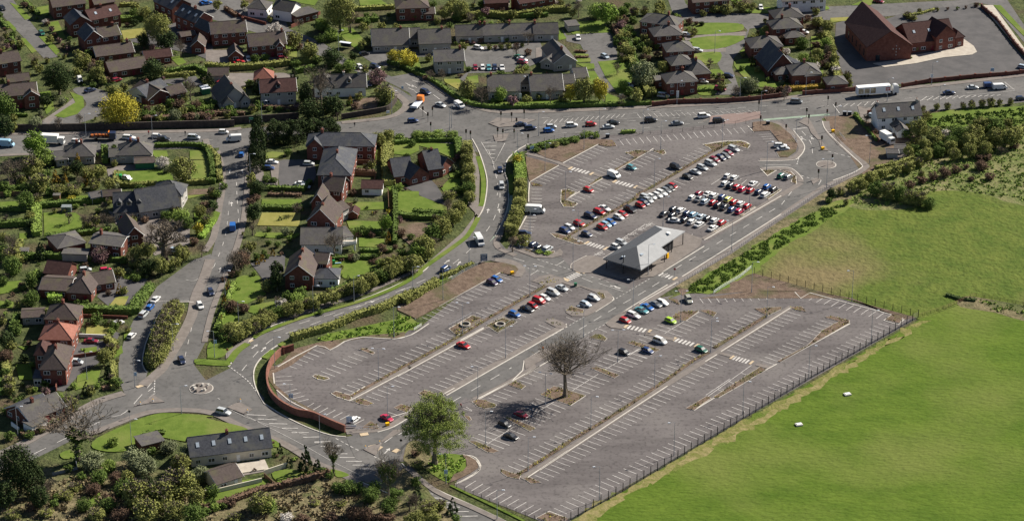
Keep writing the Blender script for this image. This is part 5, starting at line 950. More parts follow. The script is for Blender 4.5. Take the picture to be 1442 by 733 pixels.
def branches(name, seed, levels, crown=True, spread=.5, n0=5, twig=.0022, clear=.22, upright=.25, r0=.025, tp=.6):
    """unit leafless tree, one high"""
    R = random.Random(seed); B = MB()
    def grow(p, d, L, r, lv):
        q = p; segs = 3 if lv < 3 else 2
        for s_ in range(segs):
            jt = .035 if lv == 0 else .15; d = (d + Vector((R.gauss(0, jt), R.gauss(0, jt), R.gauss(0, .08) + .02))).normalized(); q2 = q + d * L / segs; r2 = max(r * .84, twig)
            B.tube(q, q2, r, r2, 5 if lv < 2 else 3, False); q = q2; r = r2
            if lv >= 1 and s_ < segs - 1 and lv < levels and (lv < 3 or R.random() < .3): side(q, d, L, r, lv)
        if lv < levels:
            for j_ in range((2 if lv < 3 else 1) if lv else n0): side(q, d, L, r, lv, 6.283 * j_ / n0 + R.uniform(-.4, .4) if lv == 0 else None)
            grow(q, (d + Vector((R.gauss(0, .2), R.gauss(0, .2), .1)) * (.3 if lv == 0 else 1)).normalized(), L * .72, r * .75, lv + 1)
    def side(q, d, L, r, lv, a=None):
        a = R.uniform(0, 6.283) if a is None else a; side_ = Vector((math.cos(a), math.sin(a), upright)).normalized()
        grow(q, (d * (1 - spread) + side_ * (spread + R.uniform(-.1, .2))).normalized(), L * R.uniform(.55, .8), r * R.uniform(tp - .1, tp + .1), lv + 1)
    B.tube((0, 0, -.02), (0, 0, .03), r0 * 1.45, r0 * 1.04, 8, False)
    grow(Vector((0, 0, .03)), Vector((0, 0, 1)), clear, r0, 0)
    zs = max(v.z for v in B.V); B.V = [v * (1 / zs) for v in B.V]
    return B
CR = {}
def crown(shape, size, i):
    k = (shape, size, i)
    if k not in CR:
        n, lf, c = {'s': (260, .060, 16), 'm': (1000, .034, 40), 'l': (3200, .020, 90), 'x': (9000, .0115, 190)}[size]
        CR[k] = crown_mesh('crown', hash((shape == 'cone', shape == 'col', shape == 'bush', size == 's', size == 'm', size == 'l', i)) % 9999, shape, n, lf, c)
    return CR[k]
TR = {}
def trunkmesh(kind, i):
    k = (kind, i)
    if k not in TR:
        if kind == 'bare': TR[k] = branches('b', 40 + i, 5, n0=4).mesh('trunk', M_BARK)
        elif kind == 'fine': TR[k] = branches('b', 70 + i, 4, n0=3, clear=.12, twig=.004).mesh('trunk', M_BARK)
        else: TR[k] = branches('b', 90 + i, 2, n0=4, clear=.3).mesh('trunk', M_BARK)
    return TR[k]
def plant(k, K, x, y, wz, ratio=None, place=None):
    u, v = px(k, x, y); s = KEYS[k][2]; w_ = wz / s / ppm(v); shape = {'C': 'cone', 'Q': 'cone', 'K': 'col'}.get(K, 'bush')
    tall = K in 'EGOBYP' and w_ > 4.2 and (ratio or 1) >= .95
    if ratio is None: ratio = {'C': 1.7, 'K': 2.4, 'Q': 1.5, 'D': .85, 'L': .8, 'R': .8, 'W': .8, 'B': 1.1}.get(K, .95)
    h = w_ * ratio; 
    if tall: shape = 'tree'
    p = ray(u, v, h * (.6 if tall else .42)); p.z = .05
    name, look = KIND[K]
    if K in 'EOBGYP' and w_ < 3.2: name, look = {'E': ('evergreen_shrub', 'small dark evergreen shrub'), 'O': ('budding_shrub', 'small olive twiggy shrub'), 'B': ('bare_shrub', 'small bare twiggy shrub'), 'G': ('green_shrub', 'small fresh green shrub'), 'Y': ('yellow_shrub', 'small yellow shrub'), 'P': ('blossom_shrub', 'small pink blossom shrub')}[K]
    if K == 'D' and w_ < 2.4: name, look = 'small_shrub', 'small dark green shrub'
    size = 's' if w_ < 2.2 else 'm' if w_ < 5 else 'l' if w_ < 11 else 'x'
    r = empty(name, p, rnd.uniform(0, 6.28)); r.scale = (w_, w_, h); i = rnd.randrange(4 if size in 'sm' else 3)
    if K in 'B':
        ofmesh('trunk', trunkmesh('bare' if w_ > 4 else 'fine', i), r)
        c = ofmesh('crown', crown('thin', size, i) if 0 else thin(shape, i, w_), r, LM[K])
    else:
        ofmesh('crown', crown(shape, size, i), r, LM[K])
        if tall or shape in ('cone', 'col'): 
            if tall: ofmesh('trunk', trunkmesh('stem', i), r)
            else:
                t = ofmesh('trunk', stub(), r)
        elif K in 'OP': ofmesh('trunk', trunkmesh('fine', i), r)
    r['category'] = 'tree' if 'tree' in look or 'conifer' in look else 'shrub'
    if r.name.split('.')[0] in ('russet_shrub', 'evergreen_shrub', 'green_shrub', 'white_blossom_shrub') and w_ > 5.5: look = 'broad ' + look
    pend(r, look, u, v, place)
    return r
def stub():
    if 'stub' not in TR: b = MB(); b.tube((0, 0, -.02), (0, 0, .5), .03, .02, 6); TR['stub'] = b.mesh('trunk', M_BARK)
    return TR['stub']
def thin(shape, i, w_):
    k = ('thin', shape, i, w_ > 5)
    if k not in CR: CR[k] = crown_mesh('crown', 300 + i, shape, 700 if w_ > 5 else 260, .008 if w_ > 5 else .02, 60)
    return CR[k]
VEG = {
'A1': 'E300,385,180,1.0;E240,520,70;O590,470,100;O420,310,110;R470,330,70;O500,370,90;E790,360,130,.9;O810,130,160,1.1;E860,200,120;E740,200,90;B930,240,90;O700,30,60;O745,60,80;B980,450,110;R760,560,50;D790,590,50;O830,560,60;D880,530,60;R920,540,70;O950,510,50;D980,560,60;R1010,540,60;L1050,560,60;D1080,590,60;S900,600,80;R980,610,70;R1060,600,70;O820,600,50;D15,560,150,1.2;O60,650,70;S180,640,80;B300,630,70;B410,620,60;R245,122,35;P265,150,35;R285,180,35;P305,210,35;R330,235,35;P350,250,35;W232,115,36;O180,320,50;O200,350,60;L340,515,35;O60,220,40;R20,150,25;D110,520,60;D740,590,60;O700,610,60;D480,440,50;O530,410,60;E20,640,120,1.1;R130,25,40;O160,50,40;O640,450,50;D960,440,50;O30,185,40;D455,275,50;O570,330,50',
'A2': 'O690,45,190,1.1;B735,110,80;L600,130,90;L650,180,90;O450,200,110;O530,255,110;Q525,262,70;E650,300,130,.8;L740,340,80;O200,20,60;W360,140,60;W330,155,50;E265,450,65,2.0;D270,540,60;E510,470,90,1.6;B590,430,190,1.2;E545,570,140,.9;E655,535,130,1.0;P885,400,110,.8;O920,490,120,.9;O900,460,60;D740,530,40;Q745,520,36;Y970,290,80,.9;Y1035,300,110,.9;D1090,355,40;L120,560,50;D40,530,50;D20,560,50;D80,570,40;C455,375,45,1.8;D830,80,40;D870,85,40;O460,80,50;L220,430,50;K20,430,50,2;O140,290,40;D255,300,60;D310,295,50;O415,280,50;R480,240,50;O60,20,60;O330,100,40;B480,120,60;D590,200,60;R770,545,50;B680,600,50;O240,560,50;R30,590,60;D330,560,40;D380,560,40;O790,500,50;E760,290,50;O820,360,50',
'A3': 'Y10,305,60;B95,385,60;B155,380,60;O285,465,110,.9;B360,480,110,1.2;L455,490,80,1.1;P520,515,70;O595,510,60;O655,500,40;B715,480,80,1.4;O770,510,40;Y820,470,90,1.1;O890,450,120,1.2;Y970,450,100,1.3;L450,195,50;B600,190,70;B540,265,50;O250,40,110;P380,55,60;O520,70,60;O170,60,80;B860,40,80;L955,60,110;G1005,60,130,1;P1080,130,60;R285,218,30;P315,220,25;R355,207,40;D260,214,30;D490,205,30;O400,243,36;R430,243,30;O460,240,40;O500,238,40;R540,234,40;O570,232,30;R600,270,50;L550,352,40;L590,348,40;O565,360,50;W490,22,40;W740,17,50;W860,0,40;D290,355,40;B1060,350,60;O1070,190,60;O1080,250,60;D1060,220,50;L30,700,80,.7;L80,702,80,.6;L140,695,90,.6;L210,698,80,.6;O190,30,60;D220,90,50;O300,90,50;R460,60,50;D600,20,60;O650,60,60;O1040,90,60;D1090,60,60;D20,80,60;D110,25,50;O1090,300,50;D420,520,40;O630,420,40;R70,400,40;O130,110,40;D560,190,30;O330,140,40;D250,180,36;R250,390,30',
'A4': 'S135,385,150,1.0;O60,260,70;L95,210,50;R205,280,50;R30,100,60;O220,30,80;D140,40,30;R130,290,40;O210,60,60;R320,105,50;R370,110,50;L368,150,35;R405,120,30;O500,45,80,.7;O560,50,80,.7;O640,35,80,.8;O690,30,60;B475,330,50;D490,390,30;D515,405,35;O235,340,80;O160,220,60;O150,260,60;B610,465,70,1;S685,440,100,.9;R780,465,70,.6;B860,480,60;C700,320,36,1.7;R850,200,60;R880,190,60;D950,225,80;R1020,230,60;O1030,270,70;L960,300,70;D1040,290,60;R1090,290,60;W870,267,50;W915,322,50;W1030,345,40;R980,95,50;R1020,110,60;W1060,150,40;O1080,120,60;L790,125,30;C870,410,26,2.;L30,60,60;D60,150,50;O40,180,60;D80,340,60;L30,440,70;D60,470,60;O100,500,70;O140,60,50;P20,120,50;O180,470,60;D50,30,50;O90,60,50;R20,230,40;R160,300,40;D200,240,40;D420,35,60;D610,15,50;O760,110,30;D720,290,40;C690,300,30,1.7;D640,350,40;O720,360,40;D1000,330,50;L1090,230,50;R1060,330,50;O440,70,40;R840,460,50',
'A5': 'O30,110,60;O90,130,70;O40,270,60;L80,220,70;O110,250,60;W130,360,60;R90,310,50;W30,335,40;O200,425,40;D170,395,30;O500,80,60,.6;O530,92,50,.6;O560,57,30;O650,50,26;R705,47,25;D760,44,25;R800,37,25;R855,25,36;O540,250,36,1.2;L515,295,26;O580,560,36;O650,552,40;O705,550,44;O785,546,40;O830,540,50;O885,535,50;O930,530,56;O975,530,40;O1030,525,40;O560,650,120;O640,690,110;W700,690,70;W640,722,60;D760,690,120;O840,680,120;O880,640,120;D940,660,140;O820,720,110;D720,740,100;L230,592,40;B285,620,50;Y500,655,44;O50,180,50;O60,400,60;O20,300,60;D500,690,70;O120,300,60;O600,600,60;O960,700,120;O1040,700,120;D520,620,60;R330,680,40;O190,390,50;O25,60,50;O590,740,80;D660,760,80;R290,650,40',
'B5': 'O640,60,90;O720,90,84;D800,70,84;O880,60,84;D960,50,84;O1050,20,90;O600,130,80;D660,125,80;O560,182,60;O500,205,60;O440,218,70;O370,232,70;O310,252,80;O260,282,80;O210,302,70;E110,335,66,1.1;D90,370,50;O180,385,40;O150,330,50;D340,318,100,.9;O400,328,110,.9;D460,340,100,.9;O510,362,90,.9;O560,368,100,.8;D610,388,90,.7;R510,292,60;R570,267,60;R630,250,60;R690,228,80;R750,215,60;R800,200,40;R880,197,90,.6;R870,150,60,.7;R910,150,60,.7;R830,262,40;R925,252,70,.6;B985,118,80,.5;R1050,92,60,.7;O740,130,80;D540,110,70;O820,110,90;O900,100,90;O570,240,40;D560,130,50',
'B1': 'G180,70,150,1.0;L225,150,120,.9;O170,205,130,.9;O200,290,130,.8;B40,220,150,1;B100,200,110,1;E395,200,90,1.1;Q400,168,50;Q285,255,60,1.2;Q335,265,40;Q440,270,50;O300,322,100,.6;O380,322,100,.6;O450,232,100;O510,222,90;O560,282,80;D590,100,35,1.2;K545,130,36,1.6;O590,185,40;W840,180,85,.8;O940,200,150,1;D130,378,110,1;O195,370,60;Y370,362,50,.6;Q515,358,34;B430,475,70,1.1;B480,470,70,1.1;B530,468,80,1.1;B570,475,70,1.1;O450,500,60;R750,472,50;D860,452,70;L930,455,110,.8;D965,490,80;O900,430,60;O1030,425,80;Y1020,512,70;R1060,400,70;R1000,582,60;O1060,480,60;O700,640,100;O760,622,100;O940,642,100;P515,658,110,.8;C210,640,80,1.2;B60,590,120;O60,660,120,.8;D930,340,50;D20,300,70;O110,270,60;D60,320,60;D255,330,60;B355,470,60;D640,540,60;O690,470,50;D410,300,60;O480,290,60;D240,240,60;O345,220,60;D500,140,30;B860,640,90;B30,480,50;D600,330,40;R230,620,50;D130,660,60;O20,560,70;L40,340,50;D25,640,60;O560,380,40;O620,350,40;D790,430,40;B1040,620,80;B780,520,90,1;B850,500,90,1;D840,600,60',
'B2': 'K265,95,100,2.0;K270,30,90,1.9;K258,170,90,1.5;E265,312,100,.9;R256,357,60,.6;E245,425,95,1.2;O890,52,90;O940,35,80;L1000,47,60;L1080,47,50;G925,480,80,1.3;Q942,565,40,1.8;R1005,542,60;Y860,437,18;R760,330,50;O835,217,30;R740,402,40;Y940,432,30;D320,592,40;D370,602,45;D430,572,40;D260,662,45,1.2;D300,642,40;D320,662,35;Q345,642,30;Q290,672,35;Q265,692,30;R180,680,110,.8;B200,650,80;E365,718,80,1.2;B660,590,130,1.2;S775,667,45;O930,690,80;R905,612,50;R850,687,30;R790,547,40;O1030,690,80;L1090,620,60;P1000,472,40;K340,40,90,1.1;K400,35,100,1.0;K465,40,100,1.0;E530,10,90,.9;K600,10,80,.9;E665,10,80,.9;E350,-15,80,1;E425,-15,90,1;E490,-15,90,1;E560,-20,90,1;E640,-25,80,1;D310,265,60,.7;D350,268,50,.7;C382,465,24,1.4;D500,300,30;D920,550,40;O720,420,40;D250,330,60;O230,290,50;R230,380,50;D670,660,40;R700,680,30;L760,640,30;D1060,560,50;D830,410,24;R870,440,22;D790,455,24;R880,430,20;D420,125,50,1;L310,555,30;O430,540,30;O1090,240,50;D60,340,60;O30,330,60;B20,440,70;D90,300,50;E35,400,70,.9',
'B3': 'O285,110,90;O280,160,90;O290,210,90;O295,260,90;D290,310,90;O300,350,80;O240,412,100;O210,452,110;O160,502,120;D110,542,120;O60,592,130;L30,642,120;O10,690,110;O80,640,80;O190,352,90,.6;Y548,165,70,1.1;L560,205,70;L555,245,80;O560,290,80;O560,340,80;O555,390,80;O540,440,80;O530,480,80;O520,520,80;O510,550,60;O580,577,90,.6;L540,592,60,.5;O575,600,60,.6;L660,640,50,.4;L700,645,50,.4;D640,110,60,.5;D690,95,60,.5;O740,85,60,.5;D790,72,60,.5;D840,62,60,.5;L890,35,50;L920,30,40;L950,35,50;R220,165,30;D235,240,50;D240,320,60;D265,380,60;D0,80,50;L260,420,60',
'C2': 'R130,92,50;B150,20,140,1;R130,262,90,.8;R190,267,70,.9;O120,372,90;O160,402,90;O210,362,100;O250,342,100;O290,332,100;O330,312,90;D370,292,90;O420,272,90;O470,262,90;O560,242,80;O610,217,80;O660,212,80;O800,152,100;O740,162,80;O850,122,100;D900,102,100;O950,72,100;O1000,50,90;O1060,30,90;O980,20,80;O700,192,60;W385,242,75,.7;L470,232,90,.8;L470,212,70;D490,182,80,.7;D420,202,60;E365,110,80,1.6;E335,150,70;C700,102,18;C735,106,16;R800,105,18;S770,12,45;D540,222,50;L900,40,60;D930,30,60;R870,30,40;O640,190,50;D80,380,60;D90,420,60;O140,425,60;D590,290,40;D270,310,60;O520,250,60;O300,300,70;R610,130,30;D70,340,40;R90,120,40;Q115,150,40;D110,190,36;Q95,230,40;D90,270,36;Q75,320,36;D70,360,40;L170,170,24;D640,100,30;O700,60,30',
'C1': 'D160,130,70,1.4;D160,222,90,1;D60,55,110,1;L190,92,70,.8;P210,172,50;D295,227,70,.7;D400,237,40;D440,237,40;Q615,172,40;C460,322,24,2;R455,352,25;D590,362,60;L575,392,50;D545,342,40;O535,512,100,1.0;O570,482,70;C560,600,60,1;C445,685,60,1.2;R470,692,40;D525,642,30;D555,657,40;D590,660,40;E30,425,100,1.2;O50,462,80;R30,522,90,.9;O45,650,80,.8;O45,692,70;D85,352,60;D30,602,70;E760,60,110,.9;O830,40,110;O905,30,80;O690,40,60;D700,110,60;O640,180,50;R560,190,40;D640,20,60;L430,482,30;R415,400,30;O610,345,40;O570,350,36;D500,350,36;O10,330,60;D120,160,50;R200,150,30;O720,90,50;L165,560,40;L180,690,40;O150,690,50;D40,240,50;O90,250,50;R150,450,40;D20,130,60;D85,390,60;D230,660,50;O230,400,40;O365,210,30',
'D1': 'E95,440,250,1.2;K180,530,110,1.6;E15,580,160,1.1;B245,560,80,1.3;L585,322,70;S480,425,150,.7;L560,452,100,.7;S700,412,160,.8;S745,455,150,.8;S870,352,110,.7;S960,395,120,.8;O930,442,120,.9;S1040,495,110,.8;O930,545,200,.9;O840,602,200,.8;O700,602,180,.9;D640,565,130;E750,545,120;O760,682,180,.7;O900,682,150,.7;D560,652,100;O380,562,90,.6;O340,602,100,.5;D290,607,50;R480,572,100,.7;D430,652,100;O60,702,100,.5;D50,292,70;Q370,157,40;D30,160,60;O290,220,50;D150,290,60;O210,260,50;R600,520,100;O1010,600,120;D1000,700,140;R620,700,120,.6;O500,700,110,.6;D350,460,60;D420,500,60;D510,510,110;O660,500,90;O240,690,90,.5;R160,660,80,.6;E200,600,120,1.2;D280,640,60;D780,370,60;R345,100,30;L385,110,30;D420,95,24;R560,620,80',
'D2': 'C380,362,40,1.8;C430,427,40,1.9;C515,420,90,1.7;C575,452,60,1.5;D600,472,60;O280,642,150,.8;L330,652,90,.9;W420,712,80,.6;D730,562,110,.7;D790,562,90,.7;D850,602,110,.8;D980,602,100,.8;B1050,642,120,.9;R830,702,100;R760,692,100;D940,662,110,1;D355,385,30;R345,330,24;R370,395,24;R400,405,24;O150,710,90,.5;R500,720,90,.5;R650,710,90,.5;R900,720,90,.7;D540,490,50;D620,490,40;L460,410,40;O1060,720,100;D640,500,50;O700,640,70,.5;D30,640,60;R250,470,26;R100,640,80,.5;O560,640,70,.4;D870,560,80;L350,345,20;R940,720,80;D680,560,80',
'D3': 'C25,600,76,1.3;C210,660,70,1.4;O80,672,120,.7;B20,642,80;O150,650,80,.7;O20,720,120;O110,720,100;D230,720,60;D20,530,70;O30,440,80,.5;R20,380,70,.5'}
def build_veg():
    for k, s in VEG.items():
        for t in s.split(';'):
            a = t[1:].split(','); plant(k, t[0], float(a[0]), float(a[1]), float(a[2]), float(a[3]) if len(a) > 3 else None)
    # the long hedge island of twiggy trees by the service road
    for x, y, w_ in ((900, 262, 80), (890, 290, 100), (875, 325, 110), (862, 360, 120), (850, 395, 120), (838, 430, 120), (828, 465, 115), (815, 500, 105), (800, 530, 90), (785, 558, 60)):
        plant('C1', 'O', x, y, w_ * 1.25, .75, 'in the hedge island beside the service road')
    big = ray(*px('C1', 1040, 685)); 
# hero trees
def hero(name, label, kbase, x, y, ytop, B, wscale, crownK=None, foliage=None):
    u, v = px(kbase, x, y); u2, v2 = px(kbase, x, ytop); p = ray(u, v); h = (v - v2) / (ppm(v) * .88)
    r = empty(name, p, rnd.uniform(0, 6)); r.scale = (h * wscale, h * wscale, h); tag(r, label, 'tree')
    B.obj('trunk', M_BARK, r)
    if foliage: 
        V, Fc, K = foliage; obj('crown', V, Fc, LM[K], r)
    return r
def tips(B, lo=.3, zmin=.25):
    return [v for v in B.V if v.z > zmin and math.hypot(v.x, v.y) > lo * .1]
def build_heroes():
    b = branches('b', 8, 6, spread=.6, n0=7, twig=.0016, clear=.3, upright=.25, r0=.032, tp=.68)
    hero('bare_tree', 'big bare spreading tree in the lower car park casting a long shadow', 'm', 340, 478, -65, b, 1.0)
    b = branches('b', 11, 5, spread=.5, n0=6, clear=.16, upright=.4, r0=.022); R = random.Random(3); V = []; Fc = []
    mx = max(math.hypot(v.x, v.y) for v in b.V); b.V = [Vector((v.x * (.40 / mx if v.z > .16 else .8), v.y * (.40 / mx if v.z > .16 else .8), v.z * .93)) for v in b.V]; cl = []
    while len(cl) < 330:
        q = Vector((R.uniform(-1, 1), R.uniform(-1, 1), R.uniform(-1, 1)))
        if .35 < q.length < 1: cl.append((Vector((q.x * .43 * (1 - .22 * q.z) * R.uniform(.8, 1.12), q.y * .43 * (1 - .22 * q.z), .59 + q.z * .37)), R.uniform(.014, .036)))
    for i in range(44000):
        q, cr = cl[i % 330]; d = Vector((R.gauss(0, cr), R.gauss(0, cr), R.gauss(0, cr * .8))); c = q + d
        quad(V, Fc, c, Vector((R.gauss(0, 1), R.gauss(0, 1), R.gauss(.4, 1))).normalized(), R.uniform(.0025, .0058), R)
    hero('leafy_tree', 'large fresh green tree on the grass bank at the car park exit', 'D3', 118, 438, 78, b, 1.0, foliage=(V, Fc, 'H'))
    for (k, x, y, yt, lab, sd_, ws, iv) in (('D1', 410, 425, 130, 'large ivy clad bare tree beside the lower left road', 21, 1.6, .5), ('D2', 660, 500, 290, 'ivy clad pollarded bare tree near the exit junction', 22, .7, .5), ('D2', 940, 650, 380, 'ivy covered bare trunk with forked branches near the bottom edge', 23, .7, .75),
                                           ('B1', 850, 690, 480, 'wide bare tree spreading beside the straight road', 24, 1.4, 0), ('A2', 745, 170, 60, 'slim bare tree on the corner lawn by the bus shelter', 25, .8, 0), ('B3', 520, 640, 560, 'small bare sapling beside the entry railing', 26, .8, 0)):
        b = branches('b', sd_, 5, spread=.5, n0=4, clear=.25 if iv else .12, upright=.3); V = []; Fc = []; R = random.Random(sd_)
        if iv:
            T = [v for v in b.V if v.z < iv and math.hypot(v.x, v.y) < .2]
            for i in range(2500):
                t = R.choice(T); quad(V, Fc, t + Vector((R.gauss(0, .022), R.gauss(0, .022), R.gauss(0, .02))), Vector((R.gauss(0, 1), R.gauss(0, 1), R.gauss(0, 1))).normalized(), R.uniform(.006, .012), R)
        hero('bare_tree', lab, k, x, y, yt, b, ws, foliage=(V, Fc, 'D') if iv else None)
    plant('A1', 'Y', 618, 565, 225, .85, 'filling the corner garden beside the cul de sac')
# hedges
HN = 0
def hedge(s, wd, ht, K, sm=0, place=None, look=None):
    P = pts(s)
    if sm: P = smooth(P, sm)
    R = random.Random(len(s) + int(wd * 10)); V = []; Fc = []; B = MB()
    o = P[0].copy(); o.z = 0; Q = [p - o for p in P]; B.strip(Q, wd * .8, -.1, ht * .9)
    for i in range(len(Q) - 1):
        a, b = Q[i], Q[i + 1]; d = b - a; L = d.length; d.normalize(); n = Vector((-d.y, d.x, 0)); cnt = int(L * (wd + 2 * ht) * 5)
        for _ in range(cnt):
            t = R.uniform(-.3, L + .3); q = R.uniform(-(wd / 2 + ht), wd / 2 + ht); jut = R.gauss(0, .07) + .12 * math.sin(t * 1.3 + i)
            if abs(q) < wd / 2: c = a + d * t + n * q; c.z = ht + jut; nn = Vector((0, 0, 1))
            else: sg = 1 if q > 0 else -1; c = a + d * t + n * sg * (wd / 2 + jut); c.z = ht - (abs(q) - wd / 2); nn = n * sg
            quad(V, Fc, c, (nn + Vector((R.gauss(0, .5), R.gauss(0, .5), R.gauss(0, .5)))).normalized(), R.uniform(.14, .30), R)
    k = len(B.V); B.V += V; B.F += [tuple(j + k for j in f) for f in Fc]
    h = B.obj('hedge', LM[K]); h.location = o; h['category'] = 'hedge'
    m = P[len(P) // 2]; u, v = proj(m)
    pend(h, look or {'D': 'dark green', 'E': 'dark', 'O': 'olive', 'L': 'light green', 'R': 'russet', 'Q': 'golden', 'G': 'green', 'B': 'brown bare', 'Y': 'yellow green'}[K] + (' tall' if ht > 1.9 else ' low' if ht < 1.2 else '') + ' hedge', u, v, place)
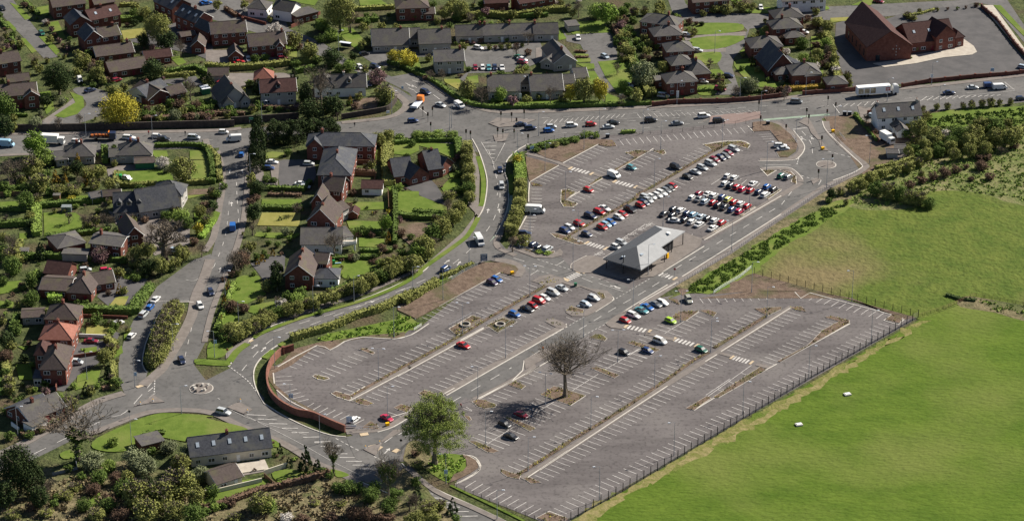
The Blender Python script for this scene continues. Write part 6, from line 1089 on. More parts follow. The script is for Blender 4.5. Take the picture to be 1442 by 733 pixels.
HEDGES = [('B3:548,170 560,240 560,300', 3.6, 3.2, 'L', 'at the sunlit top end of the west car park boundary'), ('B3:560,300 560,350 545,440 525,500 505,545', 3.6, 3.2, 'O', 'down the west boundary of the upper car park'),
          ('C1:900,275 880,330 862,380 845,430 825,480 805,530 790,560', 6.0, 1.9, 'O', 'inside the island beside the service road'), ('C2:120,385 210,370 300,340 400,290 500,262 620,225 720,190 850,130 960,75 1060,30', 3.6, 1.7, 'O', 'under the wide belt above the curving road'), ('B3:10,700 60,640 110,560 170,510 220,460 250,420', 4.5, 1.8, 'O', 'on the bank below the dark driveway'),
          ('B3:285,100 285,200 295,300 300,345', 3.4, 2.6, 'O', 'between modern house and curving road'), ('B5:210,305 310,255 440,220 560,180 640,130', 3.0, 1.6, 'O', 'running behind the small bush clump'), ('B5:560,150 680,120 820,90 960,60 1100,20', 3.6, 2.0, 'O', 'along the scrub belt behind the meadow'), ('C1:410,290 680,300 700,270 780,170', 3.0, 2.4, 'D', 'clipped into a wide corner by three parked cars'), ('C1:550,440 590,470 570,530', 2.2, 2.2, 'O', 0), ('C1:585,560 590,640 585,690', 1.8, 1.6, 'O', 'along the verge by the lowest brick house'), ('C1:90,320 60,390', 2, 1.8, 'D', 0), ('C1:30,560 50,700', 2.5, 1.6, 'O', 0), ('C1:250,235 320,225', 4, 2.2, 'G', 0), ('C1:0,15 250,10 450,20', 2, 1.8, 'D', 0),
          ('B1:190,410 190,560', 3, 2, 'L', 'between the two rear lawns'), ('B1:0,510 180,500', 2.2, 2, 'D', 0), ('B1:210,410 560,380 600,365', 2, 1.8, 'D', 0), ('B1:240,570 400,555 560,535', 1.8, 1.6, 'D', 0), ('B1:600,240 620,300 800,300 900,295 1090,285', 1.8, 1.6, 'O', 'round the lawn behind the slate chalet house'), ('B1:800,100 1040,100 1090,170 1100,260', 1.8, 1.6, 'D', 'curving round the lawn at the straight road'), ('B1:540,110 545,185', 2.2, 2, 'D', 0), ('B1:0,320 150,315', 1.5, 1.5, 'D', 0), ('B1:0,425 170,430', 1.5, 1.5, 'D', 0), ('B1:1040,570 1100,490', 2, 1, 'G', 0), ('B1:400,680 650,690', 1.6, 1.5, 'D', 0), ('B1:100,600 100,700', 2.5, 2, 'O', 0),
          ('B2:10,110 60,160 75,280', 1.8, 1.5, 'O', 0), ('B2:0,285 50,285', 2, 1.8, 'D', 0), ('B2:315,318 490,322', 1.8, 1.4, 'D', 0), ('B2:320,350 490,352', 1.2, 1, 'R', 0), ('B2:285,420 500,424', 2.2, 1.5, 'D', 'between the dry lawn and the green lawn'), ('B2:940,60 935,180 945,300', 4, 2, 'O', 'running up beside the modern house lawn'), ('B2:975,320 980,470 975,600', 1.6, 1.6, 'D', 0), ('B2:760,545 900,550', 2, 1.6, 'D', 0), ('B2:800,640 960,640', 1.6, 1.2, 'D', 0), ('B2:980,455 1100,470', 2, 1.6, 'D', 0), ('B2:870,95 1100,72', 2, 1.5, 'D', 0), ('B2:540,285 500,330', 1.5, 1.5, 'D', 0), ('B2:770,225 870,235', 1.4, 1.2, 'R', 0),
          ('B3:0,72 235,68', 2.2, 1.5, 'D', 'along the back of the junction'), ('B3:235,75 250,150', 2.6, 2.4, 'D', 0), ('B3:0,470 200,470', 2, 1.6, 'D', 0), ('B3:10,440 200,455', 1.8, 1.5, 'D', 0), ('B3:600,110 700,85 860,60', 1.6, 1.2, 'D', 'around the soil bed at the main road'), 
          ('C2:440,440 550,405 640,380 780,320 900,285 1000,235 1100,200 f:60,420 250,300 340,240', 2.2, 2.2, 'O', 'between the curving road and west car park'), ('f:380,200 480,160 650,90', 1.4, 1.6, 'O', 'beside the curving road above the soil bank'), ('C2:145,150 100,280 55,390', 1.6, 1.3, 'L', 'beside the straight road by the triangular garden'), ('C2:40,410 70,415 90,400', 1.5, 1.4, 'D', 0), ('C2:640,190 760,150', 1.4, 1.4, 'D', 0), ('C2:640,20 880,15', 1.5, 1.2, 'D', 0),
          ('A1:580,115 760,105', 2.4, 2, 'D', 'between the two lawns of the brick pair'), ('A1:400,270 560,430', 2, 1.6, 'R', 0), ('A1:480,330 540,440', 1.6, 1.5, 'D', 0), ('A1:860,380 1010,355 1080,390', 2.4, 1.8, 'D', 0), ('A1:840,400 1010,385', 1.6, 1.4, 'O', 0), ('A1:620,35 700,30', 1.8, 1.5, 'O', 0), ('A1:130,10 200,80', 1.5, 1.2, 'D', 0), ('A1:0,105 40,150', 1.5, 1.2, 'D', 0), ('A1:60,200 100,260', 1.5, 1.2, 'D', 0), ('A1:740,620 900,615 1100,600', 2.6, 1.6, 'R', 'along the top of the stone wall'), ('A1:0,600 140,600', 1.6, 1.2, 'D', 0),
          ('A2:0,350 120,360 300,350 460,330 580,320', 2.6, 2.2, 'O', 'behind the maroon and cross gabled houses'), ('A2:460,380 560,360', 2, 2, 'D', 0), ('A2:770,55 970,45', 2, 1.6, 'O', 0), ('A2:770,115 890,110', 2, 1.8, 'D', 0), ('A2:940,325 1020,350 1100,385', 1.8, 1.3, 'D', 'at the corner of the yellow trees'), ('A2:0,590 200,595', 2, 1.4, 'R', 'on the stone wall by the cross gabled bungalow'), ('A2:160,90 100,50', 1.6, 1.5, 'R', 0), ('A2:300,560 480,570', 1.5, 1.3, 'R', 0), ('A2:580,120 660,190 690,210', 2.4, 1.8, 'L', 'beside the bus shelter on the corner lawn'),
          ('A3:0,370 120,430 250,520 370,555 560,558 750,553 1000,548', 1.7, 1.4, 'D', 'following the kerb of the junction and main road'), ('A3:220,95 400,85 520,90 700,62 820,60', 3, 2.2, 'O', 'long behind the row of bungalows'), ('A3:1045,150 1090,240', 2.2, 2, 'R', 0), ('A3:840,300 910,300', 1.2, .8, 'R', 0), ('A3:845,268 900,272', 1.2, .8, 'R', 0), ('A3:1010,548 1100,545', 1.6, 1.4, 'D', 0), ('A3:560,90 700,85', 1.6, 1.6, 'D', 0), ('A3:20,360 90,400', 1, 1, 'D', 0),
          ('A4:15,180 60,300 120,420 160,500', 2.4, 2, 'O', 'on the boundary left of the brick villas'), ('A4:20,140 90,330 150,430', 2, 1.8, 'D', 0), ('A4:855,470 1090,452', 2.4, 1.4, 'Q', 'clipped behind the roadside brick wall'), ('A4:0,545 170,540', 1.6, 1.4, 'D', 0), ('A4:190,490 480,470', 1.2, 1.2, 'D', 0), ('A4:860,470 700,480', 1, 1.2, 'D', 0), ('A4:20,690 90,685', 1.4, 1.2, 'L', 0),
          ('A5:40,110 100,220 140,420', 2.4, 1.8, 'O', 'between the villa gardens and the church car park'), ('A5:480,85 560,75 640,52', 1.4, .8, 'O', 0),
          ('D1:740,290 850,285', 1.5, 1, 'D', 0), ('D1:120,300 250,265 340,205', 2, 1.2, 'R', 'in front of the conservatory bungalow'), ('D1:0,80 60,60', 2, 1.4, 'D', 0), ('D1:180,190 320,195', 1.2, 1, 'R', 0) , ('D2:0,680 170,620 320,570 400,560', 2, 1.4, 'R', 'along the bottom of the cottage garden'), ('D2:400,555 520,530 630,490', 2, 1.6, 'R', 'ending at the pollarded ivy tree'), ('D1:0,30 50,20', 2, 1.6, 'D', 0), ('C1:530,690 590,680', 1.5, 1, 'R', 0), ('B5:330,215 420,200 560,150', 1.6, 1.4, 'O', 0), ('C5:700,205 760,225 850,235', 1.2, .8, 'E', 'along the upper field fence'), ('A5:230,600 300,680 340,730', 1.2, 1.2, 'D', 0)]
def build_hedges():
    for s, wd, ht, K, pl in HEDGES: hedge(s, wd, ht, K, 3 if s.count(',') > 3 else 0, pl or None)
# ground cover nobody could count
def scatter(name, polys, n, K, size, hmax, seed, label, strips=()):
    R = random.Random(seed); V = []; Fc = []
    for s in polys:
        P = pts(s); xs = [p.x for p in P]; ys = [p.y for p in P]; area = 0; N = len(P)
        for i in range(N): area += P[i].x * P[(i + 1) % N].y - P[(i + 1) % N].x * P[i].y
        c = int(abs(area) / 2 * n) + 1; t = 0
        while c > 0 and t < 200000:
            t += 1; x, y = R.uniform(min(xs), max(xs)), R.uniform(min(ys), max(ys)); ins = False
            for i in range(N):
                a, b = P[i], P[i - 1]
                if (a.y > y) != (b.y > y) and x < (b.x - a.x) * (y - a.y) / (b.y - a.y) + a.x: ins = not ins
            if not ins: continue
            c -= 1
            if noise.noise(Vector((x * .35, y * .35, seed))) < -.05: continue
            hh = R.uniform(.2, hmax)
            for _ in range(3): quad(V, Fc, Vector((x + R.gauss(0, size), y + R.gauss(0, size), .18 + R.random() * hh)), Vector((R.gauss(0, 1), R.gauss(0, 1), R.gauss(.5, .7))).normalized(), size * R.uniform(.5, 1.2), R)
    for s, wd in strips:
        P = pts(s)
        for i in range(len(P) - 1):
            a, b = P[i], P[i + 1]; d = b - a; L = d.length; nn = Vector((-d.y, d.x, 0)).normalized()
            for _ in range(int(L * wd * n * 1.2)):
                c = a.lerp(b, R.random()) + nn * R.uniform(-.5, .5) * wd
                if noise.noise(Vector((c.x * .3, c.y * .3, seed))) < -.12: continue
                for _ in range(3): quad(V, Fc, Vector((c.x + R.gauss(0, size), c.y + R.gauss(0, size), .2 + R.random() * hmax)), Vector((R.gauss(0, 1), R.gauss(0, 1), R.gauss(.5, .7))).normalized(), size * R.uniform(.5, 1.2), R)
    o = obj(name, V, Fc, LM[K]); tag(o, label, 'ground cover', kind='stuff')
def build_cover():
    B_ = [b for b in BEDPOLY]
    scatter('bedding_plants', B_, 1.6, 'O', .16, .4, 2, 'low olive brown planting in the kerbed car park beds', BEDSTRIPS)
    scatter('bedding_plants', B_, .8, 'Y', .12, .35, 5, 'yellow green flowering clumps in the kerbed car park beds', [b for b in BEDSTRIPS])
    scatter('brambles', ['F:968,410 975,400 1010,380 1060,350 1120,315 1160,292 1185,290 1178,302 1130,330 1080,360 1040,385 1000,412'], 8, 'Z', .2, .5, 8, 'bright green bramble band between the access road and meadow')
    scatter('bank_growth', ['j:480,110 560,70 780,25 1222,-60 1290,0 1222,55 1140,85 900,72 700,105 560,125', 'f:0,500 0,640 160,640 190,590 120,540', 'n:0,560 60,500 200,480 320,500 350,570 330,620 230,660 200,733 0,620'], 3.0, 'G', .22, .5, 9, 'rough green growth on the banks beside the car park')
    scatter('rough_grass', ['F:1195,282 1220,265 1290,236 1360,204 1442,182 1480,172 1480,285 1442,285 1380,272 1310,270 1290,288 1220,294', 'F:1352,420 1442,432 1500,440 1500,458 1400,438'], 1.2, 'L', .28, .3, 11, 'tussocky rough grass at the top of the meadow')
    scatter('rough_grass', ['D1:150,560 430,500 640,600 990,600 D2:100,733 330,600 640,520 720,560 880,650 900,800 D1:0,800 0,600'], 2.2, 'T', .3, .5, 12, 'brown tussocky scrub along the bottom edge')
    scatter('undergrowth', ['A1:740,560 1100,520 1100,640 740,650', 'B1:120,300 400,290 420,350 160,370', 'A4:10,120 80,260 170,480 130,510 60,400', 'C2:100,350 600,200 1000,20 1080,60 800,170 400,310 160,430', 'B3:60,560 260,400 250,470 60,660', 'A5:560,620 1100,560 1100,720 620,760'], 1.8, 'D', .35, .9, 13, 'dense dark undergrowth between the garden shrubs')
def inside(P, x, y):
    r = False; N = len(P)
    for i in range(N):
        a, b = P[i], P[i - 1]
        if (a.y > y) != (b.y > y) and x < (b.x - a.x) * (y - a.y) / (b.y - a.y) + a.x: r = not r
    return r
def fill():
    R = random.Random(99); Z = ['F:0,0 230,0 300,30 480,95 545,125 470,165 130,172 0,180', 'F:0,225 290,215 300,330 215,400 160,560 90,590 0,620', 'F:355,215 640,200 672,290 590,370 440,430 330,480 300,470 330,390', 'F:480,0 900,0 885,148 700,148 540,95 490,60', 'F:885,0 960,0 1170,60 1165,125 960,135 890,145', 'F:0,650 250,690 600,690 560,733 0,733', 'F:1195,170 1250,160 1300,200 1240,232', 'F:1290,160 1442,150 1442,180 1300,235 1240,240']
    bb = [(min(p.x for p in P), max(p.x for p in P), min(p.y for p in P), max(p.y for p in P), P) for P in GPOLY]; got = []
    for z, n in zip(Z, (170, 120, 90, 90, 70, 60, 12, 30)):
        q = parse(z); c = 0; t = 0; PP = [Vector((a, b, 0)) for a, b in q]
        while c < n and t < 20000:
            t += 1; u = R.uniform(min(a for a, b in q), max(a for a, b in q)); v = R.uniform(min(b for a, b in q), max(b for a, b in q))
            if not inside(PP, u, v): continue
            p = ray(u, v)
            if any(x0 <= p.x <= x1 and y0 <= p.y <= y1 and inside(P, p.x, p.y) for x0, x1, y0, y1, P in bb): continue
            if any((p.x - f.x) ** 2 + (p.y - f.y) ** 2 < r * r for f, r in FOOT): continue
            if any((p.x - a) ** 2 + (p.y - b) ** 2 < 5 for a, b in got): continue
            got.append((p.x, p.y)); c += 1; w_ = R.choice((1.4, 1.8, 2.2, 2.6, 3.4, 4.4)); K = R.choice('DDDOOOOLLRSBPES' if w_ < 4 else 'DDOOOB')
            plant('F', K, u, v, w_ * ppm(v), None)
build_veg(); build_heroes(); fill(); build_hedges(); build_cover()
# ---------------------------------------------------------------- street furniture
def lampmesh(h, arms):
    b = MB(); b.tube((0, 0, -.2), (0, 0, 1.4), .13, .12, 8); b.tube((0, 0, 1.4), (0, 0, h), .085, .055, 6); pole = b.mesh('pole', M_GALV)
    a = MB(); hd = []
    for s_ in arms: a.tube((0, 0, h - .05), (s_ * 1.3, 0, h + .12), .045, .04, 5)
    arm = a.mesh('arm', M_GALV); b = MB(); b.box((0, 0, 0), (.85, .34, .16), top=.75); head = b.mesh('lamp_head', M_LAMPH)
    return pole, arm, head
LP = {}
def lamp(k, x, y, arms=(1,), h=10.6, rz=None, place=None, look='street lamp', grp='lamp posts'):
    kk = (h, tuple(arms))
    if kk not in LP: LP[kk] = lampmesh(h, arms)
    pole, arm, head = LP[kk]; u, v = px(k, x, y); r = empty('street_lamp', ray(u, v), rnd.uniform(-.3, .3) if rz is None else rz)
    ofmesh('pole', pole, r); ofmesh('arm', arm, r)
    for s_ in arms: ofmesh('lamp_head', head, r, loc=(s_ * 1.65, 0, h + .12))
    r['category'] = 'street lamp'; pend(r, (('twin headed' if len(arms) > 1 else '') + (' tall' if h > 9.5 else ' grey') + ' street lamp').strip(), u, v, place, grp); return r
CPL = {'a:290,375 ': 1, 'a:625,190': 1, 'a:465,625': 1, 'b:185,310': 1, 'b:130,640': 1, 'b:713,300': 1, 'b:1097,490': 1, 'c:120,610': 1, 'c:634,760': 2, 'c:1003,555': -1, 'e:795,510': -1, 'e:205,300': 1, 'e:947,165': 1, 'e:77,715': 1, 'd:575,355': -1, 'd:530,622': 1,
       'f:1137,355': 2, 'f:558,675': 2, 'f:390,385': 1, 'l:928,272': 1, 'l:690,620': -1, 'g:500,580': 2, 'g:925,350': -1, 'm:793,180': 2, 'h:357,390': 2, 'h:615,650': 1, 'h:967,135': 1, 'h:1097,350': 1, 'i:895,560': 0, 'i:730,210': -1, 'C4:985,630': 1, 'm:170,555': 2, 'n:878,630': 1, 'm:1108,410': 1,
       'n:512,400': 1, 'o:513,760': -1, 'o:440,150': 0, 'o:1155,375': -1, 'D4:645,185': 0, 'j:105,360': 1, 'j:998,465': 2, 'j:1130,100': 1, 'k:648,312': 1, 'C4:480,490': 1, 'd:163,350': 1}
ROADL = [('f:132,320', 1), ('f:615,60', 1), ('C2:555,290', 1), ('C2:170,372', 1), ('j:243,728', -1), ('k:65,512', 1), ('C1:697,680', 1), ('C1:895,490', 1), ('D1:938,183', 1), ('D1:680,355', 0), ('C2:45,527', -1), ('D1:92,290', 0), ('C2:100,210', 0), ('C2:765,242', 0), ('D3:440,725', 1), ('n:172,735', -1),
         ('A3:968,682', 0), ('A3:655,702', 0), ('A3:195,672', 0), ('A3:560,512', 0), ('A4:130,690', 0), ('A4:305,540', 0), ('A4:630,520', 1), ('A4:738,592', 1), ('A4:970,492', 1), ('A5:393,525', 1), ('A5:622,440', 0), ('A5:660,562', 0), ('A2:685,272', 1), ('A2:960,592', 1), ('A2:290,642', 0), ('A1:445,712', 0), ('A1:788,722', 1), ('B3:545,150', 1), ('B3:605,580', 1), ('B2:230,260', 1), ('C1:450,640', 0), ('A4:500,275', 0), ('B3:205,0', 0), ('c:370,372', 1), ('c:705,262', 0)]
for s_, a_ in list(CPL.items()) + ROADL:
    k_, xy_ = s_.strip().split(':'); x_, y_ = map(float, xy_.split(',')); cp = s_ in CPL
    lamp(k_, x_, y_, {1: (1,), -1: (-1,), 2: (-1, 1), 0: (1,)}[a_], 10.6 if cp else 9.0, None)
TLM = {}
def signal(k, x, y, two=False):
    if not TLM:
        b = MB(); b.tube((0, 0, -.1), (0, 0, 3.1), .07, .07, 6); TLM['p'] = b.mesh('pole', M_DARKM)
        b = MB(); b.box((0, 0, 0), (.42, .3, 1.15)); b.box((0, .05, 0), (.62, .05, 1.4)); TLM['h'] = b.mesh('signal_head', M_DARKM)
        for n_, c_ in (('red_lens', (.25, .02, .02)), ('amber_lens', (.25, .12, .01)), ('green_lens', (.02, .2, .06))):
            b = MB(); b.tube((0, 0, 0), (0, -.06, 0), .12, .12, 8); TLM[n_] = b.mesh(n_, mat(n_, c_, rough=.3))
    u, v = px(k, x, y); r = empty('traffic_light', ray(u, v), rnd.uniform(-.6, .6)); ofmesh('pole', TLM['p'], r); h = ofmesh('signal_head', TLM['h'], r, loc=(0, 0, 3.2))
    for i, n_ in enumerate(('red_lens', 'amber_lens', 'green_lens')): ofmesh(n_, TLM[n_], h, loc=(0, -.16, .36 - .36 * i))
    r['category'] = 'traffic light'; pend(r, 'black traffic light on a dark pole', u, v, 'at the main road junctions', 'traffic lights')
for s_ in 'A3:57,602 A3:107,602 A3:83,632 A3:98,682 A3:280,578 A3:460,627 A3:515,632 A3:580,617 A3:540,660 A3:443,712 A3:470,718 A3:528,718 A3:600,745 A3:280,720 A3:303,727 c:52,95 c:65,225 c:462,160 c:480,215 c:285,300 c:638,170 c:712,110 c:645,55 c:592,400 c:683,560 c:563,690'.split():
    k_, xy_ = s_.split(':'); x_, y_ = map(float, xy_.split(',')); signal(k_, x_, y_)
def thingbox(name, k, x, y, label, cat, parts, rz=0.0):
    u, v = px(k, x, y); r = empty(name, ray(u, v), rz); tag(r, label, cat)
    for nm, boxes, m in parts:
        b = MB()
        for c, d in boxes: b.box(c, d)
        b.obj(nm, m, r)
    return r
# yellow grit bins
for k_, x_, y_, l_ in (('f', 985, 160, 'by the entry junction of the west car park'), ('k', 645, 362, 'beside the pink red saloon at the exit'), ('c', 690, 285, 'at the kerb near the white barrier'), ('c', 602, 434, 'on the splitter island of the small roundabout')):
    thingbox('grit_bin', k_, x_, y_, 'bright yellow grit bin ' + l_, 'grit bin', [('bin', [((0, 0, .45), (1.0, .75, .9))], M_YEL), ('lid', [((0, 0, .98), (1.1, .85, .18))], M_YEL)], .5)
for k_, x_, y_, l_ in (('c', 130, 218, 'black cabinet on the planting by the car park corner'), ('c', 790, 135, 'left black cabinet beside the pale cottage drive'), ('c', 832, 137, 'right black cabinet beside the pale cottage drive'), ('a', 828, 85, 'black cabinet at the main road fence')):
    thingbox('roadside_cabinet', k_, x_, y_, l_, 'cabinet', [('body', [((0, 0, .7), (1.3, .8, 1.4))], M_DARKM), ('top', [((0, 0, 1.45), (1.4, .9, .1))], M_GALV)])
thingbox('wheelie_bin', 'g', 430, 140, 'dark green bin on the pavement by the zebra crossing', 'bin', [('body', [((0, 0, .55), (.9, .8, 1.1))], WM['green']), ('lid', [((0, 0, 1.15), (1.0, .9, .12))], WM['green'])])
thingbox('oil_tank', 'B1', 615, 262, 'bright green tank on the lawn beside the silver small car', 'tank', [('tank', [((0, 0, .8), (1.9, 1.5, 1.5))], mat('green_plastic', (.03, .25, .08), rough=.5)), ('cap', [((0, 0, 1.6), (.4, .4, .15))], M_DARKM)])
# boards and signs
def board(k, x, y, w_, h, z, label, m, rz, bars=0, name='road_sign', cat='sign'):
    r = thingbox(name, k, x, y, label, cat, [('panel', [((0, 0, z + h / 2), (w_, .08, h))], m)], rz)
    for s_ in (-1, 1): b = MB(); b.tube((s_ * w_ * .4, .09, -.1), (s_ * w_ * .4, .09, z + h), .05, .05, 6); b.obj('post', M_GALV, r)
    if bars:
        b = MB()
        for i in range(bars): b.box((-.05 * w_ * (i % 2), -.06, z + h * (.82 - .62 * i / max(1, bars - 1))), (w_ * (.8 - .2 * (i % 2)), .03, h * .09))
        b.obj('lettering', M_WFRAME, r)
    return r
M_BSIGN = mat('blue_sign_face', (.25, .38, .52), rough=.5); M_DSIGN = mat('dark_sign_face', (.06, .10, .16), rough=.5); M_WSIGN = mat('white_sign_face', (.7, .74, .74), rough=.5)
board('f', 742, 62, 2.2, 2.4, .8, 'dark and pale information board at the entry pavement', M_DSIGN, .1, 3); board('k', 317, 345, 1.6, 1.9, .5, 'pale blue sign beside the white parked hatchback', M_BSIGN, 0, 3); board('k', 328, 378, 3.2, .7, .3, 'long low white sign at the end of the brick wall', M_WSIGN, 0)
board('a', 178, 205, 1.5, 1.2, .9, 'pale blue sign in the hedge at the main road corner', M_BSIGN, .4, 2); board('D3', 176, 510, 1.0, 1.2, 1.3, 'small pale blue sign under the leafy tree lamp', M_BSIGN, .2); board('A5', 935, 380, 1.3, 1.2, 1.0, 'blue and white sign on the church wall', M_BSIGN, .05, 2)
board('A4', 308, 520, .9, 2.6, 1.2, 'white banner board on a lamp at the villa wall', M_WSIGN, 0, 2); board('A3', 1077, 530, .9, 2.0, 1.3, 'white banner board left of the villa boundary', M_WSIGN, 0, 2); board('A5', 622, 425, 1.0, 1.2, 2.0, 'white notice in front of the church car park', M_WSIGN, 0, 1); board('A3', 560, 525, .9, 1.8, 1.4, 'white banner board in front of the winged grey bungalow', M_WSIGN, 0, 1)
board('A2', 235, 640, 1.6, .9, 1.6, 'green direction sign against the dark stone wall', mat('green_sign_face', (.01, .16, .08), rough=.5), 0, 2); board('A2', 940, 590, 1.2, 1.0, .4, 'small white sign on the corner pavement', M_WSIGN, .2, 1); board('A2', 1015, 480, .8, 1.0, 1.6, 'small blue sign at the kerb of the north road', M_BSIGN, 0)
board('C1', 700, 640, .9, 1.1, 1.4, 'pale sign on the double lamp at the road fork', M_BSIGN, 0); board('j', 243, 640, 1.3, 1.3, 1.2, 'pale blue sign behind the curved brick wall', M_BSIGN, 0, 1); board('C2', 50, 470, .8, 1.1, 1.2, 'blue sign on the grass corner by the roundabout', M_BSIGN, 0); board('B3', 545, 150, 1.0, .9, 1.2, 'pale sign at the top of the yellow hedge', M_BSIGN, 0); board('C1', 895, 400, .8, .9, 1.4, 'pale sign beside the twiggy hedge island', M_BSIGN, 0)
for k_, x_, y_, l_ in (('e', 305, 722, 'round red sign at the zebra crossing'), ('C2', 112, 520, 'round red sign on the grass verge'), ('k', 763, 548, 'round black backed sign at the exit railing'), ('D1', 670, 205, 'round dark sign on the lower left pavement')):
    r_ = empty('round_sign', ray(*px(k_, x_, y_))); tag(r_, l_, 'sign'); b = MB(); b.tube((0, 0, -.1), (0, 0, 2.6), .05, .05, 6); b.obj('post', M_GALV, r_); b = MB(); b.tube((0, -.1, 2.4), (0, -.06, 2.4), .38, .38, 14); b.obj('sign_face', mat('red_sign_face', (.3, .04, .05), rough=.5) if 'red' in l_ else M_DARKM, r_)
for i, (k_, x_, y_) in enumerate((('k', 578, 518), ('k', 456, 560), ('D2', 178, 120), ('D2', 215, 175), ('D1', 725, 135), ('D1', 790, 120))):
    u_, v_ = px(k_, x_, y_); r_ = empty('bollard', ray(u_, v_)); b = MB(); b.tube((0, 0, 0), (0, 0, .95), .17, .15, 8); b.obj('post', M_WFRAME, r_); b = MB(); b.tube((0, 0, .95), (0, 0, 1.1), .19, .12, 8); b.obj('cap', M_YEL, r_); r_['category'] = 'bollard'; pend(r_, 'white bollard with yellow cap', u_, v_, 'on a traffic island', 'traffic island bollards')
# railings
def railing(s, ht, label, m, n=2, step=2.0, name='railing', cat='railing', sm=0, postr=.05, rail=.04, zpost=0):
    P = pts(s)
    if sm: P = smooth(P, sm)
    o = P[0].copy(); r = empty(name, o); tag(r, label, cat); Q = [p - o for p in P]
    R = MB()
    for i in range(n):
        z = ht * (i + 1) / n
        for a, b in zip(Q, Q[1:]): R.tube(a + Vector((0, 0, z)), b + Vector((0, 0, z)), rail, rail, 4)
    R.obj('rails', m, r)
    pm = MB(); pm.tube((0, 0, -.1), (0, 0, ht + zpost), postr, postr, 5); pmesh = pm.mesh('post', m); left = 0; cnt = 0
    tot = sum((b - a).length for a, b in zip(Q, Q[1:])); step = max(step, tot / 95)
    for a, b in zip(Q, Q[1:]):
        d = (b - a).length; t = left
        while t <= d: ofmesh('post', pmesh, r, loc=a.lerp(b, t / d)); t += step
        left = t - d
    return r
railing('c:345,330 385,385', 1.1, 'white railing on the bend pavement by two silver cars', M_WFRAME, 2, 1.2); railing('c:745,300 797,362', 1.1, 'white railing beside the yellow bin at the roundabout approach', M_WFRAME, 2, 1.2); railing('c:710,330 755,395', 1.0, 'brown gate railing left of the white railing', M_WOOD, 2, 1.2)
railing('d:55,405 80,432 150,445 208,465', 1.1, 'white railing in front of the four cars bed', M_WFRAME, 2, 1.8); railing('k:385,400 570,388', 1.1, 'pale railing around the soil at the exit', M_LAMPH, 2, 1.6); railing('f:140,645 207,605', 1.0, 'white headwall railing on the green bank', M_WFRAME, 3, 1.0); railing('k:770,600 770,570 840,500', 1.1, 'dark curved railing at the exit bank', M_DARKM, 3, .8)
railing('f:440,620 640,515 750,550 530,680 440,622', 1.1, 'grey fence round the left drainage ring', M_GALV, 1, 1.8, 'fence', 'fence'); railing('f:760,605 900,530 1000,560 865,650 760,606', 1.1, 'grey fence round the right drainage ring', M_GALV, 1, 1.8, 'fence', 'fence')
railing('f:460,215 560,150 680,90 740,50', 1.2, 'grey fence above the soil bank by the curving road', M_GALV, 3, 1.6, 'fence', 'fence')
railing('b:0,185 200,175 400,150 640,118 870,92 1000,78', 1.3, 'wire fence between the main road and upper car park', M_DARKM, 2, 4, 'fence', 'fence', postr=.06, rail=.02)
railing('a:110,205 300,105 480,80 700,78 1222,40', 1.3, 'wire fence behind the clipped low hedge at the main road', M_DARKM, 2, 4, 'fence', 'fence', postr=.06, rail=.02)
railing('F:1208,243 1160,268 1100,308 1031,356 960,398 950,403', 1.2, 'low grey fence along the outer edge of the access road', M_GALV, 3, 1.4, 'fence', 'fence', postr=.05, rail=.022)
railing('F:1062,386 1105,397 1150,409 1220,427 1293,447', 2.0, 'dark wire fence between the meadow and lower car park', M_DARKM, 6, 3.0, 'perimeter_fence', 'fence', postr=.09, rail=.02, zpost=.5)
railing('F:1293,447 1145,531 1000,618 870,696 806,731 790,742', 2.2, 'long dark mesh fence between the pasture and lower car park', M_DARKM, 14, 3.0, 'perimeter_fence', 'fence', postr=.11, rail=.022, zpost=.6)
railing('D3:190,545 300,595 470,670 640,733', 1.6, 'dark wire fence along the bottom corner of the car park', M_DARKM, 5, 3.0, 'perimeter_fence', 'fence', postr=.08, rail=.02)
railing('h:640,145 700,105 870,5 F:1058,378', 1.2, 'pale fence beside the bramble band', M_LAMPH, 3, 1.5, 'fence', 'fence')
railing('F:1293,447 1330,435 1372,417 1410,424 1470,436', 1.2, 'old post and wire fence between the two fields', M_WOOD, 3, 2.5, 'fence', 'fence')
# walls
def wall(s, wd, ht, m, label, cap=None, piers=0, sm=0, top=False, name='boundary_wall', cat='wall'):
    P = pts(s, ht if top else 0)
    if sm: P = smooth(P, sm)
    o = P[0].copy(); o.z = 0; r = empty(name, o); tag(r, label, cat); Q = [Vector((p.x - o.x, p.y - o.y, 0)) for p in P]
    b = MB(); b.strip(Q, wd, -.3, ht); b.obj('wall', m, r)
    if cap: b = MB(); b.strip(Q, wd + .16, ht + .003, ht + .14); b.obj('coping', cap, r)
    if piers:
        pm = MB(); pm.box((0, 0, ht / 2 + .1), (wd + .35, wd + .35, ht + .5)); me = pm.mesh('pier', m); left = 0
        for a, c in zip(Q, Q[1:]):
            d = (c - a).length; t = left
            while t <= d: ofmesh('pier', me, r, loc=a.lerp(c, t / d)); t += piers
            left = t - d
    return r
wall('j:180,165 120,215 75,270 45,340 36,410 45,490 80,560 140,620 210,665 300,705 k:0,240 150,305 280,358', .4, 2.2, mat('wall_brick', (.19, .085, .062), (.25, .12, .09), .9), 'curved red brick wall around the west end of the car park', MATS['wall_brick'], 0, 4, True)
wall('j:172,178 265,150', .4, 2.2, M_BRICK, 'short brick return wall beside the curving road', M_BRICK, 4.0, 0, True)
wall('A5:-40,492 0,488 230,470 330,462', .35, 1.5, M_BRICK, 'red brick wall behind the white articulated lorry', M_COPE, 5); wall('A5:470,452 600,428 850,402 1020,390 1140,375', .35, 1.4, M_BRICK, 'red brick wall in front of the church car park', M_COPE, 6)
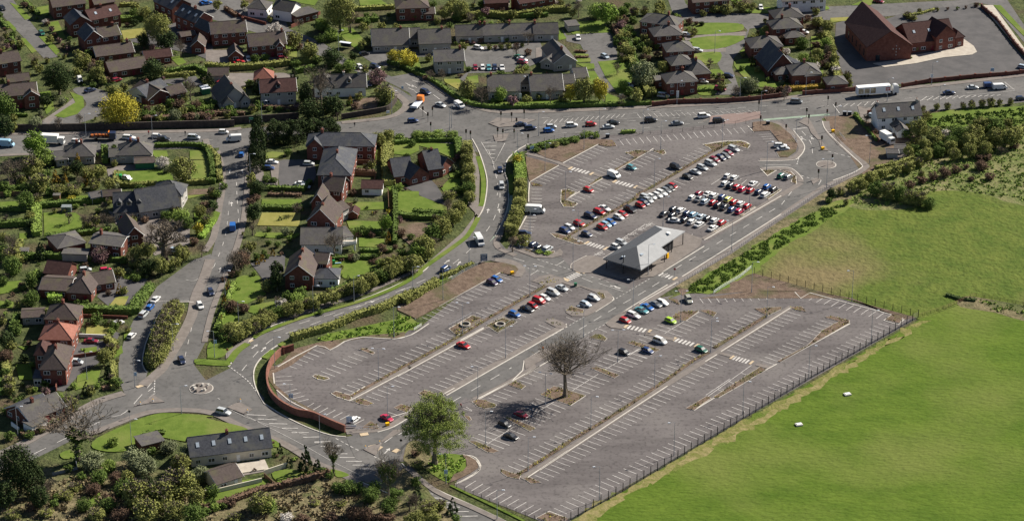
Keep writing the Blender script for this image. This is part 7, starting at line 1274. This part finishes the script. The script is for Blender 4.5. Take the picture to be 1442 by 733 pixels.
wall('A5:880,40 960,110 1050,230 1120,310', .35, 1.3, M_BRICK, 'brick wall with piers on the right of the church car park', M_COPE, 5); wall('A4:180,550 300,535 550,530 700,520 880,498', .35, 1.6, M_BRICK, 'long brick wall in front of the brick villas', M_COPE, 6)
wall('F:-40,186 0,185 140,183 250,180 330,178', .5, 2.6, M_STONE, 'dark stone retaining wall along the left main road'); wall('A2:700,615 850,590 930,575 960,555 985,520', .5, 2.0, M_STONE, 'dark stone wall below the white corner cottage', None, 0, 3); wall('A2:130,640 480,615', .5, 2.6, M_STONE, 'dark stone wall below the maroon roofed house')
wall('A2:105,55 200,100 310,130', .3, 1.2, M_BRICK, 'low brick wall at the bend of the north road'); wall('A2:440,145 520,110 590,75', .3, 1.3, M_BRICK, 'red brick garden wall by the white house'); wall('A2:860,45 740,130', .2, .9, M_WOOD, 'low brown fence on the corner lawn') if 0 else None
wall('C1:410,418 560,424', .25, 1.1, M_WHITE, 'white garden wall below the middle brick house'); wall('C1:380,530 510,510', .25, 1.2, M_BRICK, 'red brick garden wall above the lowest brick house'); wall('D2:300,495 420,455', .25, 1.5, M_CREAM, 'cream garden wall beside the terrace'); wall('D2:60,590 290,535', .25, 1.5, M_CREAM, 'cream garden wall in front of the brown garage'); wall('D1:1000,620 1100,585', .25, 1.5, M_CREAM, 'cream wall left of the cottage garden')
wall('D2:300,505 345,545 380,570', .12, 1.3, M_WOOD, 'brown timber fence descending the cottage lawn', name='timber_fence', cat='fence'); wall('B2:760,185 880,190', .12, 1.6, M_WOOD, 'brown timber fence behind the long slate block', name='timber_fence', cat='fence'); wall('B2:770,245 880,250 870,280', .12, 1.6, M_WOOD, 'reddish timber fence beside the summer house', name='timber_fence', cat='fence'); wall('B2:940,330 945,430', .12, 1.6, M_WOOD, 'timber fence at the end of the rear lawn', name='timber_fence', cat='fence')
wall('D1:270,500 400,470 390,420', .12, 1.0, M_GALV, 'grey low fence by the large ivy clad tree', name='timber_fence', cat='fence'); wall('A5:290,590 370,580', .3, 1.5, M_BRICK, 'brick wall left of the white semi detached house'); wall('A5:290,660 350,735', .3, 1.2, M_BRICK, 'low brick wall beside the box truck yard'); wall('A4:410,430 550,425', .25, 1.2, M_WOOD, 'brown wall in front of the low villa garden', name='timber_fence', cat='fence')
wall('B1:0,355 150,345', .12, 1.6, M_WOOD, 'brown timber fence at the left edge gardens', name='timber_fence', cat='fence'); wall('C1:295,655 290,700', .3, 1.6, M_BRICK, 'short brick gate wall below the lowest brick house'); wall('C1:400,315 660,325', .25, 1.0, M_BRICK, 'brick wall under the wide clipped hedge'); wall('D1:100,270 60,240', .25, 1.2, M_WHITE, 'white wall left of the conservatory bungalow')
# drainage rings
for k_, x_, y_, l_ in (('f', 583, 600, 'left concrete drainage ring in its fenced bed'), ('f', 882, 600, 'right concrete drainage ring in its fenced bed')):
    r_ = empty('drainage_ring', ray(*px(k_, x_, y_))); tag(r_, l_, 'drainage ring'); b = MB(); b.lathe((0, 0, 0), [(1.6, 0), (1.6, .75), (1.25, .75), (1.25, 0)], 24); b.obj('ring', M_PAVE2, r_); b = MB(); b.tube((0, 0, .15), (0, 0, .22), 1.24, 1.24, 20); b.obj('water_surface', M_DARKM, r_)
# manhole slabs in the fields
for k_, x_, y_, l_ in (('D4', 935, 240, 'white manhole slab in the pasture, upper right of two'), ('C5', 188, 718, 'pale manhole slab standing in the pasture near the fence')):
    thingbox('manhole_slab', k_, x_, y_, l_, 'manhole', [('slab', [((0, 0, .25), (2.0, 1.5, .5))], M_KERB), ('cover', [((0, 0, .55), (1.4, 1.0, .1))], M_WSIGN)], .3)
# roundabout stones
ctr = ray(*px('C1', 1040, 685)); R_ = random.Random(4)
for i in range(9):
    a = i * .7; q = ctr + Vector((math.cos(a) * (1.4 + R_.random() * 1.2), math.sin(a) * (1.4 + R_.random() * 1.2), .5)); b = MB(); b.box((0, 0, 0), (R_.uniform(.7, 1.3), R_.uniform(.5, .9), R_.uniform(.5, .8)), R_.random() * 3, .7); o_ = b.obj('boulder', MATS['kerb_concrete'] if i % 3 else M_PAVE); o_.location = q; tag(o_, 'pale boulder on the left roundabout', 'boulder', 'boulders on the left roundabout')
# bus shelter, yard things, trampoline, garden items
r_ = thingbox('bus_shelter', 'A2', 720, 250, 'glass roofed bus shelter beside the hedge of the corner lawn', 'bus shelter', [('roof', [((0, 0, 2.4), (4.5, 1.6, .12))], M_LAMPH), ('back_panel', [((0, .75, 1.3), (4.3, .06, 1.9))], M_GLASS)], -.35)
for sx in (-2.1, 2.1): b = MB(); b.tube((sx, 0, -.1), (sx, 0, 2.35), .05, .05, 6); b.obj('post', M_GALV, r_)
def lath(name, k, x, y, label, cat, prof, m, extra=None):
    r = empty(name, ray(*px(k, x, y))); tag(r, label, cat); b = MB(); b.lathe((0, 0, 0), prof, 18); b.obj('body', m, r); return r
t_ = lath('paddling_pool', 'B5', 548, 155, 'blue round pool in the cottage yard', 'pool', [(1.3, 0), (1.35, .5), (1.2, .5), (1.15, .25), (.01, .2)], PMAT['blue'])
thingbox('garden_slide', 'C2', 668, 45, 'green and blue slide on the lawn by the dark conservatory', 'slide', [('frame', [((-.5, 0, .8), (.8, .8, 1.6))], mat('green_plastic', (.03, .25, .08), rough=.5)), ('chute', [((.9, 0, .5), (2.0, .5, .12))], PMAT['light blue'])], .2)
thingbox('greenhouse', 'B1', 345, 430, 'small glass greenhouse in the long rear garden', 'greenhouse', [('glazing', [((0, 0, 1.0), (3.2, 2.2, 2.0))], mat('greenhouse_glass', (.12, .15, .15), rough=.1)), ('ridge', [((0, 0, 2.05), (3.3, .2, .15)), ((0, -1.1, 2.0), (3.3, .1, .1))], M_WFRAME)])
thingbox('garden_shed', 'B1', 295, 372, 'small dark shed behind the long hedge', 'shed', [('wall', [((0, 0, 1.0), (2.2, 1.8, 2.0))], M_WOOD), ('roof', [((0, 0, 2.08), (2.5, 2.1, .14))], M_ROOFG)])
thingbox('summer_house', 'B1', 128, 665, 'small white summer house with grey roof at the left', 'summer house', [('wall', [((0, 0, 1.1), (2.4, 2.4, 2.2))], M_WHITE), ('roof', [((0, 0, 2.5), (3.0, 3.0, .5))], M_ROOFG)])
thingbox('garden_shed', 'A1', 1060, 480, 'green metal roofed shed right of the bungalow drive', 'shed', [('wall', [((0, 0, 1.1), (3.0, 3.6, 2.2))], WM['green']), ('roof', [((0, 0, 2.3), (3.3, 3.9, .16))], M_LAMPH)], .4)
thingbox('conservatory', 'A1', 838, 320, 'white conservatory on the long brown bungalow', 'conservatory', [('frame', [((0, 0, 1.1), (3.2, 2.6, 2.2))], M_WFRAME), ('roof', [((0, 0, 2.3), (3.4, 2.8, .2))], M_WSIGN), ('glazing', [((0, -1.32, 1.2), (2.8, .05, 1.3))], M_GLASS)], -.3)
thingbox('conservatory', 'C2', 628, 128, 'white window band of the garden room by the slide', 'conservatory', [('frame', [((0, 0, 1.2), (4.4, 1.0, 2.0))], M_WFRAME), ('glazing', [((0, -.52, 1.3), (4.0, .05, 1.2))], M_GLASS)])
thingbox('patio', 'D2', 232, 455, 'pale paved terrace behind the cream garden wall', 'terrace', [('paving', [((0, 0, .12), (9, 5.5, .24))], M_PAVE2), ('edging', [((0, -2.8, .2), (9, .15, .4))], M_CREAM)], .3)
thingbox('balcony', 'B2', 735, 625, 'white balcony and steps behind the pale roofed house', 'balcony', [('deck', [((0, 0, 2.4), (5.5, 3, .2))], M_PAVE2), ('railing', [((0, -1.5, 2.95), (5.5, .08, .9)), ((2.7, 0, 2.95), (.08, 3, .9))], M_WFRAME), ('pier', [((-2.2, -1.2, 1.1), (.5, .5, 2.5)), ((2.2, -1.2, 1.1), (.5, .5, 2.5))], M_WHITE)])
# people
def person(k, x, y, label, shirt, trousers='dark', bike=False):
    u, v = px(k, x, y); r = empty('person', ray(u, v)); r.location.z = .1; tag(r, label, 'person')
    P = [(0, 0, .95), (0, 0, 1.2), (0, 0, 1.42), (0, 0, 1.56), (0, 0, 1.72), (.11, 0, .9), (.13, .12, .5), (.13, -.05, .08), (.13, .14, .05), (-.11, 0, .9), (-.13, -.1, .5), (-.13, -.25, .1), (-.13, -.08, .05), (.2, 0, 1.4), (.27, .05, 1.12), (.25, .2, .92), (-.2, 0, 1.4), (-.27, -.05, 1.12), (-.25, .12, .92)]
    E = [(0, 1), (1, 2), (2, 3), (3, 4), (0, 5), (5, 6), (6, 7), (7, 8), (0, 9), (9, 10), (10, 11), (11, 12), (2, 13), (13, 14), (14, 15), (2, 16), (16, 17), (17, 18)]
    Rr = [.16, .15, .16, .06, .12, .1, .07, .05, .05, .1, .07, .05, .05, .07, .05, .04, .07, .05, .04]
    if bike: P = [(a, b + (max(0, c - .95) * .45 if i < 5 or i > 12 else 0), c + (.12 if i not in (7, 8, 11, 12) else .2)) for i, (a, b, c) in enumerate(P)]
    me = bpy.data.meshes.new('body'); me.from_pydata(P, E, []); o = bpy.data.objects.new('body', me); COL.objects.link(o); o.parent = r
    md = o.modifiers.new('s', 'SKIN'); 
    for i, sv in enumerate(me.skin_vertices[0].data if me.skin_vertices else []): sv.radius = (Rr[i], Rr[i])
    if not me.skin_vertices:
        sk = me.attributes
    m2 = o.modifiers.new('d', 'SUBSURF'); m2.levels = 1; m2.render_levels = 1; me.materials.append(mat('skin_and_trousers', (.03, .03, .04)))
    b = MB(); b.tube((0, .1 if bike else 0, 1.05), (0, .22 if bike else 0, 1.5), .21, .23, 10); b.obj('jacket', PMAT[shirt], r); b = MB(); b.lathe((0, .3 if bike else 0, 1.66), [(.01, -.04), (.11, 0), (.12, .08), (.08, .16), (.01, .19)], 10); b.obj('head', mat('skin', (.4, .24, .17)), r)
    return r
def setskin(): pass
cy = person('n', 304, 92, 'cyclist in a red jacket riding past the lamp near the exit', 'red', bike=True); cy.rotation_euler.z = 1.9
bk = empty('bicycle', ray(*px('n', 303, 98))); bk.rotation_euler.z = 1.9; tag(bk, 'dark bicycle under the red jacketed rider', 'bicycle')
for yy in (-.52, .52):
    b = MB(); n_ = 16; [b.tube((0, yy + .33 * math.cos(6.283 * i / n_), .34 + .33 * math.sin(6.283 * i / n_)), (0, yy + .33 * math.cos(6.283 * (i + 1) / n_), .34 + .33 * math.sin(6.283 * (i + 1) / n_)), .02, .02, 4) for i in range(n_)]; b.obj('wheel', M_RUBBER, bk)
b = MB(); [b.tube(p_, q_, .02, .02, 4) for p_, q_ in (((0, -.52, .34), (0, -.1, .85)), ((0, -.1, .85), (0, .4, .85)), ((0, .4, .85), (0, .52, .34)), ((0, -.1, .85), (0, 0, .35)), ((0, 0, .35), (0, .42, .8)))]; b.obj('frame', M_DARKM, bk); b = MB(); b.tube((-.25, .4, 1.0), (.25, .4, 1.0), .02, .02, 4); b.obj('handlebar', M_DARKM, bk); b = MB(); b.box((0, -.12, .92), (.14, .26, .06)); b.obj('saddle', M_DARKM, bk)
person('B1', 768, 38, 'person in red walking on the pavement by the stone wall', 'red'); person('A1', 957, 700, 'person in black on the pavement left of the people carrier', 'black'); person('A2', 768, 655, 'person in dark clothes below the stone wall', 'black'); person('m', 150, 90, 'person in an orange jacket beside the bare tree', 'orange')
LAND.extend([(*px('a', 450, 220), 'the big soil bed'), (*px('m', 340, 420), 'the big bare tree'), (*px('c', 632, 563), 'the small roundabout'), (*px('C1', 1040, 685), 'the left roundabout'), (*px('D3', 118, 400), 'the large leafy tree'), (*px('f', 730, 600), 'the two drainage rings'), (*px('A3', 520, 700), 'the main junction'),
             (*px('B5', 500, 350), 'the dark bush clump'), (*px('B5', 800, 80), 'the long scrub belt'), (*px('A1', 618, 565), 'the big yellow tree'), (*px('k', 100, 300), 'the curved brick wall'), (*px('B3', 550, 400), 'the west hedge'), (*px('D1', 410, 350), 'the large ivy clad tree'), (*px('D2', 660, 420), 'the pollarded ivy tree'), (*px('D1', 100, 450), 'the huge dark evergreen'),
             (*px('B2', 265, 100), 'the dark conifer column'), (*px('B2', 500, 10), 'the dark conifer row'), (*px('h', 500, 250), 'the lower car park bend'), (*px('o', 700, 400), 'the long lower aisle'), (*px('j', 600, 300), 'the west car park'), (*px('C2', 400, 300), 'the curving hedge mass'), (*px('B1', 850, 580), 'the wide bare tree'), (*px('C2', 200, 200), 'the triangular garden'), (*px('C1', 850, 420), 'the hedge island'), (*px('B1', 150, 200), 'the yellow green tree'), (*px('B1', 120, 480), 'the left edge gardens'), (*px('C1', 60, 500), 'the lower left gardens'), (*px('D1', 850, 520), 'the bottom scrub thicket'), (*px('D2', 560, 660), 'the brown scrub slope'), (*px('A4', 500, 200), 'the two round lawns'), (*px('B3', 100, 500), 'the twiggy bank'), (*px('B1', 940, 200), 'the round olive tree'), (*px('A3', 900, 250), 'the right parking court')])
finish_labels()
